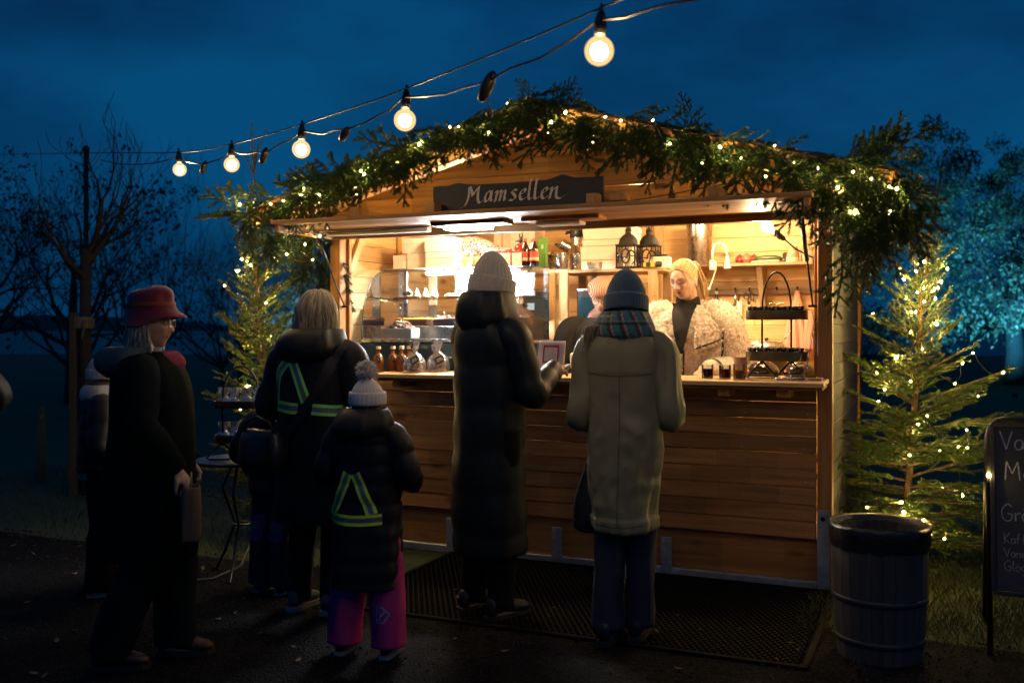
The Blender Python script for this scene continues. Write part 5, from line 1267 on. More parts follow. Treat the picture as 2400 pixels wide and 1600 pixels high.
b = MB(); loft(b, [(0, 0, 0, .045, .03), (0, 0, .004, .05, .035), (0, 0, .14, .052, .036), (0, 0, .21, .05, .03), (0, 0, .212, .046, .026)], 14, 24, folds(.004, 10, 1.5, 3), 5., (True, False)); b.build('body', pbr('kraft_paper', (.14, .085, .045), .85, bump=.15), t, True)
b = MB(); b.tube([(-.03, 0, .205), (-.028, 0, .25), (0, 0, .272), (.028, 0, .25), (.03, 0, .205)], .0035, 6); b.build('handle', pbr('kraft_cord', (.3, .2, .1), .9, bump=0), t, True)

# ---- child in pale hat behind her
H = 1.28
o, HM, s = person('child in pale fuzzy hat and dark jacket walking behind the crimson hat', (-2.24, 5.33, .006), R(-70), H, voxel=.012, arms=[((-.24, -.03, .82), (-.22, .08, .66)), ((.24, 0, .82), (.21, .10, .66))])
a_ = [((-.24, -.03, .82), (-.22, .08, .66)), ((.24, 0, .82), (.21, .10, .66))]
c_ = coat(o, [(0, 0, .90, .185, .16), (0, 0, .92, .20, .175), (0, 0, 1.06, .205, .17), (0, 0, 1.2, .205, .165), (0, 0, 1.33, .20, .155), (0, -.005, 1.40, .18, .14), (0, -.01, 1.46, .12, .11), (0, -.01, 1.50, .09, .09)], a_, s, NAVY(), puff(.09, .008, 11), sh=.095, el=.08, wrist=.055)
b = MB(); loft(b, [(0, 0, .855*s, .19*s, .165*s), (0, 0, .90*s, .192*s, .168*s), (0, 0, .93*s, .19*s, .165*s)], 8, 30, None, 2.3, (False, False)); b.build('jersey_hem', pbr('pale_blue_jersey', (.08, .16, .22), .85, bump=.2), o, True)
beanie(o, HM, s, pbr('pale_grey_knit', (.36, .36, .35), .95, bump=.6, bscale=150, sheen=.5), h=.17, r=(.102, .116), ribs=22, base=-.03, amp=.003)
collar(o, s, [(0, -.02, 1.40, .12, .11), (0, -.02, 1.45, .14, .13), (0, -.02, 1.50, .125, .12), (0, -.01, 1.53, .10, .10)], pbr('pale_grey_knit', (.36, .36, .35)), 'snood', folds(.01, 6, 1.4, 2))
trousers(o, STD, s, BLKT(), (.115, .105, .10, .095), folds(.010, 9, 1.4, 5)); shoes(o, STD, s, SHOE(), SOLE())

# ---- figure cut by the left edge
o, HM, s = person('person in dark jacket cut off by the left edge of the picture', (-3.04, 5.0, .006), R(40), 1.66, voxel=.014, arms=[((-.30, .0, 1.10), (-.2, .22, 1.05)), ((.34, -.04, 1.08), (.22, .16, 1.0))])
a_ = [((-.30, .0, 1.10), (-.2, .22, 1.05)), ((.34, -.04, 1.08), (.22, .16, 1.0))]
coat(o, [(0, 0, .80, .20, .17), (0, 0, .82, .215, .18), (0, 0, 1.05, .215, .175), (0, 0, 1.28, .22, .165), (0, -.005, 1.38, .20, .15), (0, -.01, 1.44, .145, .125), (0, -.01, 1.48, .10, .10)], a_, s, NAVY(), folds(.01, 3, 1.4, 41))
beanie(o, HM, s, MATS['dark_knit'], h=.17, ribs=24); trousers(o, STD, s, BLKT()); shoes(o, STD, s, SHOE(), SOLEB())
# ================================================================ the two vendors
FUR = None
def fur_mat():
    m, N, bb = _mat('curly_sheepskin'); v = _coords(N, rnd=False)
    vo = N.nodes.new('ShaderNodeTexVoronoi'); vo.inputs['Scale'].default_value = 42; vo.feature = 'SMOOTH_F1'; vo.inputs['Smoothness'].default_value = .6
    nz_ = _noise(N, v, 18, 4, .6); mxv = N.nodes.new('ShaderNodeMixRGB'); mxv.inputs['Fac'].default_value = .12; N.links.new(v, mxv.inputs['Color1']); N.links.new(nz_.outputs['Color'], mxv.inputs['Color2']); N.links.new(mxv.outputs['Color'], vo.inputs['Vector'])
    n2 = _noise(N, v, 160, 4, .7)
    r = _ramp(N, [(.0, (.82, .73, .62)), (.4, (.74, .63, .51)), (.75, (.50, .39, .29))]); N.links.new(vo.outputs['Distance'], r.inputs['Fac']); N.links.new(r.outputs['Color'], bb.inputs['Base Color'])
    sub = N.nodes.new('ShaderNodeMath'); sub.operation = 'MULTIPLY_ADD'; sub.inputs[1].default_value = -1.; N.links.new(vo.outputs['Distance'], sub.inputs[0]); N.links.new(n2.outputs['Fac'], sub.inputs[2])
    _bump(N, bb, sub.outputs[0], .5, .012); bb.inputs['Roughness'].default_value = .95; bb.inputs['Sheen Weight'].default_value = .5
    return m
FUR = fur_mat()
H = 1.74; fl = .118
px_, py_, _z = L(2.36, .46, 0)
arms = [((-.33, .02, 1.06), (-.20, .27, 1.07)), ((.34, .04, 1.06), (.13, .26, 1.09))]
hd = (.0, .17, 1.625)
VM = Matrix.Translation((px_, py_, fl)) @ Matrix.Rotation(R(180-25), 4, 'Z')
o, HM, s = person('blonde vendor in sheepskin coat looking down behind the counter', (px_, py_, fl), R(180-25), H, head=hd, yaw=R(-14), pitch=R(-19), arms=arms, voxel=.0045, tone=(.56, .35, .26), lip=(.46, .13, .12), brow=(.22, .11, .045), lid=(.24, .12, .10), curl=.8, lean=.07)
def fz(seed, amp=.014):
    def f(a, z, t): return amp*.55*mnoise.noise((math.cos(a)*6+seed, math.sin(a)*6, z*30)) + amp*.35*mnoise.noise((math.cos(a)*13, math.sin(a)*13+seed, z*62)) + .010*mnoise.noise((math.cos(a)*1.6, math.sin(a)*1.6+seed, z*5))
    return f
c_ = coat(o, [(0, 0, .62, .22, .19), (0, 0, .64, .24, .205), (0, .01, .85, .24, .20), (0, .02, 1.05, .245, .20), (0, .04, 1.22, .255, .19), (0, .05, 1.33, .25, .175), (0, .05, 1.40, .20, .15), (0, .045, 1.44, .13, .12), (0, .045, 1.46, .09, .09)], arms, s, FUR, fz(1), fz(2, .012), wrist=.078, sh=.118, el=.112, lean=.06, ns=120, nr=130, name='sheepskin_coat')
# big turned collar: two lapel slabs wrapped round the neck
b = MB(); rows = []
nA = 70
for i in range(nA+1):
    a = R(-150) + R(300)*i/nA           # 0 = back of the neck
    fr = abs(a)/R(150)
    inner = Vector((math.sin(a)*(.100+.01*fr), .045-math.cos(a)*.095+.02*fr, 1.505-.16*fr**1.5))
    outer = Vector((math.sin(a)*(.245-.06*max(0, fr-.8)/.2), .05-math.cos(a)*.20+.055*fr, 1.40-.19*fr**1.4))
    row = []
    for j in range(15):
        f = j/14; p = inner.lerp(outer, f); p.z += .035*math.sin(PI*f)**.8; out_ = Vector((math.sin(a), -math.cos(a), .3)).normalized(); p += out_*.035*math.sin(PI*min(1, f*1.05))
        p += out_*(.010*mnoise.noise((a*9, f*9, 1))+.007*mnoise.noise((a*20, f*18, 5)))
        row.append(tuple(p*1.0))
    for j in range(14, -1, -1):
        f = j/14; p = inner.lerp(outer, f); p.z += .035*math.sin(PI*f)**.8-.03; row.append(tuple(p))
    rows.append(row)
b.rings([[tuple(Vector(p)) for p in r] for r in rows], True, True, True); cl = b.build('fur_collar', FUR, o, True)
TRIM = pbr('dark_leather_trim', (.010, .012, .018), .5, bump=.1)
b = MB(); b.tube([Vector(r[14])+Vector((0, 0, -.004)) for r in rows], .0055, 6); b.build('collar_trim', TRIM, cl, True)
for pts, nm in (([(.245, 1.30), (.235, 1.20), (.21, 1.08), (.19, .95)], 'seam_trim'), ([(-.24, 1.31), (-.235, 1.20), (-.21, 1.08)], 'seam_trim'), ([(-.02, 1.20), (-.015, 1.1), (-.01, .9)], 'front_edge_trim')):
    ribbon(o, c_, pts, .012, TRIM, nm, .006, (0, 1, 0))
e_, w_ = arms[0]
for k in (0, 1):
    e_, w_ = Vector(arms[k][0]), Vector(arms[k][1]); dv = (w_-e_).normalized(); b = MB(); sleeve(b, [w_-dv*.02, w_-dv*.005, w_+dv*.01], [.082, .086, .082], 8, 20); b.build('cuff_trim', TRIM, o, True)
    b = MB(); sleeve(b, [w_+dv*.005, w_+dv*.03, w_+dv*.06], [.074, .070, .055], 12, 22, fz(4, .01)); b.build('fur_cuff', FUR, o, True)
# black roll-neck
RIB = pbr('black_rib_knit', (.010, .011, .012), .95, bump=.4, bscale=150)
def ribk(a, z, t): return .0022*math.cos(a*34)
b = MB(); loft(b, [(0, .055, 1.40, .10, .095), (0, .055, 1.44, .088, .085), (0, .062, 1.485, .076, .078), (0, .068, 1.525, .072, .074), (0, .068, 1.53, .066, .068)], 24, 136, ribk, 2., (False, False)); b.build('roll_neck', RIB, o, True)
b = MB(); bv = BVHTree.FromPolygons([v.co for v in c_.data.vertices], [p.vertices for p in c_.data.polygons]); rows_ = []
for k in range(14):
    z = 1.18+.31*k/13; hw = .010+.068*(k/13)**.8; rw = []
    for e in range(9):
        h_ = bv.ray_cast(Vector((-.005+hw*(e/4-1), 1, z)), Vector((0, -1, 0))); y_ = (h_[0].y if h_[0] is not None else .15); rw.append((-.005+hw*(e/4-1), y_+.020, z))
    rows_.append(rw)
b.rings(rows_, closed=False); b.build('jersey_front', RIB, o, True)
# hair drawn back into a ponytail
BH = hairmat('golden_hair', (.34, .21, .085), (.68, .48, .24), .4)
hb = MB(); hb.sphere((0, -.016*s, .020*s), (.079*s, .098*s, .104*s), 30, 20, HM)
capm = hb.build('hair_cap', pbr('golden_hair_base', (.40, .26, .11), .5, bump=.5, bscale=60), o, True)
bm = bmesh.new(); bm.from_mesh(capm.data); inv = HM.inverted()
kill = [f for f in bm.faces if (lambda q: q.y/s > .050 - .30*max(0, q.z/s-.060) and q.z/s < .088)(inv @ f.calc_center_median()) or (inv @ f.calc_center_median()).z/s < -.05]
bmesh.ops.delete(bm, geom=kill, context='FACES'); bm.to_mesh(capm.data); bm.free()
b = MB(); rs = random.Random(15); tie = Vector((0, -.118, .050))
def onskull(v, k=1.05):
    c = Vector((0, -.016, .020)); d = (v-c); q = math.sqrt((d.x/.079)**2+(d.y/.098)**2+(d.z/.104)**2); return c+d/q*k
def fn(rs):
    a = rs.uniform(-1.25, 1.25); t = abs(a)/1.25; st = Vector((math.sin(a)*.070, .076*math.cos(a)**.7*(1-.35*t), .102-.080*t**1.6))
    k = 1.03+rs.random()*.05; p = [onskull(st, 1.0)]
    for f in (.25, .5, .75): p.append(onskull(st.lerp(tie, f)+Vector((0, 0, .03*(1-t)*math.sin(PI*f))), k))
    p.append(tie*.98); return [HM @ (q*s) for q in p]
strands(b, rs, fn, 520, .0030, 13, 3, .3)
def fn(rs):
    e = rs.gauss(0, .014); g = rs.gauss(0, .01)
    return [HM @ (tie*s), HM @ (Vector((e*.6-.005, -.150, .055+g))*s), HM @ (Vector((e-.012, -.170+g, -.005))*s), HM @ (Vector((e*1.2-.020, -.172+g, -.075))*s), HM @ (Vector((e*.9-.026, -.165+g, -.15-.03*rs.random()))*s)]
strands(b, rs, fn, 110, .0030, 13, 3, .6)
def fn(rs):
    sg = rs.choice((-1, 1)); e = rs.gauss(0, .004)
    return [HM @ (Vector((sg*.018+e, .074, .098))*s), HM @ (Vector((sg*.052+e, .082, .065))*s), HM @ (Vector((sg*.066+e, .075, .01))*s), HM @ (Vector((sg*.064+e*2, .078, -.05))*s), HM @ (Vector((sg*.058+e*3, .080, -.08-.03*rs.random()))*s)]
strands(b, rs, fn, 7, .0012, 14, 3, .6)
b.build('hair', BH, o, True, fix=False)
b = MB(); b.lathe([(.016, -.01), (.02, 0), (.016, .01)], 14, M=HM @ TR(tuple(tie*s), (R(75), 0, 0))); b.build('hair_tie', RIB, o, True)
for sg in (-1, 1):
    b = MB(); b.tube([HM @ (Vector((sg*.082, -.006, -.030))*s), HM @ (Vector((sg*.084, -.006, -.038))*s)], .0035, 8); b.sphere(tuple(HM @ (Vector((sg*.084, -.006, -.047))*s)), .0055, 10, 7); b.build('earring', STEEL(), o, True)
def fur(root, src, n, seed, ln, mat):
    me = src.data; rs = random.Random(seed); b = MB(); ar = np.array([p.area for p in me.polygons]); cu = np.cumsum(ar)/ar.sum()
    for k in range(n):
        p = me.polygons[int(np.searchsorted(cu, rs.random()))]; c = p.center; nn = p.normal
        if nn.y < -.55 or (abs(c.x) < .095 and c.y > .1 and c.z > 1.16 and n > 8000): continue
        q = Vector(c)+Vector((rs.gauss(0, .004), rs.gauss(0, .004), rs.gauss(0, .004))); t1 = Vector((rs.gauss(0, 1), rs.gauss(0, 1), rs.gauss(-.6, 1))).normalized()
        b.tube([q, q+nn*ln*.5+t1*ln*.25, q+nn*ln*.6+t1*ln*.8], [.0026, .0022, .0008], 3, cap=False)
    o_ = b.build('wool', mat, src, True, fix=False); o_['kind'] = 'stuff'
WOOL = hairmat('cream_wool', (.58, .47, .36), (.86, .78, .67), .9)
fur(o, c_, 9000, 1, .012, WOOL); fur(o, cl, 6500, 2, .014, WOOL)
trousers(o, STD, s, BLKT()); shoes(o, STD, s, SHOE(), SOLEB())

# ---- second vendor: striped cap and glasses, bending behind
H = 1.66; px_, py_, _z = L(1.555, .93, 0)
arms = [((-.29, .04, 1.05), (-.16, .25, .98)), ((.29, .06, 1.05), (.14, .26, 1.0))]
o, HM, s = person('vendor in striped orange cap and glasses bending behind the khaki coat', (px_, py_, fl), R(180+12), H, head=(-.02, .16, 1.535), yaw=R(-30), pitch=R(-18), arms=arms, voxel=.0065, tone=(.56, .31, .21), lip=(.40, .14, .12), lean=.09)
coat(o, [(0, 0, .80, .19, .17), (0, 0, .82, .205, .18), (0, .03, 1.05, .205, .175), (0, .06, 1.28, .215, .165), (0, .075, 1.37, .20, .15), (0, .08, 1.43, .13, .12), (0, .085, 1.46, .09, .09)], arms, s, pbr('charcoal_knit', (.018, .019, .021), .95, bump=.5, bscale=120), folds(.01, 4, 1.4, 44), lean=.09, name='cardigan')
m, N, bb = _mat('orange_striped_cotton'); v = _coords(N, rnd=False); wv = N.nodes.new('ShaderNodeTexWave'); wv.inputs['Scale'].default_value = 30; wv.bands_direction = 'X'; N.links.new(v, wv.inputs['Vector'])
r_ = _ramp(N, [(.40, (.52, .40, .28)), (.55, (.34, .08, .03))]); N.links.new(wv.outputs['Fac'], r_.inputs['Fac']); N.links.new(r_.outputs['Color'], bb.inputs['Base Color']); bb.inputs['Roughness'].default_value = .9
b = MB(); prof = [(.98, .0), (1.08, .015), (1.13, .04), (1.06, .068), (.85, .09), (.5, .102), (.1, .107), (.01, .107)]
b.lathe([(f*.092*s, z*s) for f, z in prof], 36, M=HM @ TR((0, -.012*s, .046*s), (R(-10), 0, 0), (1, 1.14, 1)), cap0=False); cp_ = b.build('striped_cap', m, o, True)
b = MB(); b.lathe([(.0925*s, -.004), (.0955*s, .004), (.0955*s, .024*s), (.092*s, .028*s)], 36, M=HM @ TR((0, -.012*s, .044*s), (R(-10), 0, 0), (1, 1.14, 1)), cap0=False, cap1=False); b.build('cap_band', m, cp_, True)
b = MB()
for sg in (-1, 1):
    b.tube([HM @ Vector(((sg*.033+.024*math.cos(a))*s, .097*s, (.008+.021*math.sin(a))*s)) for a in [2*PI*i/16 for i in range(17)]], .0022, 5)
    b.tube([HM @ Vector((sg*.057*s, .096*s, .014*s)), HM @ Vector((sg*.078*s, .03*s, .014*s)), HM @ Vector((sg*.079*s, -.01*s, .008*s))], .0016, 5)
b.tube([HM @ Vector((-.010*s, .1*s, .012*s)), HM @ Vector((0, .104*s, .016*s)), HM @ Vector((.010*s, .1*s, .012*s))], .0018, 5)
b.build('spectacles', pbr('tortoiseshell', (.08, .03, .01), .25, bump=0), o, True)
b = MB(); rs = random.Random(19)
def fn(rs):
    sg = rs.choice((-1, 1)); e = rs.gauss(0, .006)
    return [HM @ (Vector((sg*.078, -.02+e, .03))*s), HM @ (Vector((sg*.084, -.03+e, -.03))*s), HM @ (Vector((sg*.08, -.05+e*2, -.07))*s)]
strands(b, rs, fn, 60, .0035, 8); b.build('hair', hairmat('brown_hair', (.03, .017, .010), (.10, .06, .035)), o, True, fix=False)
trousers(o, STD, s, BLKT()); shoes(o, STD, s, SHOE(), SOLEB())
# ================================================================ goods, shelves and kitchen things in the stall
def at(name, label, cat, u, d, w_, rz=0., group=None): return thing(name, label, cat, L(u, d, w_), -TH+rz, group)
def bx(parent, name, mat, c, dm, ch=.003, rot=None):
    b = MB(); b.box((0, 0, 0), dm, ch=ch); return b.build(name, mat, parent, loc=c, rot=rot)
def lt(parent, name, mat, prof, n=18, c=(0, 0, 0), M=None, cap0=True, cap1=True, sx=1, sy=1):
    b = MB(); b.lathe(prof, n, c, M, cap0, cap1, sx, sy); return smooth_by_angle(b.build(name, mat, parent), 45)
def tb(parent, name, mat, pts, r, n=7):
    b = MB(); b.tube(pts, r, n); return b.build(name, mat, parent, True)
CLEAR = glass('clear_glass', (.97, .98, .97), .10, .02)
CELLO = glass('cellophane', (.95, .95, .93), 1.2, .10, 1.6)
_N = CELLO.node_tree; _d = _N.nodes.new('ShaderNodeBsdfDiffuse'); _d.inputs['Color'].default_value = (.8, .8, .8, 1); _x = _N.nodes.new('ShaderNodeMixShader'); _x.inputs['Fac'].default_value = .14
_o = _N.nodes['Material Output'].inputs['Surface']; _N.links.new(_o.links[0].from_socket, _x.inputs[1]); _N.links.new(_d.outputs[0], _x.inputs[2]); _N.links.new(_x.outputs[0], _o)
CASEG = glass('case_glass', (.96, .985, .97), .25, .02)
# ---- display case
CW, CTOP = 1.155, 1.865
t = at('display_case', 'curved-glass refrigerated cake case standing on the counter', 'display case', .17, .06, 1.163)
bx(t, 'base', pbr('navy_enamel', (.012, .035, .055), .35, .2, .1, bump=0, coat=.4), (CW/2, .30, .097), (CW, .60, .194), .006)
bx(t, 'base_moulding', STEEL(), (CW/2, .02, .203), (CW, .05, .012), .003)
bx(t, 'deck', STEEL(), (CW/2, .31, .213), (CW-.02, .56, .010), .002)
prof = [(.035+.345*(1-math.cos(PI/2*i/14))**1.15, .215+(CTOP-1.163-.215)*math.sin(PI/2*i/14)**.92) for i in range(15)]
b = MB(); b.rings([[(0.004, y, z), (CW-.004, y, z)] for y, z in prof], closed=False); b.build('front_glass', CASEG, t, True)
for x in (0.0, CW):
    b = MB(); pl_ = [(y, z) for y, z in prof]+[(.60, CTOP-1.163), (.60, .215)]
    b.add([(x, y, z) for y, z in pl_], [tuple(range(len(pl_)))]); b.build('side_glass', CASEG, t)
    b = MB(); b.tube([(x, y, z) for y, z in prof], .004, 6); b.build('glass_edge', pbr('green_glass_edge', (.03, .10, .08), .2, bump=0), t, True)
    bx(t, 'rear_post', STEEL(), (x+(.02 if x == 0 else -.02), .60, .46), (.035, .02, .50), .003)
bx(t, 'middle_post', STEEL(), (.60, .60, .46), (.035, .02, .50), .003)
bx(t, 'top_glass', CASEG, (CW/2, .49, CTOP-1.163), (CW, .23, .006), 0)
bx(t, 'shelf_glass', CASEG, (CW/2, .42, .497), (CW-.03, .30, .006), 0)
for x in (.03, CW-.03, .60): bx(t, 'shelf_bracket', STEEL(), (x, .42, .488), (.014, .30, .010), .002)
for x in (.24, .92): bx(t, 'sliding_door_stile', wood('dark_stile', (.10, .06, .03), (.2, .13, .06), 2, .6), (x, .612, .45), (.07, .012, .46), .003)
bx(t, 'rear_door', pbr('smoked_panel', (.10, .085, .07), .3, bump=0), (.80, .622, .35), (.30, .006, .26), .001)
bx(t, 'added_reflector', pbr('white_enamel', (.8, .8, .8), .3, bump=0), (.74, .60, .60), (.62, .006, .17), .001)  # white panel added to bounce the strip's light and brighten the case
bx(t, 'light_strip', emit('case_tube', (.97, .97, 1.), 520.), (.66, .40, CTOP-1.163-.024), (.70, .05, .022), .004)
bx(t, 'step', STEEL(), (.62, .40, .262), (.90, .20, .085), .003)
bx(t, 'logo_plate', BLACK(), (.70, -.003, .10), (.075, .006, .026), .002)
b = MB()
for i, (x, w_) in enumerate(((.668, .010), (.682, .006), (.694, .006), (.706, .008))): b.box((x, -.0067, .10), (w_, .0008, .010))
b.build('logo_marks', WHITE(), t)
# cakes
def tag_card(t, c, w_=.055, h=.026):
    k = bx(t, 'name_card', pbr('slate_card', (.02, .02, .02), .7, bump=0), c, (w_, .003, h), .0005, (R(-12), 0, 0))
    b = MB()
    for i, (dz, l) in enumerate(((.005, .7), (-.004, .5))): b.box((0, -.0022, dz), (w_*l, .0006, .0022))
    b.build('chalk_lines', WHITE(), k)
def crumbs(t, name, mats, cx, cy_, cz, wx, wy, n, r, rs, dome=0.):
    """many nut pieces heaped on a cake"""
    b = MB()
    for i in range(n):
        x, y = rs.uniform(-1, 1), rs.uniform(-1, 1); h = dome*max(0, 1-x*x*.9-y*y*.6); b.mi = rs.randrange(len(mats)); q = r*rs.uniform(.6, 1.3)
        b.sphere((0, 0, 0), 1, 5, 4, TR((cx+x*wx, cy_+y*wy, cz+h*rs.uniform(.3, 1)), (rs.random()*6, rs.random()*6, 0), (q, q*.8, q*.6)))
    o = b.build(name, mats, t); o['kind'] = 'stuff'; return o
NUT1 = pbr('roast_nut', (.34, .17, .06), .7, bump=0); NUT2 = pbr('pale_nut', (.62, .44, .24), .7, bump=0); CHOC = pbr('chocolate', (.035, .016, .009), .4, bump=.2); BERRY = pbr('dark_berry', (.03, .012, .03), .4, bump=0)
rs = random.Random(31)
c = at('cake_box', 'white open carton heaped with nutty cake pieces, in the case', 'carton', .395, .23, 1.385)
bx(c, 'carton', WHITE(), (0, 0, .034), (.235, .12, .066), .002); crumbs(c, 'nut_topping', [NUT1, NUT2, BERRY, NUT2], 0, .01, .068, .09, .045, 170, .012, rs, .055)
c = at('loaf_cake', 'orange-glazed loaf cake on the step of the case', 'cake', .37, .46, 1.470)
bx(c, 'sponge', pbr('dark_sponge', (.13, .05, .018), .9, bump=.5, bscale=60), (0, 0, .020), (.26, .10, .038), .008); bx(c, 'glaze', pbr('orange_glaze', (.72, .33, .03), .35, bump=.2), (0, 0, .046), (.272, .11, .022), .010); crumbs(c, 'nuts', [NUT1, CHOC, NUT2], 0, 0, .058, .125, .045, 60, .006, rs)
c = at('chocolate_cake', 'dark chocolate cake with pink and green topping in the case', 'cake', .675, .46, 1.470)
bx(c, 'sponge', CHOC, (0, 0, .022), (.24, .11, .044), .006); bx(c, 'icing', pbr('pink_icing', (.66, .34, .25), .5, bump=.3), (0, 0, .050), (.235, .108, .016), .006); crumbs(c, 'topping', [pbr('cream', (.8, .74, .62), .5, bump=0), pbr('mint_leaf', (.10, .28, .08), .6, bump=0), MATS['pink_icing']], 0, 0, .062, .11, .045, 46, .011, rs)
for x in (-.05, .11): tb(c, 'stick', WHITE(), [(x, 0, .05), (x-.012, 0, .10)], .0025, 5)
tag_card(c, (.075, -.075, .024), .075, .034)
c = at('yellow_cake', 'golden layered cake at the right end of the case', 'cake', 1.23, .40, 1.470)
bx(c, 'sponge', pbr('golden_sponge', (.66, .36, .08), .8, bump=.4, bscale=60), (0, 0, .03), (.12, .10, .06), .006); bx(c, 'cream', MATS['cream'], (0, 0, .064), (.115, .096, .01), .004)
for i, (u, lab) in enumerate(((.335, 'first'), (.395, 'second'), (.465, 'third'), (.535, 'fourth'))):
    c = at('meringue_tart', 'peaked meringue tart on the upper glass shelf, %s from the left' % lab, 'tart', u, .46, 1.664, 0, 'meringue tarts')
    lt(c, 'crust', pbr('pastry', (.50, .29, .12), .8, bump=.3), [(.020, 0), (.027, .016), (.025, .018)], 14)
    lt(c, 'peak', pbr('toasted_meringue', (.82, .62, .36), .6, bump=.2), [(.026, .017), (.024, .028), (.014, .048), (.006, .066), (.001, .074)], 14)
c = at('pastry_tray', 'pale oval tray under the left meringue tarts', 'tray', .30, .45, 1.6615); lt(c, 'tray', pbr('pale_pink_china', (.7, .52, .44), .4, bump=0), [(.05, 0), (.075, .010), (.078, .011), (.074, .009), (.045, .0015)], 24, sx=1.2); tag_card(c, (.045, -.045, .036), .065, .026)
c = at('fruit_flan', 'flat glazed fruit flan on the upper shelf of the case', 'flan', .80, .45, 1.6615); bx(c, 'pastry', MATS['pastry'], (0, 0, .012), (.30, .12, .022), .006); crumbs(c, 'fruit', [pbr('red_fruit', (.5, .06, .05), .3, bump=0), MATS['cream'], NUT2], 0, 0, .026, .14, .05, 60, .010, rs); tag_card(c, (.06, -.07, .03))
# ---- white boxes on the case top
def carton(label, u0, u1, w0, w1, d, dp, rz=0., grp='white cake cartons on the case'):
    c = at('cake_carton', label, 'carton', (u0+u1)/2, d, w0, rz, grp); ln, h = u1-u0, w1-w0
    bx(c, 'box', WHITE(), (0, 0, h*.45), (ln-.003, dp-.003, h*.9), .0015); bx(c, 'lid', WHITE(), (0, -.001, h*.5), (ln, dp, h*.98), .002) if False else bx(c, 'lid', WHITE(), (0, 0, h*.80), (ln, dp, h*.38), .002)
carton('white cake carton at lower left of the stack on the case', .183, .297, 1.878, 1.978, .56, .15)
carton('white cake carton in the middle of the lower row on the case', .301, .462, 1.878, 1.988, .56, .16)
carton('white cake carton at the right of the lower row on the case', .478, .705, 1.878, 1.985, .53, .2)
carton('white cake carton on top at the left of the stack', .262, .448, 1.99, 2.095, .57, .17)
carton('largest white cake carton on top at the right of the stack', .466, .69, 1.989, 2.092, .54, .2)
c = at('cardboard_sheet', 'flattened card sheets lying under the white cartons', 'cardboard', .34, .47, 1.8695); bx(c, 'sheet', pbr('tan_card', (.55, .38, .2), .8, bump=.1), (0, 0, .002), (.40, .2, .003), .0005, (0, 0, .05)); bx(c, 'sheet', MATS['tan_card'], (.05, .02, .0058), (.36, .18, .003), .0005, (0, 0, -.06))
c = at('gift_box', 'white gift box tied with a red ribbon bow', 'gift box', 1.137, .50, 1.872)
bx(c, 'box', WHITE(), (0, 0, .045), (.148, .13, .09), .002); RB = pbr('red_ribbon', (.50, .02, .02), .35, bump=0)
bx(c, 'ribbon', RB, (0, 0, .0455), (.010, .132, .092), .0005); bx(c, 'ribbon', RB, (0, 0, .0452), (.150, .010, .0915), .0005)
b = MB()
for sg in (-1, 1): b.tube([(0, 0, .092), (sg*.04, -.01, .115), (sg*.075, -.01, .105), (sg*.045, .01, .094), (0, 0, .093)], .006, 6)
for sg in (-1, 1): b.tube([(0, 0, .092), (sg*.05, -.02, .098), (sg*.085, -.03, .085)], .004, 5)
b.build('bow', RB, c, True)
c = at('red_ornament', 'round red ornament with a black leaf top above the gift box', 'ornament', 1.145, .58, 1.965)
lt(c, 'ball', pbr('red_lacquer', (.55, .02, .015), .15, coat=.5, bump=0), [(.012, 0), (.034, .012), (.044, .035), (.040, .055), (.02, .07), (.006, .072)], 22)
b = MB(); b.sphere((0, 0, .095), (.018, .012, .022), 10, 7); b.tube([(0, 0, .10), (-.008, 0, .13), (-.004, 0, .145)], [.008, .006, .002], 6); b.tube([(0, 0, .10), (.014, 0, .125), (.016, 0, .14)], [.008, .006, .002], 6); b.tube([(0, 0, .085), (-.03, 0, .092), (-.042, 0, .085)], [.008, .006, .003], 6); b.build('black_top', BLACK(), c, True)
bx(c, 'stand', WHITE(), (0, 0, -.045), (.06, .06, .09), .003)
for i, (u, d) in enumerate(((1.225, .47), (1.255, .53), (1.292, .47))):
    c = at('drink_bottle', 'dark drink bottle with red label and cap, %s of three on the case' % ('left', 'middle', 'right')[i], 'bottle', u, d, 1.872, 0, 'dark drink bottles')
    lt(c, 'glass', pbr('dark_cola', (.012, .006, .005), .08, coat=.6, bump=0), [(.026, 0), (.030, .006), (.030, .100), (.026, .125), (.013, .155), (.011, .170)], 18)
    lt(c, 'label', vcol('drink_label', .5, bump=0) if False else pbr('red_label', (.55, .07, .04), .5, var=.5, scale=60, bump=0), [(.0306, .032), (.0306, .098)], 18, cap0=False, cap1=False)
    lt(c, 'label_panel', pbr('cream_label', (.75, .60, .40), .5, var=.4, scale=90, bump=0), [(.0310, .040), (.0310, .056)], 18, cap0=False, cap1=False)
    lt(c, 'cap', pbr('pink_cap', (.62, .16, .12), .4, bump=0), [(.0125, .168), (.0135, .170), (.0135, .186), (.012, .188)], 14)
c = at('green_packet', 'tall green packet behind the dark bottles', 'packet', 1.295, .62, 1.872); bx(c, 'box', pbr('green_print', (.07, .22, .03), .5, var=.2, bump=0), (0, 0, .10), (.06, .045, .20), .002); bx(c, 'printed_mark', pbr('pale_green_print', (.3, .5, .15), .5, bump=0), (.005, -.0232, .14), (.018, .001, .03), .0003)
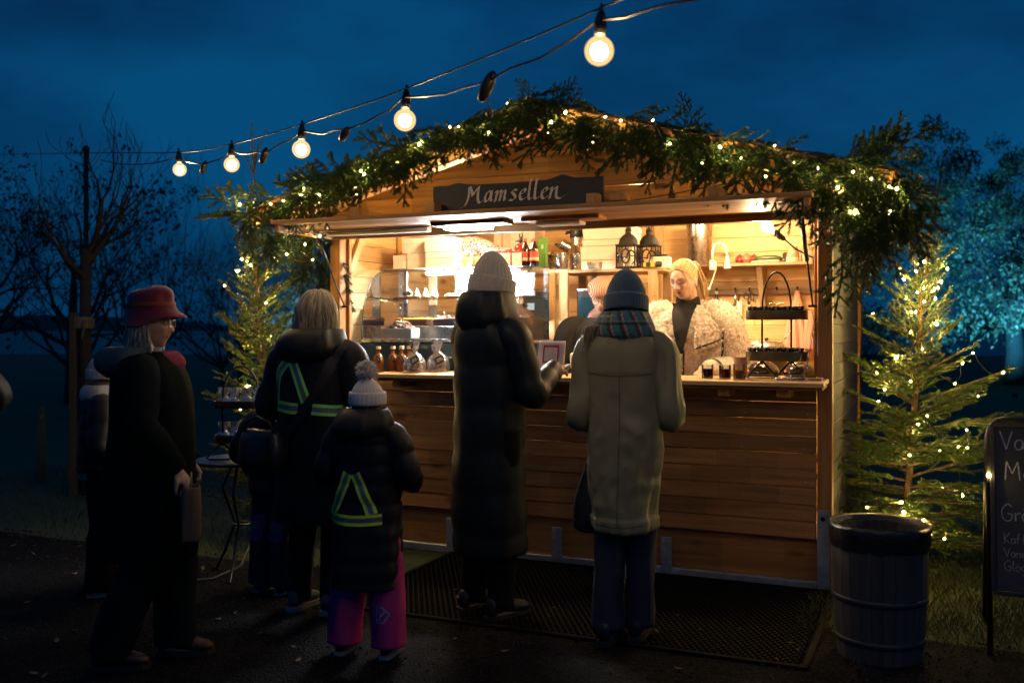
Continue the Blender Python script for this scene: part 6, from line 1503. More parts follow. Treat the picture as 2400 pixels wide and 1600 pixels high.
# patterned cloth, ribboned parcels
c = at('patterned_cloth', 'bundled dark red patterned cloth on the case behind the parcels', 'cloth', .83, .66, 1.872)
m, N, bb = _mat('red_bandana'); v = _coords(N, rnd=False); vo = N.nodes.new('ShaderNodeTexVoronoi'); vo.feature = 'DISTANCE_TO_EDGE'; vo.inputs['Scale'].default_value = 55; N.links.new(v, vo.inputs['Vector']); r_ = _ramp(N, [(.06, (.55, .33, .30)), (.14, (.22, .018, .03))]); N.links.new(vo.outputs['Distance'], r_.inputs['Fac']); N.links.new(r_.outputs['Color'], bb.inputs['Base Color']); bb.inputs['Roughness'].default_value = .9
b = MB(); sleeve(b, [Vector((-.17, 0, .07)), Vector((-.15, 0, .15)), Vector((-.05, 0, .17)), Vector((.08, 0, .135)), Vector((.20, .01, .115))], [.05, .07, .05, .032, .02], 40, 26, folds(.010, 12, 1.5, 3, 3.)); b.build('bundle', m, c, True)
bx(c, 'support_box', WHITE(), (0, .05, .05), (.30, .08, .10), .002)
for i, (u, d, w_) in enumerate(((.78, .48, 1.872), (.87, .46, 1.872), (.955, .48, 1.872))):
    c = at('ribboned_parcel', 'brown paper parcel tied with curly white ribbon, %s of three on the case' % ('left', 'middle', 'right')[i], 'parcel', u, d, w_, rs.gauss(0, .3), 'ribboned parcels')
    b = MB(); loft(b, [(0, 0, 0, .03, .03), (0, 0, .006, .042, .036), (0, 0, .05, .040, .035), (0, 0, .075, .022, .018), (0, 0, .09, .03, .02)], 16, 18, folds(.006, 20, 1.4, i)); b.build('wrap', pbr('biscuit_paper', (.62, .38, .16), .7, bump=.2), c, True)
    b = MB()
    for q in range(3):
        a = q*2.1; b.tube([(0, 0, .078), (math.cos(a)*.03, math.sin(a)*.02-.01, .11), (math.cos(a)*.05, math.sin(a)*.03-.02, .095), (math.cos(a)*.045, math.sin(a)*.03-.03, .05), (math.cos(a)*.06, -.035, .02)], .004, 5)
    b.build('ribbon', pbr('white_ribbon', (.8, .76, .7), .4, bump=0), c, True)
for i, (u0, u1, w1, dd) in enumerate(((.66, .80, 2.20, 1.30), (.82, 1.02, 2.24, 1.25))):
    c = at('storage_box', 'pale card box on the high back ledge, %s one' % ('left', 'right')[i], 'box', (u0+u1)/2, dd, 2.03, 0, 'pale boxes at the back'); bx(c, 'box', pbr('pale_card', (.62, .50, .38), .8, bump=.05), (0, 0, (w1-2.03)/2), (u1-u0, .22, w1-2.03), .002); bx(c, 'tape', pbr('brown_tape', (.4, .26, .13), .4, bump=0), (0, -.111, (w1-2.03)/2), (.02, .001, w1-2.03-.01), .0003)
lg = at('back_ledge', 'wooden ledge carrying the pale boxes at the back', 'ledge', .86, 1.30, 2.0); bx(lg, 'board', W_INT(), (0, .02, .015), (.56, .30, .026), .003); bx(lg, 'bracket', W_INTV(), (-.2, .05, -.05), (.03, .2, .10), .003); bx(lg, 'bracket', W_INTV(), (.2, .05, -.05), (.03, .2, .10), .003)
# ---- bottles and bags on the counter plank
AMB = liquid('amber_syrup', (.62, .22, .02), .45); CORK = pbr('pale_cork', (.55, .37, .2), .8, bump=.2)
bt = [(.445, -.14), (.515, -.075), (.555, -.03), (.60, -.11), (.625, -.055), (.645, .0)]
for i, (u, d) in enumerate(bt):
    c = at('syrup_bottle', 'corked bottle of amber syrup with a black tag, %s from the left' % ('first', 'second', 'third', 'fourth', 'fifth', 'sixth')[i], 'bottle', u, d, 1.166+.028*(d+.14), 0, 'syrup bottles')
    lt(c, 'glass', CLEAR, [(.032, 0), (.036, .004), (.036, .092), (.028, .110), (.013, .122), (.0125, .150)], 18)
    lt(c, 'syrup', AMB, [(.030, .006), (.033, .008), (.033, .090), (.026, .106), (.0115, .120), (.011, .138)], 18)
    lt(c, 'cork', CORK, [(.0125, .148), (.0155, .150), (.0155, .166), (.014, .168)], 14)
    k = bx(c, 'tag', pbr('slate_card', (.02, .02, .02)), (.022, -.036, .085), (.022, .0015, .048), .0004, (R(6), R(-24), 0)); bx(k, 'tag_lines', WHITE(), (0, -.0012, .004), (.003, .0006, .03), .0001)
    tb(c, 'string', pbr('dark_string', (.02, .02, .02), .8, bump=0), [(-.012, -.010, .128), (0, -.018, .122), (.012, -.030, .112), (.016, -.036, .106)], .0012, 4)
def bag(label, u, d, w_, sc, mats, seed, rz=0., grp='cellophane bags'):
    c = at('cellophane_bag', label, 'bag', u, d, w_, rz, grp); rs = random.Random(seed)
    b = MB()
    for i in range(210):
        b.mi = rs.randrange(len(mats)); q = .0085*sc*rs.uniform(.6, 1.2); b.sphere((0, 0, 0), 1, 5, 4, TR((rs.uniform(-.056, .056)*sc, rs.uniform(-.036, .036)*sc, (.004+rs.random()**1.2*.070)*sc), (rs.random()*6, rs.random()*6, 0), (q, q*.8, q*.6)))
    n_ = b.build('granola', mats, c); n_['kind'] = 'stuff'
    b = MB(); loft(b, [(0, 0, 0, .058*sc, .04*sc), (0, 0, .003, .066*sc, .045*sc), (0, 0, .06*sc, .068*sc, .046*sc), (0, 0, .10*sc, .05*sc, .034*sc), (0, 0, .135*sc, .012*sc, .010*sc), (0, 0, .16*sc, .022*sc, .012*sc), (0, 0, .205*sc, .034*sc, .012*sc)], 26, 26, folds(.006*sc, 40, 2.0, seed, 4.), 3., (True, False)); b.build('wrap', CELLO, c, True)
    k = bx(c, 'tag', pbr('brown_black_card', (.045, .035, .028), .7, bump=0), (.03*sc, -.050*sc, .085*sc), (.065*sc, .0015, .05*sc), .0004, (R(-14), R(-28), 0))
    b = MB(); b.box((0, -.0013, .006), (.035*sc, .0006, .004)); b.box((0.002, -.0013, -.006), (.045*sc, .0006, .003)); b.build('tag_lines', WHITE(), k)
    tb(c, 'tie', pbr('twine', (.5, .4, .28), .9, bump=0), [(-.03*sc, -.03*sc, .11*sc), (0, -.013*sc, .136*sc), (.03*sc, -.02*sc, .165*sc)], .002, 5)
GR = [NUT1, NUT2, BERRY, pbr('oat', (.42, .27, .12), .8, bump=0)]; GR2 = [NUT1, NUT2, MATS['oat'], MATS['oat']]
bag('cellophane bag of dark seeded granola with a large black tag', .72, -.15, 1.166, 1.0, GR, 1, -.05)
bag('cellophane bag of golden granola beside the case logo', .842, -.06, 1.168, 1.0, GR2, 2, .1)
bag('cellophane bag standing behind the two granola bags', .79, .005, 1.172, .85, GR, 3, .3)
# ---- payment card stand and card reader
c = at('card_stand', 'acrylic stand holding a white card with a red square, on the counter', 'card stand', 1.60, -.03, 1.17, R(-6))
q = MB(); q.box((0, 0, .105), (.185, .002, .205)); q.build('card', pbr('pinkish_card', (.74, .66, .62), .6, bump=0), c, rot=(R(-10), 0, 0)); q = MB(); q.box((0, -.012, .105), (.19, .003, .21)); q.build('acrylic', CLEAR, c, rot=(R(-10), 0, 0)); bx(c, 'foot', CLEAR, (0, .02, .003), (.19, .09, .004), 0)
RP = pbr('red_print', (.42, .02, .045), .6, bump=0); q = MB(); q.box((0, -.0060, .125), (.110, .0008, .112)); q.build('red_square', RP, c, rot=(R(-10), 0, 0))
q = MB(); pts = []
for cx, cz, a0 in ((.036, .036, 0), (-.036, .036, 90), (-.036, -.036, 180), (.036, -.036, 270)):
    for e in range(6): pts.append((cx*1.0+.008*math.cos(R(a0+e*18)), .122+cz+.008*math.sin(R(a0+e*18))))
q.prism(pts, -.0074, -.0066); q.build('white_panel', pbr('pinkish_card', (.74, .66, .62)), c, rot=(R(-10), 0, 0))
q = MB(); q.box((.0, -.0060, .045), (.035, .0008, .004)); q.box((0, -.006, .03), (.08, .0008, .003)); q.build('text_lines', BLACK(), c, rot=(R(-10), 0, 0))
c = at('card_reader', 'small white card reader on a black base behind the khaki coat', 'card reader', 1.74, .06, 1.17, R(20)); bx(c, 'body', WHITE(), (0, 0, .08), (.075, .05, .095), .008, (R(-25), 0, 0)); bx(c, 'screen', BLACK(), (0, -.027, .098), (.05, .004, .03), .001, (R(-25), 0, 0)); bx(c, 'base', BLACK(), (0, .01, .018), (.11, .09, .034), .006)
c = at('receipt_tray', 'dark slatted tray behind the card reader', 'tray', 1.80, .16, 1.17); bx(c, 'tray', pbr('dark_weave', (.06, .045, .03), .8, bump=.5, bscale=200), (0, 0, .06), (.20, .14, .03), .006, (0, R(-8), 0)); bx(c, 'box', BLACK(), (0, 0, .02), (.16, .12, .038), .004)
# ---- pine rack behind
t = at('pine_rack', 'pine shelving rack with drilled posts behind the case', 'shelving rack', 1.345, .90, .12)
for x, y in ((0, 0), (.652, 0), (0, .40), (.652, .40), (-.09, .0)):
    p_ = bx(t, 'post', W_INTV(), (x, y, .875), (.066 if x >= 0 else .045, .03, 1.75), .003)
    h_ = MB()
    for q in range(9): h_.lathe([(.0035, -.002), (.0035, .002)], 8, M=TR((-.016 if q % 2 else .016, -.0155, -.6+q*.16), (PI/2, 0, 0)))
    ho = h_.build('peg_holes', BLACK(), p_); ho['kind'] = 'stuff'
for z in (1.735, 1.28, .80): bx(t, 'shelf', W_INT(), (.326, .20, z), (.80, .42, .022), .003)
bx(t, 'side_panel', pbr('grey_metal_panel', (.35, .33, .3), .5, .3, bump=0), (.09, .40, 1.5), (.05, .004, .5), .001)
c = at('coffee_machine', 'boxy coffee machine with dark glass door behind the vendors', 'coffee machine', 1.55, 1.10, 1.412); bx(c, 'body', pbr('dark_appliance', (.03, .035, .04), .3, bump=0), (0, 0, .155), (.27, .26, .31), .008); bx(c, 'top_trim', STEEL(), (0, -.006, .315), (.275, .26, .022), .003); bx(c, 'door', pbr('blue_dark_glass', (.02, .07, .09), .08, bump=0, coat=.5), (0, -.132, .15), (.23, .006, .22), .003); bx(c, 'display', emit('pale_display', (.55, .8, .85), .8), (.04, -.1365, .20), (.06, .002, .05), .0005)
c = at('green_bag', 'bright green packet on the lower rack shelf', 'packet', 1.375, 1.0, 1.412); b = MB(); loft(b, [(0, 0, 0, .03, .02), (0, 0, .01, .038, .026), (0, 0, .08, .036, .024), (0, 0, .12, .032, .008), (0, 0, .125, .03, .004)], 14, 16, folds(.004, 20, 1.4, 3)); b.build('pouch', pbr('lime_foil', (.10, .42, .03), .3, bump=.2), c, True); bx(c, 'mark', WHITE(), (0, -.028, .06), (.02, .001, .012), .0003)
# things on the rack top
TOP = 1.868
def pot(label, u, d, w_, r, h, mat=None, nm='steel_pot', lip=.006, grp=None):
    c = at(nm, label, 'pot', u, d, w_, 0, grp); lt(c, 'body', mat or STEEL(), [(r*.86, 0), (r*.92, .006), (r, h-.004), (r+lip, h), (r+lip, h+.003), (r-.003, h), (r*.90, .02), (.002, .012)], 30, cap1=False); return c
c = pot('small steel bucket pot at the left end of the rack top', 1.275, 1.02, TOP, .052, .125); tb(c, 'handle', STEEL(), [(-.056, 0, .12), (-.066, 0, .118), (-.07, 0, .112)], .004)
c = pot('second steel pot standing behind the small bucket', 1.365, 1.13, TOP, .060, .125); lt(c, 'lid', STEEL(), [(.002, .150), (.03, .146), (.064, .128)], 24, cap0=False, cap1=False)
c = at('milk_jug', 'tilted small steel jug lying in the pots on the rack', 'jug', 1.335, 1.06, TOP+.135); lt(c, 'body', STEEL(), [(.002, 0), (.034, .002), (.038, .06), (.040, .075)], 20, M=TR((0, 0, .03), (R(20), R(-62), 0)), cap1=False); tb(c, 'handle', BLACK(), [(-.02, -.01, .02), (-.07, -.02, .045), (-.11, -.02, .062)], [.006, .011, .012])
c = at('coffee_urn', 'tall steel urn with black collar at the back of the rack', 'urn', 1.35, 1.22, TOP); lt(c, 'body', STEEL(), [(.066, 0), (.068, .02), (.068, .25), (.066, .26)], 26); lt(c, 'collar', BLACK(), [(.070, .255), (.074, .26), (.074, .315), (.06, .335), (.02, .34)], 26); tb(c, 'handle', BLACK(), [(-.07, 0, .30), (-.105, 0, .30), (-.108, 0, .285)], .012)
c = at('pan_handle', 'dark frying pan standing on edge between bottles and pots', 'pan', 1.27, .86, TOP); b = MB(); b.tube([(-.10, 0, .10), (-.03, 0, .065), (.05, 0, .012)], [.014, .012, .012], 8); b.build('handle', BLACK(), c, True); lt(c, 'pan', BLACK(), [(.002, 0), (.05, .002), (.058, .02)], 24, M=TR((-.14, .06, .066), (R(90), 0, 0)), cap1=False)
for i, (w0, h, du) in enumerate(((TOP, .075, 0), (TOP+.076, .10, -.006), (TOP+.177, .045, .004), (TOP+.223, .10, .008))):
    c = at('flat_carton', 'pale carton in the stack on the rack, %s from the bottom' % ('first', 'second', 'third', 'top one, fourth')[i], 'carton', 1.60+du, 1.20, w0, .02*(i-1), 'pale cartons stacked on the rack'); bx(c, 'box', pbr('cream_card', (.74, .64, .50), .8, var=.05, bump=.03), (0, 0, h/2), (.36, .28, h-.002), .002); bx(c, 'lid_edge', MATS['cream_card'], (0, 0, h*.72), (.364, .284, h*.4), .002)
for i, (u, d) in enumerate(((1.805, .95), (1.925, 1.05))):
    c = at('lantern', 'black metal lantern with domed top on the rack, %s one' % ('nearer left', 'right')[i], 'lantern', u, d, TOP, 0, 'black lanterns'); IR = pbr('black_iron', (.008, .007, .006), .7, .2, .3, 20, .2)
    a = .066
    bx(c, 'base', IR, (0, 0, .007), (.145, .145, .014), .003)
    for sx in (-1, 1):
        for sy in (-1, 1): bx(c, 'corner_bar', IR, (sx*a, sy*a, .085), (.010, .010, .15), .002)
    bx(c, 'top_plate', IR, (0, 0, .163), (.15, .15, .010), .002)
    for k in range(4):
        M = TR((0, 0, 0), (0, 0, k*PI/2)); b = MB(); b.tube([(.030*math.cos(e), -a, .085+.048*math.sin(e)) for e in [2*PI*q/20 for q in range(21)]], .005, 6, M); b.tube([(-a, -a, .085), (-.03, -a, .085)], .004, 5, M); b.tube([(.03, -a, .085), (a, -a, .085)], .004, 5, M); b.tube([(0, -a, .012), (0, -a, .037)], .004, 5, M); b.tube([(0, -a, .133), (0, -a, .16)], .004, 5, M); b.build('oval_panel', IR, c, True)
        b = MB(); b.add([(-a, -a+.004, .014), (a, -a+.004, .014), (a, -a+.004, .158), (-a, -a+.004, .158)], [(0, 1, 2, 3)], M); b.build('pane', CLEAR, c)
    lt(c, 'dome', IR, [(.068, .168), (.066, .185), (.058, .210), (.040, .232), (.022, .243), (.020, .262), (.026, .266), (.012, .285), (.004, .298), (.001, .305)], 24)
    tb(c, 'ring', IR, [(.018*math.cos(e)+.0, 0, .29+.018*math.sin(e)) for e in [2*PI*q/14 for q in range(15)]], .002, 5)
    lt(c, 'candle', pbr('candle_wax', (.7, .62, .45), .6, bump=0), [(.022, .014), (.022, .07), (.002, .071)], 14)
c = at('tape_measure_case', 'yellow and black tool lying on the rack edge', 'tool', 1.995, .87, TOP+.0); bx(c, 'body', pbr('tool_yellow', (.62, .42, .02), .45, bump=0), (-.015, 0, .019), (.085, .035, .036), .006); bx(c, 'grip', BLACK(), (-.02, -.001, .019), (.035, .038, .030), .004); lt(c, 'end', BLACK(), [(.019, -.02), (.02, 0), (.018, .02)], 16, M=TR((.05, 0, .02), (0, R(90), 0)))
c = at('small_jar', 'low clear tub of white sweets at the rack edge', 'tub', 1.59, .86, TOP); lt(c, 'tub', CLEAR, [(.045, 0), (.050, .003), (.054, .05), (.056, .052)], 24, cap1=False); lt(c, 'contents', pbr('white_sweets', (.75, .72, .66), .5, var=.2, scale=60, bump=.4), [(.044, .004), (.046, .036), (.02, .04), (.001, .041)], 20)
c = at('utensil_box', 'small pale carton with a black knife on top, behind the blonde vendor', 'carton', 2.03, 1.02, TOP); bx(c, 'box', pbr('cream_card', (.74, .64, .50)), (0, 0, .04), (.10, .12, .078), .002); b = MB(); b.tube([(-.04, -.04, .085), (.0, -.045, .09), (.05, -.05, .088)], [.006, .008, .005], 6); b.build('knife_handle', BLACK(), c, True)
# ---- wall shelf and hook rail
t = at('wall_shelf', 'grey wooden wall shelf on a bracket at the back right', 'shelf', 2.10, 1.70, 1.925); GS = wood('greyed_pine', (.22, .15, .09), (.36, .26, .16), 0, .7); bx(t, 'board', GS, (.53, .14, 0), (1.06, .30, .022), .003)
b = MB(); b.prism([(0, -.012), (.25, -.012), (.25, -.04), (.03, -.36), (0, -.36)], -.02, .02, TR((.47, .285, 0), (0, 0, -PI/2))); b.build('bracket', wood('greyed_pine_v', (.22, .15, .09), (.36, .26, .16), 2, .7), t)
t = at('hook_rail', 'grey wooden rail of iron hooks under the wall shelf', 'hook rail', 2.10, 1.985, 1.735); bx(t, 'rail', GS, (.53, 0, 0), (1.06, .02, .042), .003)
HK = [.115, .26, .365, .57, .72, .95]
for x in HK:
    b = MB(); b.tube([(x, -.012, .005), (x, -.045, .0), (x, -.05, .018)], .004, 6); b.sphere((x, -.05, .022), .009, 8, 6); b.build('hook', DARKM(), t, True)
def hang(name, label, cat, k): return at(name, label, cat, 2.10+HK[k], 1.935, 1.735)
c = hang('peeler', 'black-handled steel peeler hanging from the first hook', 'peeler', 0); tb(c, 'handle', BLACK(), [(0, 0, -.02), (0, 0, -.10)], .013, 10); lt(c, 'ring', STEEL(), [(.014, -.004), (.014, .004)], 14, M=TR((0, 0, -.008), (PI/2, 0, 0))); bx(c, 'blade', STEEL(), (0, 0, -.13), (.016, .004, .055), .001)
c = hang('whisk', 'steel balloon whisk hanging from the second hook', 'whisk', 1); tb(c, 'handle', STEEL(), [(0, 0, -.01), (0, 0, -.11)], .008, 8)
b = MB()
for q in range(5):
    a = q*PI/5; b.tube([(math.cos(a)*r*.03, math.sin(a)*r*.03, z) for r, z in ((.2, -.11), (.7, -.18), (1, -.25), (.6, -.30), (-.6, -.30), (-1, -.25), (-.7, -.18), (-.2, -.11))], .0016, 4)
b.build('wires', STEEL(), c, True)
c = at('grater', 'flat steel grater hanging behind the whisk', 'grater', 2.385, 1.95, 1.70); bx(c, 'plate', pbr('worn_steel', (.42, .36, .28), .45, .8, bump=.6, bscale=120), (0, 0, -.10), (.05, .005, .13), .003); tb(c, 'handle', BLACK(), [(0, 0, 0), (0, 0, -.04)], .007)
c = hang('scissors', 'black-handled kitchen scissors hanging from the third hook', 'scissors', 2)
b = MB()
for sg in (-1, 1): b.tube([(sg*.022+.018*math.cos(e), 0, -.035+.026*math.sin(e)) for e in [2*PI*q/14 for q in range(15)]], .005, 6); b.tube([(sg*.012, 0, -.058), (sg*.004, 0, -.10)], .006, 6)
b.build('handles', BLACK(), c, True); b = MB(); b.prism([(-.012, -.095), (.010, -.095), (.002, -.20)], -.003, .0); b.prism([(-.008, -.095), (.012, -.095), (.006, -.20)], .0005, .0035); b.build('blades', STEEL(), c)
c = hang('bell_cluster', 'ring of small shiny bells hanging from the fourth hook', 'bells', 3); tb(c, 'ring', pbr('brass_wire', (.5, .33, .12), .3, .9, bump=0), [(.045*math.cos(e), 0, -.045+.045*math.sin(e)) for e in [2*PI*q/18 for q in range(19)]], .0018, 5); rs = random.Random(4)
for q in range(7): b = MB(); b.sphere((-.05+.017*q, rs.gauss(0, .008)-.01, -.098+rs.gauss(0, .008)), .012, 10, 7); b.build('bell', pbr('polished_nickel', (.75, .66, .5), .12, 1., bump=0), c, True)
c = hang('tea_towel', 'red and white checked tea towel hanging from the fifth hook', 'tea towel', 4)
m, N, bb = _mat('checked_towel'); v = _coords(N, rnd=False); ck = N.nodes.new('ShaderNodeTexChecker'); ck.inputs['Scale'].default_value = 120; ck.inputs['Color1'].default_value = (.62, .48, .38, 1); ck.inputs['Color2'].default_value = (.46, .10, .05, 1); N.links.new(v, ck.inputs['Vector']); N.links.new(ck.outputs['Color'], bb.inputs['Base Color']); bb.inputs['Roughness'].default_value = .95
b = MB(); loft(b, [(0, 0, -.50, .085, .03), (0, 0, -.48, .095, .035), (0, 0, -.30, .082, .035), (0, 0, -.15, .05, .03), (0, 0, -.05, .022, .02), (0, 0, .0, .016, .014)], 40, 60, lambda a, z, t_: .010*math.sin(a*9+z*6)*max(.2, min(1, -z*3)), 2.); b.build('cloth', m, c, True)
c = at('dish_cloth', 'rust mesh cloth draped beside the tea towel', 'cloth', 2.915, 1.90, 1.58); b = MB(); loft(b, [(0, 0, -.28, .03, .02), (0, 0, -.2, .04, .022), (0, 0, -.08, .03, .02), (0, 0, 0, .012, .012)], 26, 30, folds(.008, 14, 1.5, 3)); b.build('cloth', m, c, True)
# on the wall shelf
SH = 1.9365
c = pot('large tall steel stockpot on the wall shelf', 2.105, 1.83, SH, .098, .31, None, 'stockpot', .012); c['category'] = 'stockpot'
b = MB(); loft(b, [(0, 0, 0, .08, .08), (0, 0, .1, .085, .085), (0, 0, .27, .10, .10)], 6, 6) if False else None
for i, (u, d, w_, r) in enumerate(((2.42, 1.80, 0, .038), (2.475, 1.77, 0, .041), (2.52, 1.82, .004, .036))):
    c = at('red_onion', 'red onion on the wall shelf, %s of three' % ('left', 'middle', 'right')[i], 'onion', u, d, SH+w_, i, 'red onions'); lt(c, 'bulb', pbr('onion_skin', (.24, .025, .035), .35, var=.4, scale=14, bump=.1) if i != 1 else pbr('pale_onion_skin', (.36, .10, .06), .35, var=.4, scale=14, bump=.1), [(.004, 0), (r*.6, .004), (r, r*.75), (r*.8, r*1.4), (r*.25, r*1.75), (.004, r*1.95)], 20); tb(c, 'root', NUT2, [(0, 0, r*1.9), (.004, 0, r*2.15)], .003, 5)
c = at('cucumber', 'dark green cucumber on a checked cloth on the wall shelf', 'cucumber', 2.63, 1.78, SH+.018); b = MB(); b.tube([(-.11, 0, .01), (-.09, 0, .014), (-.03, 0, .018), (.05, 0, .018), (.09, 0, .012), (.105, 0, .006)], [.008, .018, .021, .021, .016, .006], 12); b.build('body', pbr('cucumber_skin', (.025, .06, .012), .4, bump=.3, bscale=90), c, True); tb(c, 'stalk', NUT2, [(.104, 0, .006), (.118, 0, .002)], .004, 5)
c = at('folded_cloth', 'folded checked cloth under the cucumber', 'cloth', 2.62, 1.78, SH); bx(c, 'fold', MATS['checked_towel'], (0, 0, .0085), (.21, .13, .017), .006); bx(c, 'upper_fold', MATS['checked_towel'], (.02, 0, .019), (.14, .1, .004), .0015)
for i, (u, d, n_, h0) in enumerate(((2.815, 1.74, 4, 0), (2.915, 1.79, 10, 0))):
    c = at('paper_cup_stack', 'upturned stack of brown paper cups on the wall shelf, %s' % ('shorter with pale mark', 'taller at the post')[i], 'paper cups', u, d, SH, 0, 'paper cup stacks'); KP = pbr('brown_cup', (.42, .24, .11), .7, bump=.05); WR = pbr('cream_rim', (.75, .64, .48), .6, bump=0)
    for q in range(n_): lt(c, 'cup_rim', WR, [(.047, q*.008+.0), (.050, q*.008+.0035), (.047, q*.008+.007)], 22)
    z = n_*.008; lt(c, 'cup', KP, [(.047, z), (.034, z+.075), (.032, z+.078), (.030, z+.074), (.002, z+.073)], 22); 
    if i == 0: lt(c, 'printed_mark', WHITE(), [(.010, -.001), (.010, .001)], 12, M=TR((0, -.0415, z+.036), (R(90-10), 0, 0)))
c = at('speaker_box', 'small black rounded speaker behind the cup stack', 'speaker', 2.76, 1.85, SH); bx(c, 'body', BLACK(), (0, 0, .04), (.07, .05, .08), .012); bx(c, 'grille', pbr('dark_grille', (.03, .03, .03), .8, bump=.6, bscale=300), (0, -.026, .04), (.055, .003, .062), .003)
c = at('herb_sprigs', 'loose green herb sprigs lying on the wall shelf', 'herbs', 2.33, 1.76, SH); b = MB(); rs = random.Random(3); spray(b, rs, (-.08, 0, .008), (1, .05, .05), .17, (0, 0, 1), .02, dens=300, r=.002, ln=.012); b.build('sprig', [TWIG(), NEED()], c, fix=False)
# ---- soup cooker and warmers
t = at('side_bench', 'pine bench at the back carrying the soup cooker', 'bench', 2.55, .62, .12); bx(t, 'top', W_INT(), (.30, .36, .93), (.66, .55, .03), .003)
for x in (.02, .58):
    for y in (.12, .60): bx(t, 'leg', W_INTV(), (x, y, .457), (.045, .045, .913), .003)
c = at('soup_cooker', 'round steel soup cooker with lid and ladle on the bench', 'soup cooker', 2.755, .92, 1.066); lt(c, 'body', pbr('cooker_black', (.025, .022, .02), .4, bump=0), [(.12, 0), (.125, .01), (.135, .20), (.13, .225)], 32); lt(c, 'rim', STEEL(), [(.13, .222), (.150, .226), (.152, .244), (.142, .262), (.12, .268)], 32); lt(c, 'lid', STEEL(), [(.118, .270), (.112, .285), (.07, .300), (.02, .305), (.002, .306)], 32); lt(c, 'knob', BLACK(), [(.008, .305), (.014, .315), (.014, .322), (.004, .326)], 14); tb(c, 'ladle', STEEL(), [(.08, -.02, .27), (.13, -.02, .33), (.165, -.02, .385)], .004, 6)
for i, (u, lab) in enumerate(((2.83, 'left'), (3.045, 'right'))):
    c = at('drink_warmer', 'low black domed warmer behind the jar stand, %s one' % lab, 'warmer', u, .32, 1.166, 0, 'black warmers'); b = MB(); loft(b, [(0, 0, 0, .075, .085), (0, 0, .006, .092, .10), (0, 0, .03, .095, .10), (0, 0, .065, .075, .08), (0, 0, .088, .04, .045), (0, 0, .092, .01, .012)], 22, 28); b.build('dome', pbr('glossy_black', (.010, .010, .011), .18, bump=0, coat=.4), c, True); bx(c, 'trim', STEEL(), (0, -.09, .07), (.06, .01, .006), .002, (R(-30), 0, 0)); bx(c, 'pilot_light', emit('red_pilot', (1, .08, .04), 3.), (-.075, -.075, .035), (.008, .004, .008), .001)
# ---- tiered stands
BR = pbr('dark_brass', (.20, .16, .085), .38, .85, .2, 20, .05)
JD = pbr('dark_jam', (.012, .006, .006), .1, bump=0, coat=.6)
def tray_rings(wx, wy, h):
    n = 44; b = MB(); pr = lambda f, z: [(wx*f*math.copysign(abs(math.cos(a))**.6, math.cos(a)), wy*f*math.copysign(abs(math.sin(a))**.6, math.sin(a)), z) for a in [2*PI*i/n for i in range(n)]]
    b.rings([pr(.99, 0), pr(1., .003), pr(1., h), pr(.985, h), pr(.98, .006), pr(.3, .005)], True, True, True); return b
def tiered(label, loc, rz, wx, wy, z1, z2, zt, hr, mat, th, nm='tiered_stand'):
    t = thing(nm, label, 'stand', loc, rz)
    for z in (z1, z2): o = tray_rings(wx, wy, th).build('tray', mat, t, loc=(0, 0, z)); smooth_by_angle(o)
    ar = [(-hr, 0, z1-.02), (-hr, 0, z2+.02)] + [(-hr*math.cos(PI*k/12), 0, z2+.03+(zt-z2-.03)*math.sin(PI*k/12)**.85) for k in range(0, 13)] + [(hr, 0, z2+.02), (hr, 0, z1-.02)]
    b = MB(); b.tube(ar, .0058, 8, TR(rot=(0, 0, R(30)))); b.build('handle', DARKM(), t, True)
    for sg in (-1, 1):
        x, y = sg*hr*math.cos(R(30)), sg*hr*math.sin(R(30))
        b = MB(); b.tube([(x, y, z1+.0), (x-.045, y-.03, z1*.5), (x-.075, y-.045, .012), (x-.05, y-.06, .006), (x+.05, y-.03, .006), (x+.075, y+.03, .012), (x+.045, y+.02, z1*.5), (x, y, z1)], .0055, 7); b.build('wire_foot', DARKM(), t, True)
    return t
tiered('two-tier oval stand of dark jam jars at the right of the counter', L(2.957, .0, 1.165), -TH, .168, .10, .105, .335, .602, .085, BR, .052)
for tier, z in (('lower', .111), ('upper', .341)):
    for i in range(9):
        col, row = i % 5, i//5; x = -.128+.064*col+(.032 if row else 0); y = -.045+row*.075
        ux, dy = 2.957+x, y
        c = at('jam_jar', 'black-lidded jam jar on the %s tier of the stand, %s row, %s from left' % (tier, ('front', 'back')[row], ('first', 'second', 'third', 'fourth', 'fifth')[col]), 'jar', ux, dy, 1.165+z, 0, 'jam jars on the tiered stand')
        lt(c, 'jar', JD, [(.022, 0), (.026, .004), (.026, .046), (.023, .052)], 16); lt(c, 'lid', BLACK(), [(.0255, .052), (.0265, .054), (.0265, .066), (.025, .068)], 16); bx(c, 'lid_seal', pbr('paper_seal', (.35, .3, .24), .6, bump=0), (.006, -.0262, .058), (.012, .001, .018), .0002)
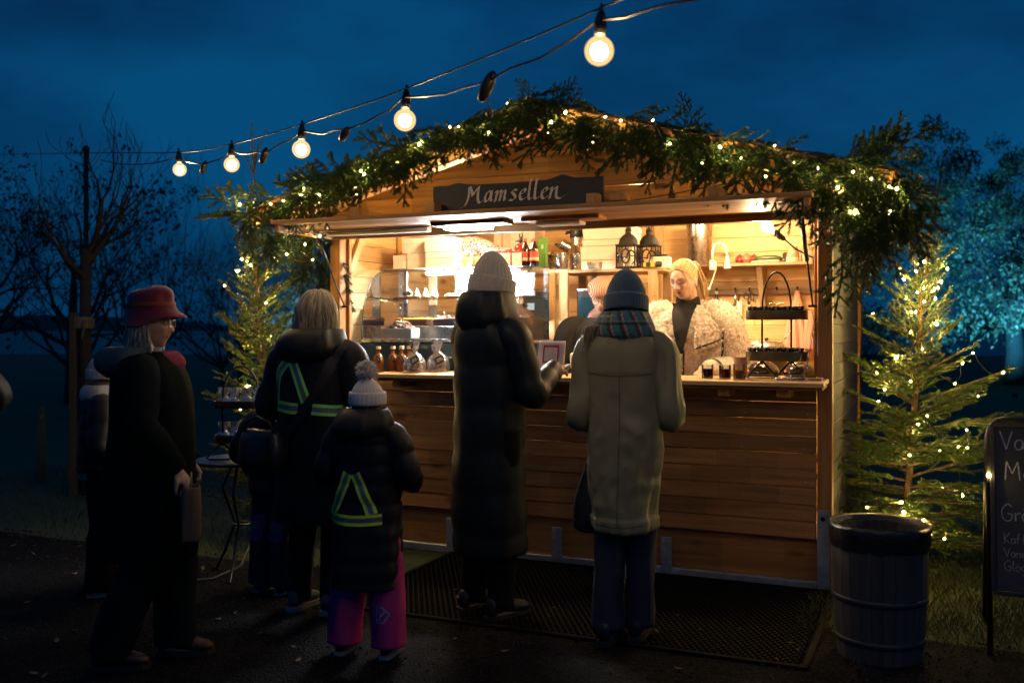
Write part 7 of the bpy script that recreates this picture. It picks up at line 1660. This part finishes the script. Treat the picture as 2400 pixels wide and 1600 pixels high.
# ---- glasses on the plank
def tumbler(label, u, d, col, level, trans=.25, h=.082):
    c = at('glass_tumbler', label, 'glass', u, d, 1.166, 0, 'short glasses on the counter')
    lt(c, 'glass', CLEAR, [(.028, 0), (.032, .003), (.034, h*.85), (.0335, h), (.0315, h), (.031, .008), (.002, .007)], 22); lt(c, 'drink', liquid('drink_%d' % int(u*1000), col, trans), [(.026, .009), (.030, .010), (.0315, level), (.002, level+.001)], 22)
tumbler('short glass of dark red drink, left of three on the counter', 2.60, -.15, (.05, .006, .008), .060)
tumbler('short glass of red drink, middle of three on the counter', 2.698, -.15, (.12, .012, .010), .060)
tumbler('short glass of amber drink, right of three on the counter', 2.783, -.18, (.34, .15, .03), .055, .4, .088)
c = at('paper_cup', 'patterned paper cup with a spoon behind the amber drink', 'paper cup', 2.757, .0, 1.168); lt(c, 'cup', pbr('pinkish_cup', (.50, .30, .22), .7, bump=0), [(.030, 0), (.031, .002), (.042, .118), (.044, .122), (.040, .119), (.028, .01)], 24, cap1=False)
for a in (-2.0, -1.55, -1.1): b = MB(); b.tube([(.014*math.cos(e), 0, .014*math.sin(e)) for e in [2*PI*q/14 for q in range(15)]], .0014, 5, TR((.0402*math.cos(a), .0402*math.sin(a), .088), (R(5), 0, a+PI/2))); b.build('printed_ring', pbr('cup_print', (.62, .44, .34), .7, bump=0), c, True)
tb(c, 'spoon', pbr('wooden_spoon', (.5, .33, .17), .8, bump=0), [(.0, 0, .06), (-.03, 0, .12), (-.05, 0, .16)], .003, 6)
# ---- chain and hook for the counter
c = at('chain', 'steel chain from the right post to the counter end', 'chain', 3.165, .0, 1.495); n = 22
b = MB(); b.tube([(.011*math.cos(e)*.55, 0, .011*math.sin(e)) for e in [2*PI*q/10 for q in range(11)]], .0022, 5); lm = b.mesh('link', True, (STEEL(),))
A, B = Vector((0, 0, 0)), Vector((-.042, -.16, -.33))
for i in range(n):
    p_ = A.lerp(B, i/(n-1)); obj('link', lm, c, p_, (R(-24), R(7), (PI/2 if i % 2 else 0)))
tb(c, 'eye', DARKM(), [(0, .03, .01), (0, 0, .01), (0, -.008, .0)], .004)
c = at('barrel_bolt', 'steel barrel bolt lying along the counter end', 'bolt', 3.06, -.18, 1.168); bx(c, 'plate', STEEL(), (0, 0, .003), (.16, .035, .004), .001); tb(c, 'rod', STEEL(), [(-.085, 0, .011), (.07, 0, .011)], .006); tb(c, 'knob', STEEL(), [(0, 0, .011), (0, -.01, .03)], .004)
c = at('counter_block', 'small raised wooden block at the right end of the counter', 'block', 2.98, .0, 1.1635); bx(c, 'block', W_INT(), (.0, .10, .001), (.30, .10, .012), .002); bx(c, 'end_block', W_INT(), (.20, -.10, .008), (.07, .12, .022), .003)
tbw = at('wall_cable', 'black cable running down inside the right post', 'cable', 3.165, .12, 1.95); tb(tbw, 'cable', BLACK(), [(0, 0, 0), (-.03, .05, -.12), (-.012, .03, -.28), (0, 0, -.40), (-.02, 0, -.55), (-.015, .02, -.78)], .005, 6); bx(tbw, 'clip', DARKM(), (0, .0, -.40), (.02, .02, .02), .003)
tbc = thing('side_cable', 'thin black cable running down the right side wall of the hut', 'cable', L(3.262, DEP-.05, 2.0)); tb(tbc, 'cable', BLACK(), [(0, 0, .0), (.01, 0, -.25), (-.01, 0, -.32), (.02, 0, -.40), (0, 0, -.8), (.01, 0, -1.9)], .006, 6); bx(tbc, 'clip', DARKM(), (.0, 0, -.32), (.03, .02, .03), .004)
# ================================================================ things standing in front and beside
# rubber honeycomb mat
t = thing('rubber_mat', 'black honeycomb rubber mat on the ground before the stall', 'mat', L(2.1, -.68, .008), -TH)
b = MB(); hx = .0185; W2, D2 = 1.17, .645
n6 = [(math.cos(PI/3*i+PI/6), math.sin(PI/3*i+PI/6)) for i in range(6)]
rows = int(2*D2/(hx*1.5)); cols = int(2*W2/(hx*math.sqrt(3)))
for r in range(rows):
    for c in range(cols):
        x = -W2+.03+(c+.5*(r % 2))*hx*math.sqrt(3); y = -D2+.03+r*hx*1.5
        if x > W2-.02: continue
        o_, i_ = hx, hx*.78
        b.add([(x+o_*p, y+o_*q, .012) for p, q in n6]+[(x+i_*p, y+i_*q, .012) for p, q in n6]+[(x+i_*p, y+i_*q, .0) for p, q in n6], [(k, (k+1) % 6, 6+(k+1) % 6, 6+k) for k in range(6)]+[(6+k, 6+(k+1) % 6, 12+(k+1) % 6, 12+k) for k in range(6)])
RUB = pbr('black_rubber', (.003, .003, .003), .8, var=.3, scale=30, spec=.1, bump=.2)
h = b.build('honeycomb', RUB, t, fix=False); h['kind'] = 'stuff'
for c_, d_ in (((0, -D2, .006), (2*W2+.03, .03, .013)), ((0, D2, .006), (2*W2+.03, .03, .013)), ((-W2, 0, .006), (.03, 2*D2-.03, .013)), ((W2, 0, .006), (.03, 2*D2-.03, .013))):
    q = MB(); q.box(c_, d_, ch=.004); q.build('edge_strip', RUB, t)
# litter bin
t = thing('litter_bin', 'grey staved barrel litter bin with black liner beside the right spruce', 'litter bin', (1.635, 4.33, .0), .2)
n = 26
SV = wood('grey_stave', (.022, .024, .026), (.055, .058, .06), 2, .85, knots=False, gs=.8, var=.15)
q = MB(); rr = []
for (z, r0) in ((0, .178), (.15, .192), (.3, .200), (.45, .203), (.565, .203)): rr.append((z, r0))
st_ = MB(); a = PI/n*.96
st_.add([(r0*math.cos(k*a), r0*math.sin(k*a), z) for z, r0 in rr for k in (-1, 1)]+[((r0-.018)*math.cos(k*a), (r0-.018)*math.sin(k*a), z) for z, r0 in rr for k in (-1, 1)], [(2*i, 2*i+1, 2*i+3, 2*i+2) for i in range(4)]+[(10+2*i, 12+2*i, 13+2*i, 11+2*i) for i in range(4)]+[(2*i, 2*i+2, 12+2*i, 10+2*i) for i in range(4)]+[(2*i+1, 11+2*i, 13+2*i, 2*i+3) for i in range(4)]+[(8, 9, 19, 18)])
sm_ = st_.mesh('stave', False, (SV,))
for i in range(n): obj('stave', sm_, t, (0, 0, 0), (0, 0, 2*PI*i/n))
for z, r0 in ((.09, .189), (.27, .2005), (.52, .2045)): q = MB(); q.lathe([(r0, z-.012), (r0+.003, z-.01), (r0+.003, z+.01), (r0, z+.012)], 44, cap0=False, cap1=False); q.build('hoop', pbr('zinc_hoop', (.05, .06, .07), .5, .7, bump=.1), t, True)
q = MB(); rr = []; ns = 90
for (r0, z) in ((.185, .30), (.188, .45), (.194, .56), (.200, .585), (.212, .592), (.216, .575), (.213, .53), (.209, .49)):
    rr.append([((r0+.004*mnoise.noise((math.cos(e)*6, math.sin(e)*6, z*20)))*math.cos(e), (r0+.004*mnoise.noise((math.cos(e)*6, math.sin(e)*6, z*20)))*math.sin(e), z+.012*mnoise.noise((math.cos(e)*5, math.sin(e)*5, 3))*(1 if z < .56 and r0 > .2 else .4)) for e in [2*PI*i/ns for i in range(ns)]])
q.rings(rr, True, True, False); q.build('bin_liner', pbr('black_liner', (.012, .012, .013), .22, bump=.5, bscale=60, bdist=.01), t, True)
q = MB(); q.lathe([(.17, 0), (.17, .02)], 30); q.build('bottom', SV, t)
# chalkboard A-frame
t = thing('chalkboard_sign', 'black chalkboard pavement sign in a tube frame at the right edge', 'sign', (2.115, 4.30, 0), -TH)
lean = R(-15.5)
fr_ = obj('frame', None, t); fr_.rotation_euler = (lean, 0, 0)
TB = pbr('black_tube', (.012, .012, .012), .35, .3, bump=0)
pts = [(0, 0, 0), (0, 0, .98), (.012, 0, 1.03), (.045, 0, 1.062), (.10, 0, 1.07), (.55, 0, 1.07), (.605, 0, 1.062), (.638, 0, 1.03), (.65, 0, .98), (.65, 0, 0)]
q = MB(); q.tube(pts, .0125, 10); q.build('front_tube', TB, fr_, True)
q = MB(); q.box((.325, .0, .66), (.60, .016, .74), ch=.003); bd = q.build('board', pbr('slate_board', (.018, .021, .026), .6, var=.35, scale=5, bump=.05), fr_)
for (c_, d_) in (((.325, -.004, 1.04), (.62, .022, .022)), ((.325, -.004, .28), (.62, .022, .022)), ((.018, -.004, .66), (.022, .022, .76)), ((.632, -.004, .66), (.022, .022, .76))):
    q = MB(); q.box(c_, d_, ch=.003); q.build('board_rim', TB, fr_)
fb = obj('rear_frame', None, t); fb.location = (0, .56, 0); fb.rotation_euler = (R(15.5), 0, 0)
q = MB(); q.tube([(x, 0, z) for x, _, z in pts], .0125, 10); q.build('rear_tube', TB, fb, True)
# chalk lettering
CH = {'V': [[(0, 1), (.35, 0), (.7, 1)]], 'a': [[(.5, .5), (.2, .52), (.05, .25), (.2, 0), (.45, .12), (.5, .5), (.52, .05)]], 'M': [[(0, 0), (.08, 1), (.4, .35), (.72, 1), (.82, 0)]],
      'G': [[(.7, .85), (.4, 1), (.05, .6), (.2, .05), (.6, .05), (.7, .4), (.42, .42)]], 'r': [[(.05, .5), (.08, 0)], [(.08, .35), (.25, .5), (.4, .45)]], 'ä': [[(.5, .5), (.2, .52), (.05, .25), (.2, 0), (.45, .12), (.5, .5), (.52, .05)], [(.15, .72), (.17, .76)], [(.38, .72), (.4, .76)]],
      'm': [[(.05, .5), (.06, 0)], [(.06, .35), (.22, .5), (.32, .4), (.32, 0)], [(.32, .38), (.5, .5), (.6, .38), (.62, 0)]], 'i': [[(.08, .5), (.1, 0)], [(.09, .7), (.1, .74)]], 'K': [[(.05, 1), (.06, 0)], [(.6, 1), (.08, .45), (.62, 0)]], 'f': [[(.45, .95), (.25, .95), (.18, .6), (.16, 0)], [(0, .5), (.38, .52)]],
      'e': [[(.06, .28), (.45, .32), (.35, .52), (.1, .42), (.08, .12), (.3, 0), (.5, .1)]], 'l': [[(.1, 1), (.08, .1), (.2, 0)]], 'ö': [[(.3, .5), (.05, .28), (.2, 0), (.45, .1), (.48, .4), (.3, .5)], [(.15, .7), (.17, .74)], [(.38, .7), (.4, .74)]], 'g': [[(.5, .45), (.2, .52), (.06, .28), (.25, .05), (.48, .2), (.5, .45), (.48, -.3), (.1, -.35)]], 'c': [[(.48, .42), (.25, .52), (.06, .25), (.25, 0), (.5, .1)]]}
WD = {'V': .8, 'M': 1., 'G': .85, 'K': .7, 'm': .78, 'i': .25, 'l': .3, 'r': .45}
def chalk(txt, x, z, h, rot=0.):
    q = MB(); cx = x
    for ch in txt:
        if ch == ' ': cx += .35*h; continue
        for st in CH[ch]:
            P_ = [(cx+p[0]*h*.85, z+p[1]*h+(cx-x)*rot) for p in st]
            pp = catmull(P_, (len(P_)-1)*5+1) if len(P_) > 3 and ch not in 'VM' else [np.array(a_) for a_ in P_]
            for k in range(len(pp)-1):
                a_, c_ = Vector((pp[k][0], 0, pp[k][1])), Vector((pp[k+1][0], 0, pp[k+1][1])); d_ = (c_-a_); 
                if d_.length < 1e-6: continue
                nrm = Vector((-d_.z, 0, d_.x)).normalized()*h*.035; y = Vector((0, -.0092, 0))
                q.add([tuple(a_+nrm+y), tuple(a_-nrm+y), tuple(c_-nrm+y), tuple(c_+nrm+y)], [(0, 1, 2, 3)])
        cx += WD.get(ch, .6)*h*.85
    co_ = q.build('chalk_line', pbr('chalk', (.30, .31, .32), .9, var=.5, scale=90, bump=0), bd); co_['kind'] = 'stuff'
chalk('Varma', .05, .925, .085); chalk('Ma', .07, .785, .085); chalk('M', .17, .70, .06); chalk('Grä', .05, .600, .075); chalk('mi', .17, .555, .035); chalk('Kaffe', .06, .500, .045); chalk('Varm c', .06, .440, .04); chalk('Glögg', .06, .380, .045)
q = MB(); q.lathe([(.004, -.006), (.0048, .0), (.004, .006)], 6, (0, -.016, .80)); q.build('stray_led', LED(), fr_)
# small round table with stand of wrapped sweets
t = thing('round_table', 'small round dark metal table at the left of the stall', 'table', (-1.60, 5.75, 0))
TM = pbr('dark_blue_metal', (.03, .036, .045), .3, .5, .2, 12, .05)
q = MB(); q.lathe([(.02, .664), (.245, .664), (.262, .668), (.266, .676), (.262, .682), (.25, .683), (.001, .680)], 48); smooth_by_angle(q.build('top', TM, t))
for k in range(3):
    a = 2*PI*k/3+.5; q = MB(); q.tube([(.06*math.cos(a), .06*math.sin(a), .664), (.16*math.cos(a), .16*math.sin(a), .50), (.05*math.cos(a), .05*math.sin(a), .30), (.14*math.cos(a), .14*math.sin(a), .12), (.21*math.cos(a), .21*math.sin(a), .012), (.24*math.cos(a), .24*math.sin(a), .012)], .009, 8); q.build('leg', TM, t, True)
q = MB(); q.tube([(.05*math.cos(2*PI*k/20), .05*math.sin(2*PI*k/20), .30) for k in range(21)], .006, 6); q.build('leg_ring', TM, t, True)
tiered('two-tier oval stand of wrapped sweets on the round table', (-1.60, 5.74, .684), R(-8), .145, .10, .10, .30, .545, .105, pbr('dark_bronze', (.12, .07, .03), .4, .8, .2, 20, .05), .044, 'sweet_stand')
rs = random.Random(77)
for tier, z in (('lower', .105), ('upper', .305)):
    for i in range(4):
        x = -.095+.063*i; c = thing('sweet_bag', 'clear cellophane sweet bag on the %s tier of the table stand, %s from left' % (tier, ('first', 'second', 'third', 'fourth')[i]), 'bag', (-1.60+x, 5.72+rs.gauss(0, .015), .684+z), rs.gauss(0, .4), 'wrapped sweet bags')
        q = MB(); loft(q, [(0, 0, 0, .022, .02), (0, 0, .004, .032, .028), (0, 0, .04, .034, .030), (0, 0, .06, .012, .012), (0, 0, .075, .02, .010), (0, 0, .115, .032, .010)], 20, 22, folds(.007, 60, 2., i, 5.), 2.5, (True, False)); q.build('wrap', CELLO, c, True)
        q = MB(); 
        for k in range(14): q.sphere((rs.uniform(-.018, .018), rs.uniform(-.015, .015), .008+rs.random()*.03), .008, 6, 4)
        so_ = q.build('sweets', pbr('dark_sweets', (.03, .02, .03), .4, bump=0), c); so_['kind'] = 'stuff'
        q = MB(); q.tube([(-.025, -.015, .045), (0, -.012, .06), (.03, -.02, .04)], .0022, 5); q.build('ribbon', pbr('grey_ribbon', (.4, .4, .45), .4, bump=0), c, True)
# cable lying on the ground by the table
q = MB(); q.tube([(-1.66, 6.4, .35), (-1.55, 5.95, .25), (-1.60, 5.75, .05), (-1.72, 5.60, .012), (-1.85, 5.55, .012)], .008, 6); o = q.build('ground_cable', pbr('grey_cable', (.10, .10, .11), .6, bump=0), None, True); tag(o, 'grey cable trailing from the left spruce to the ground', 'cable')
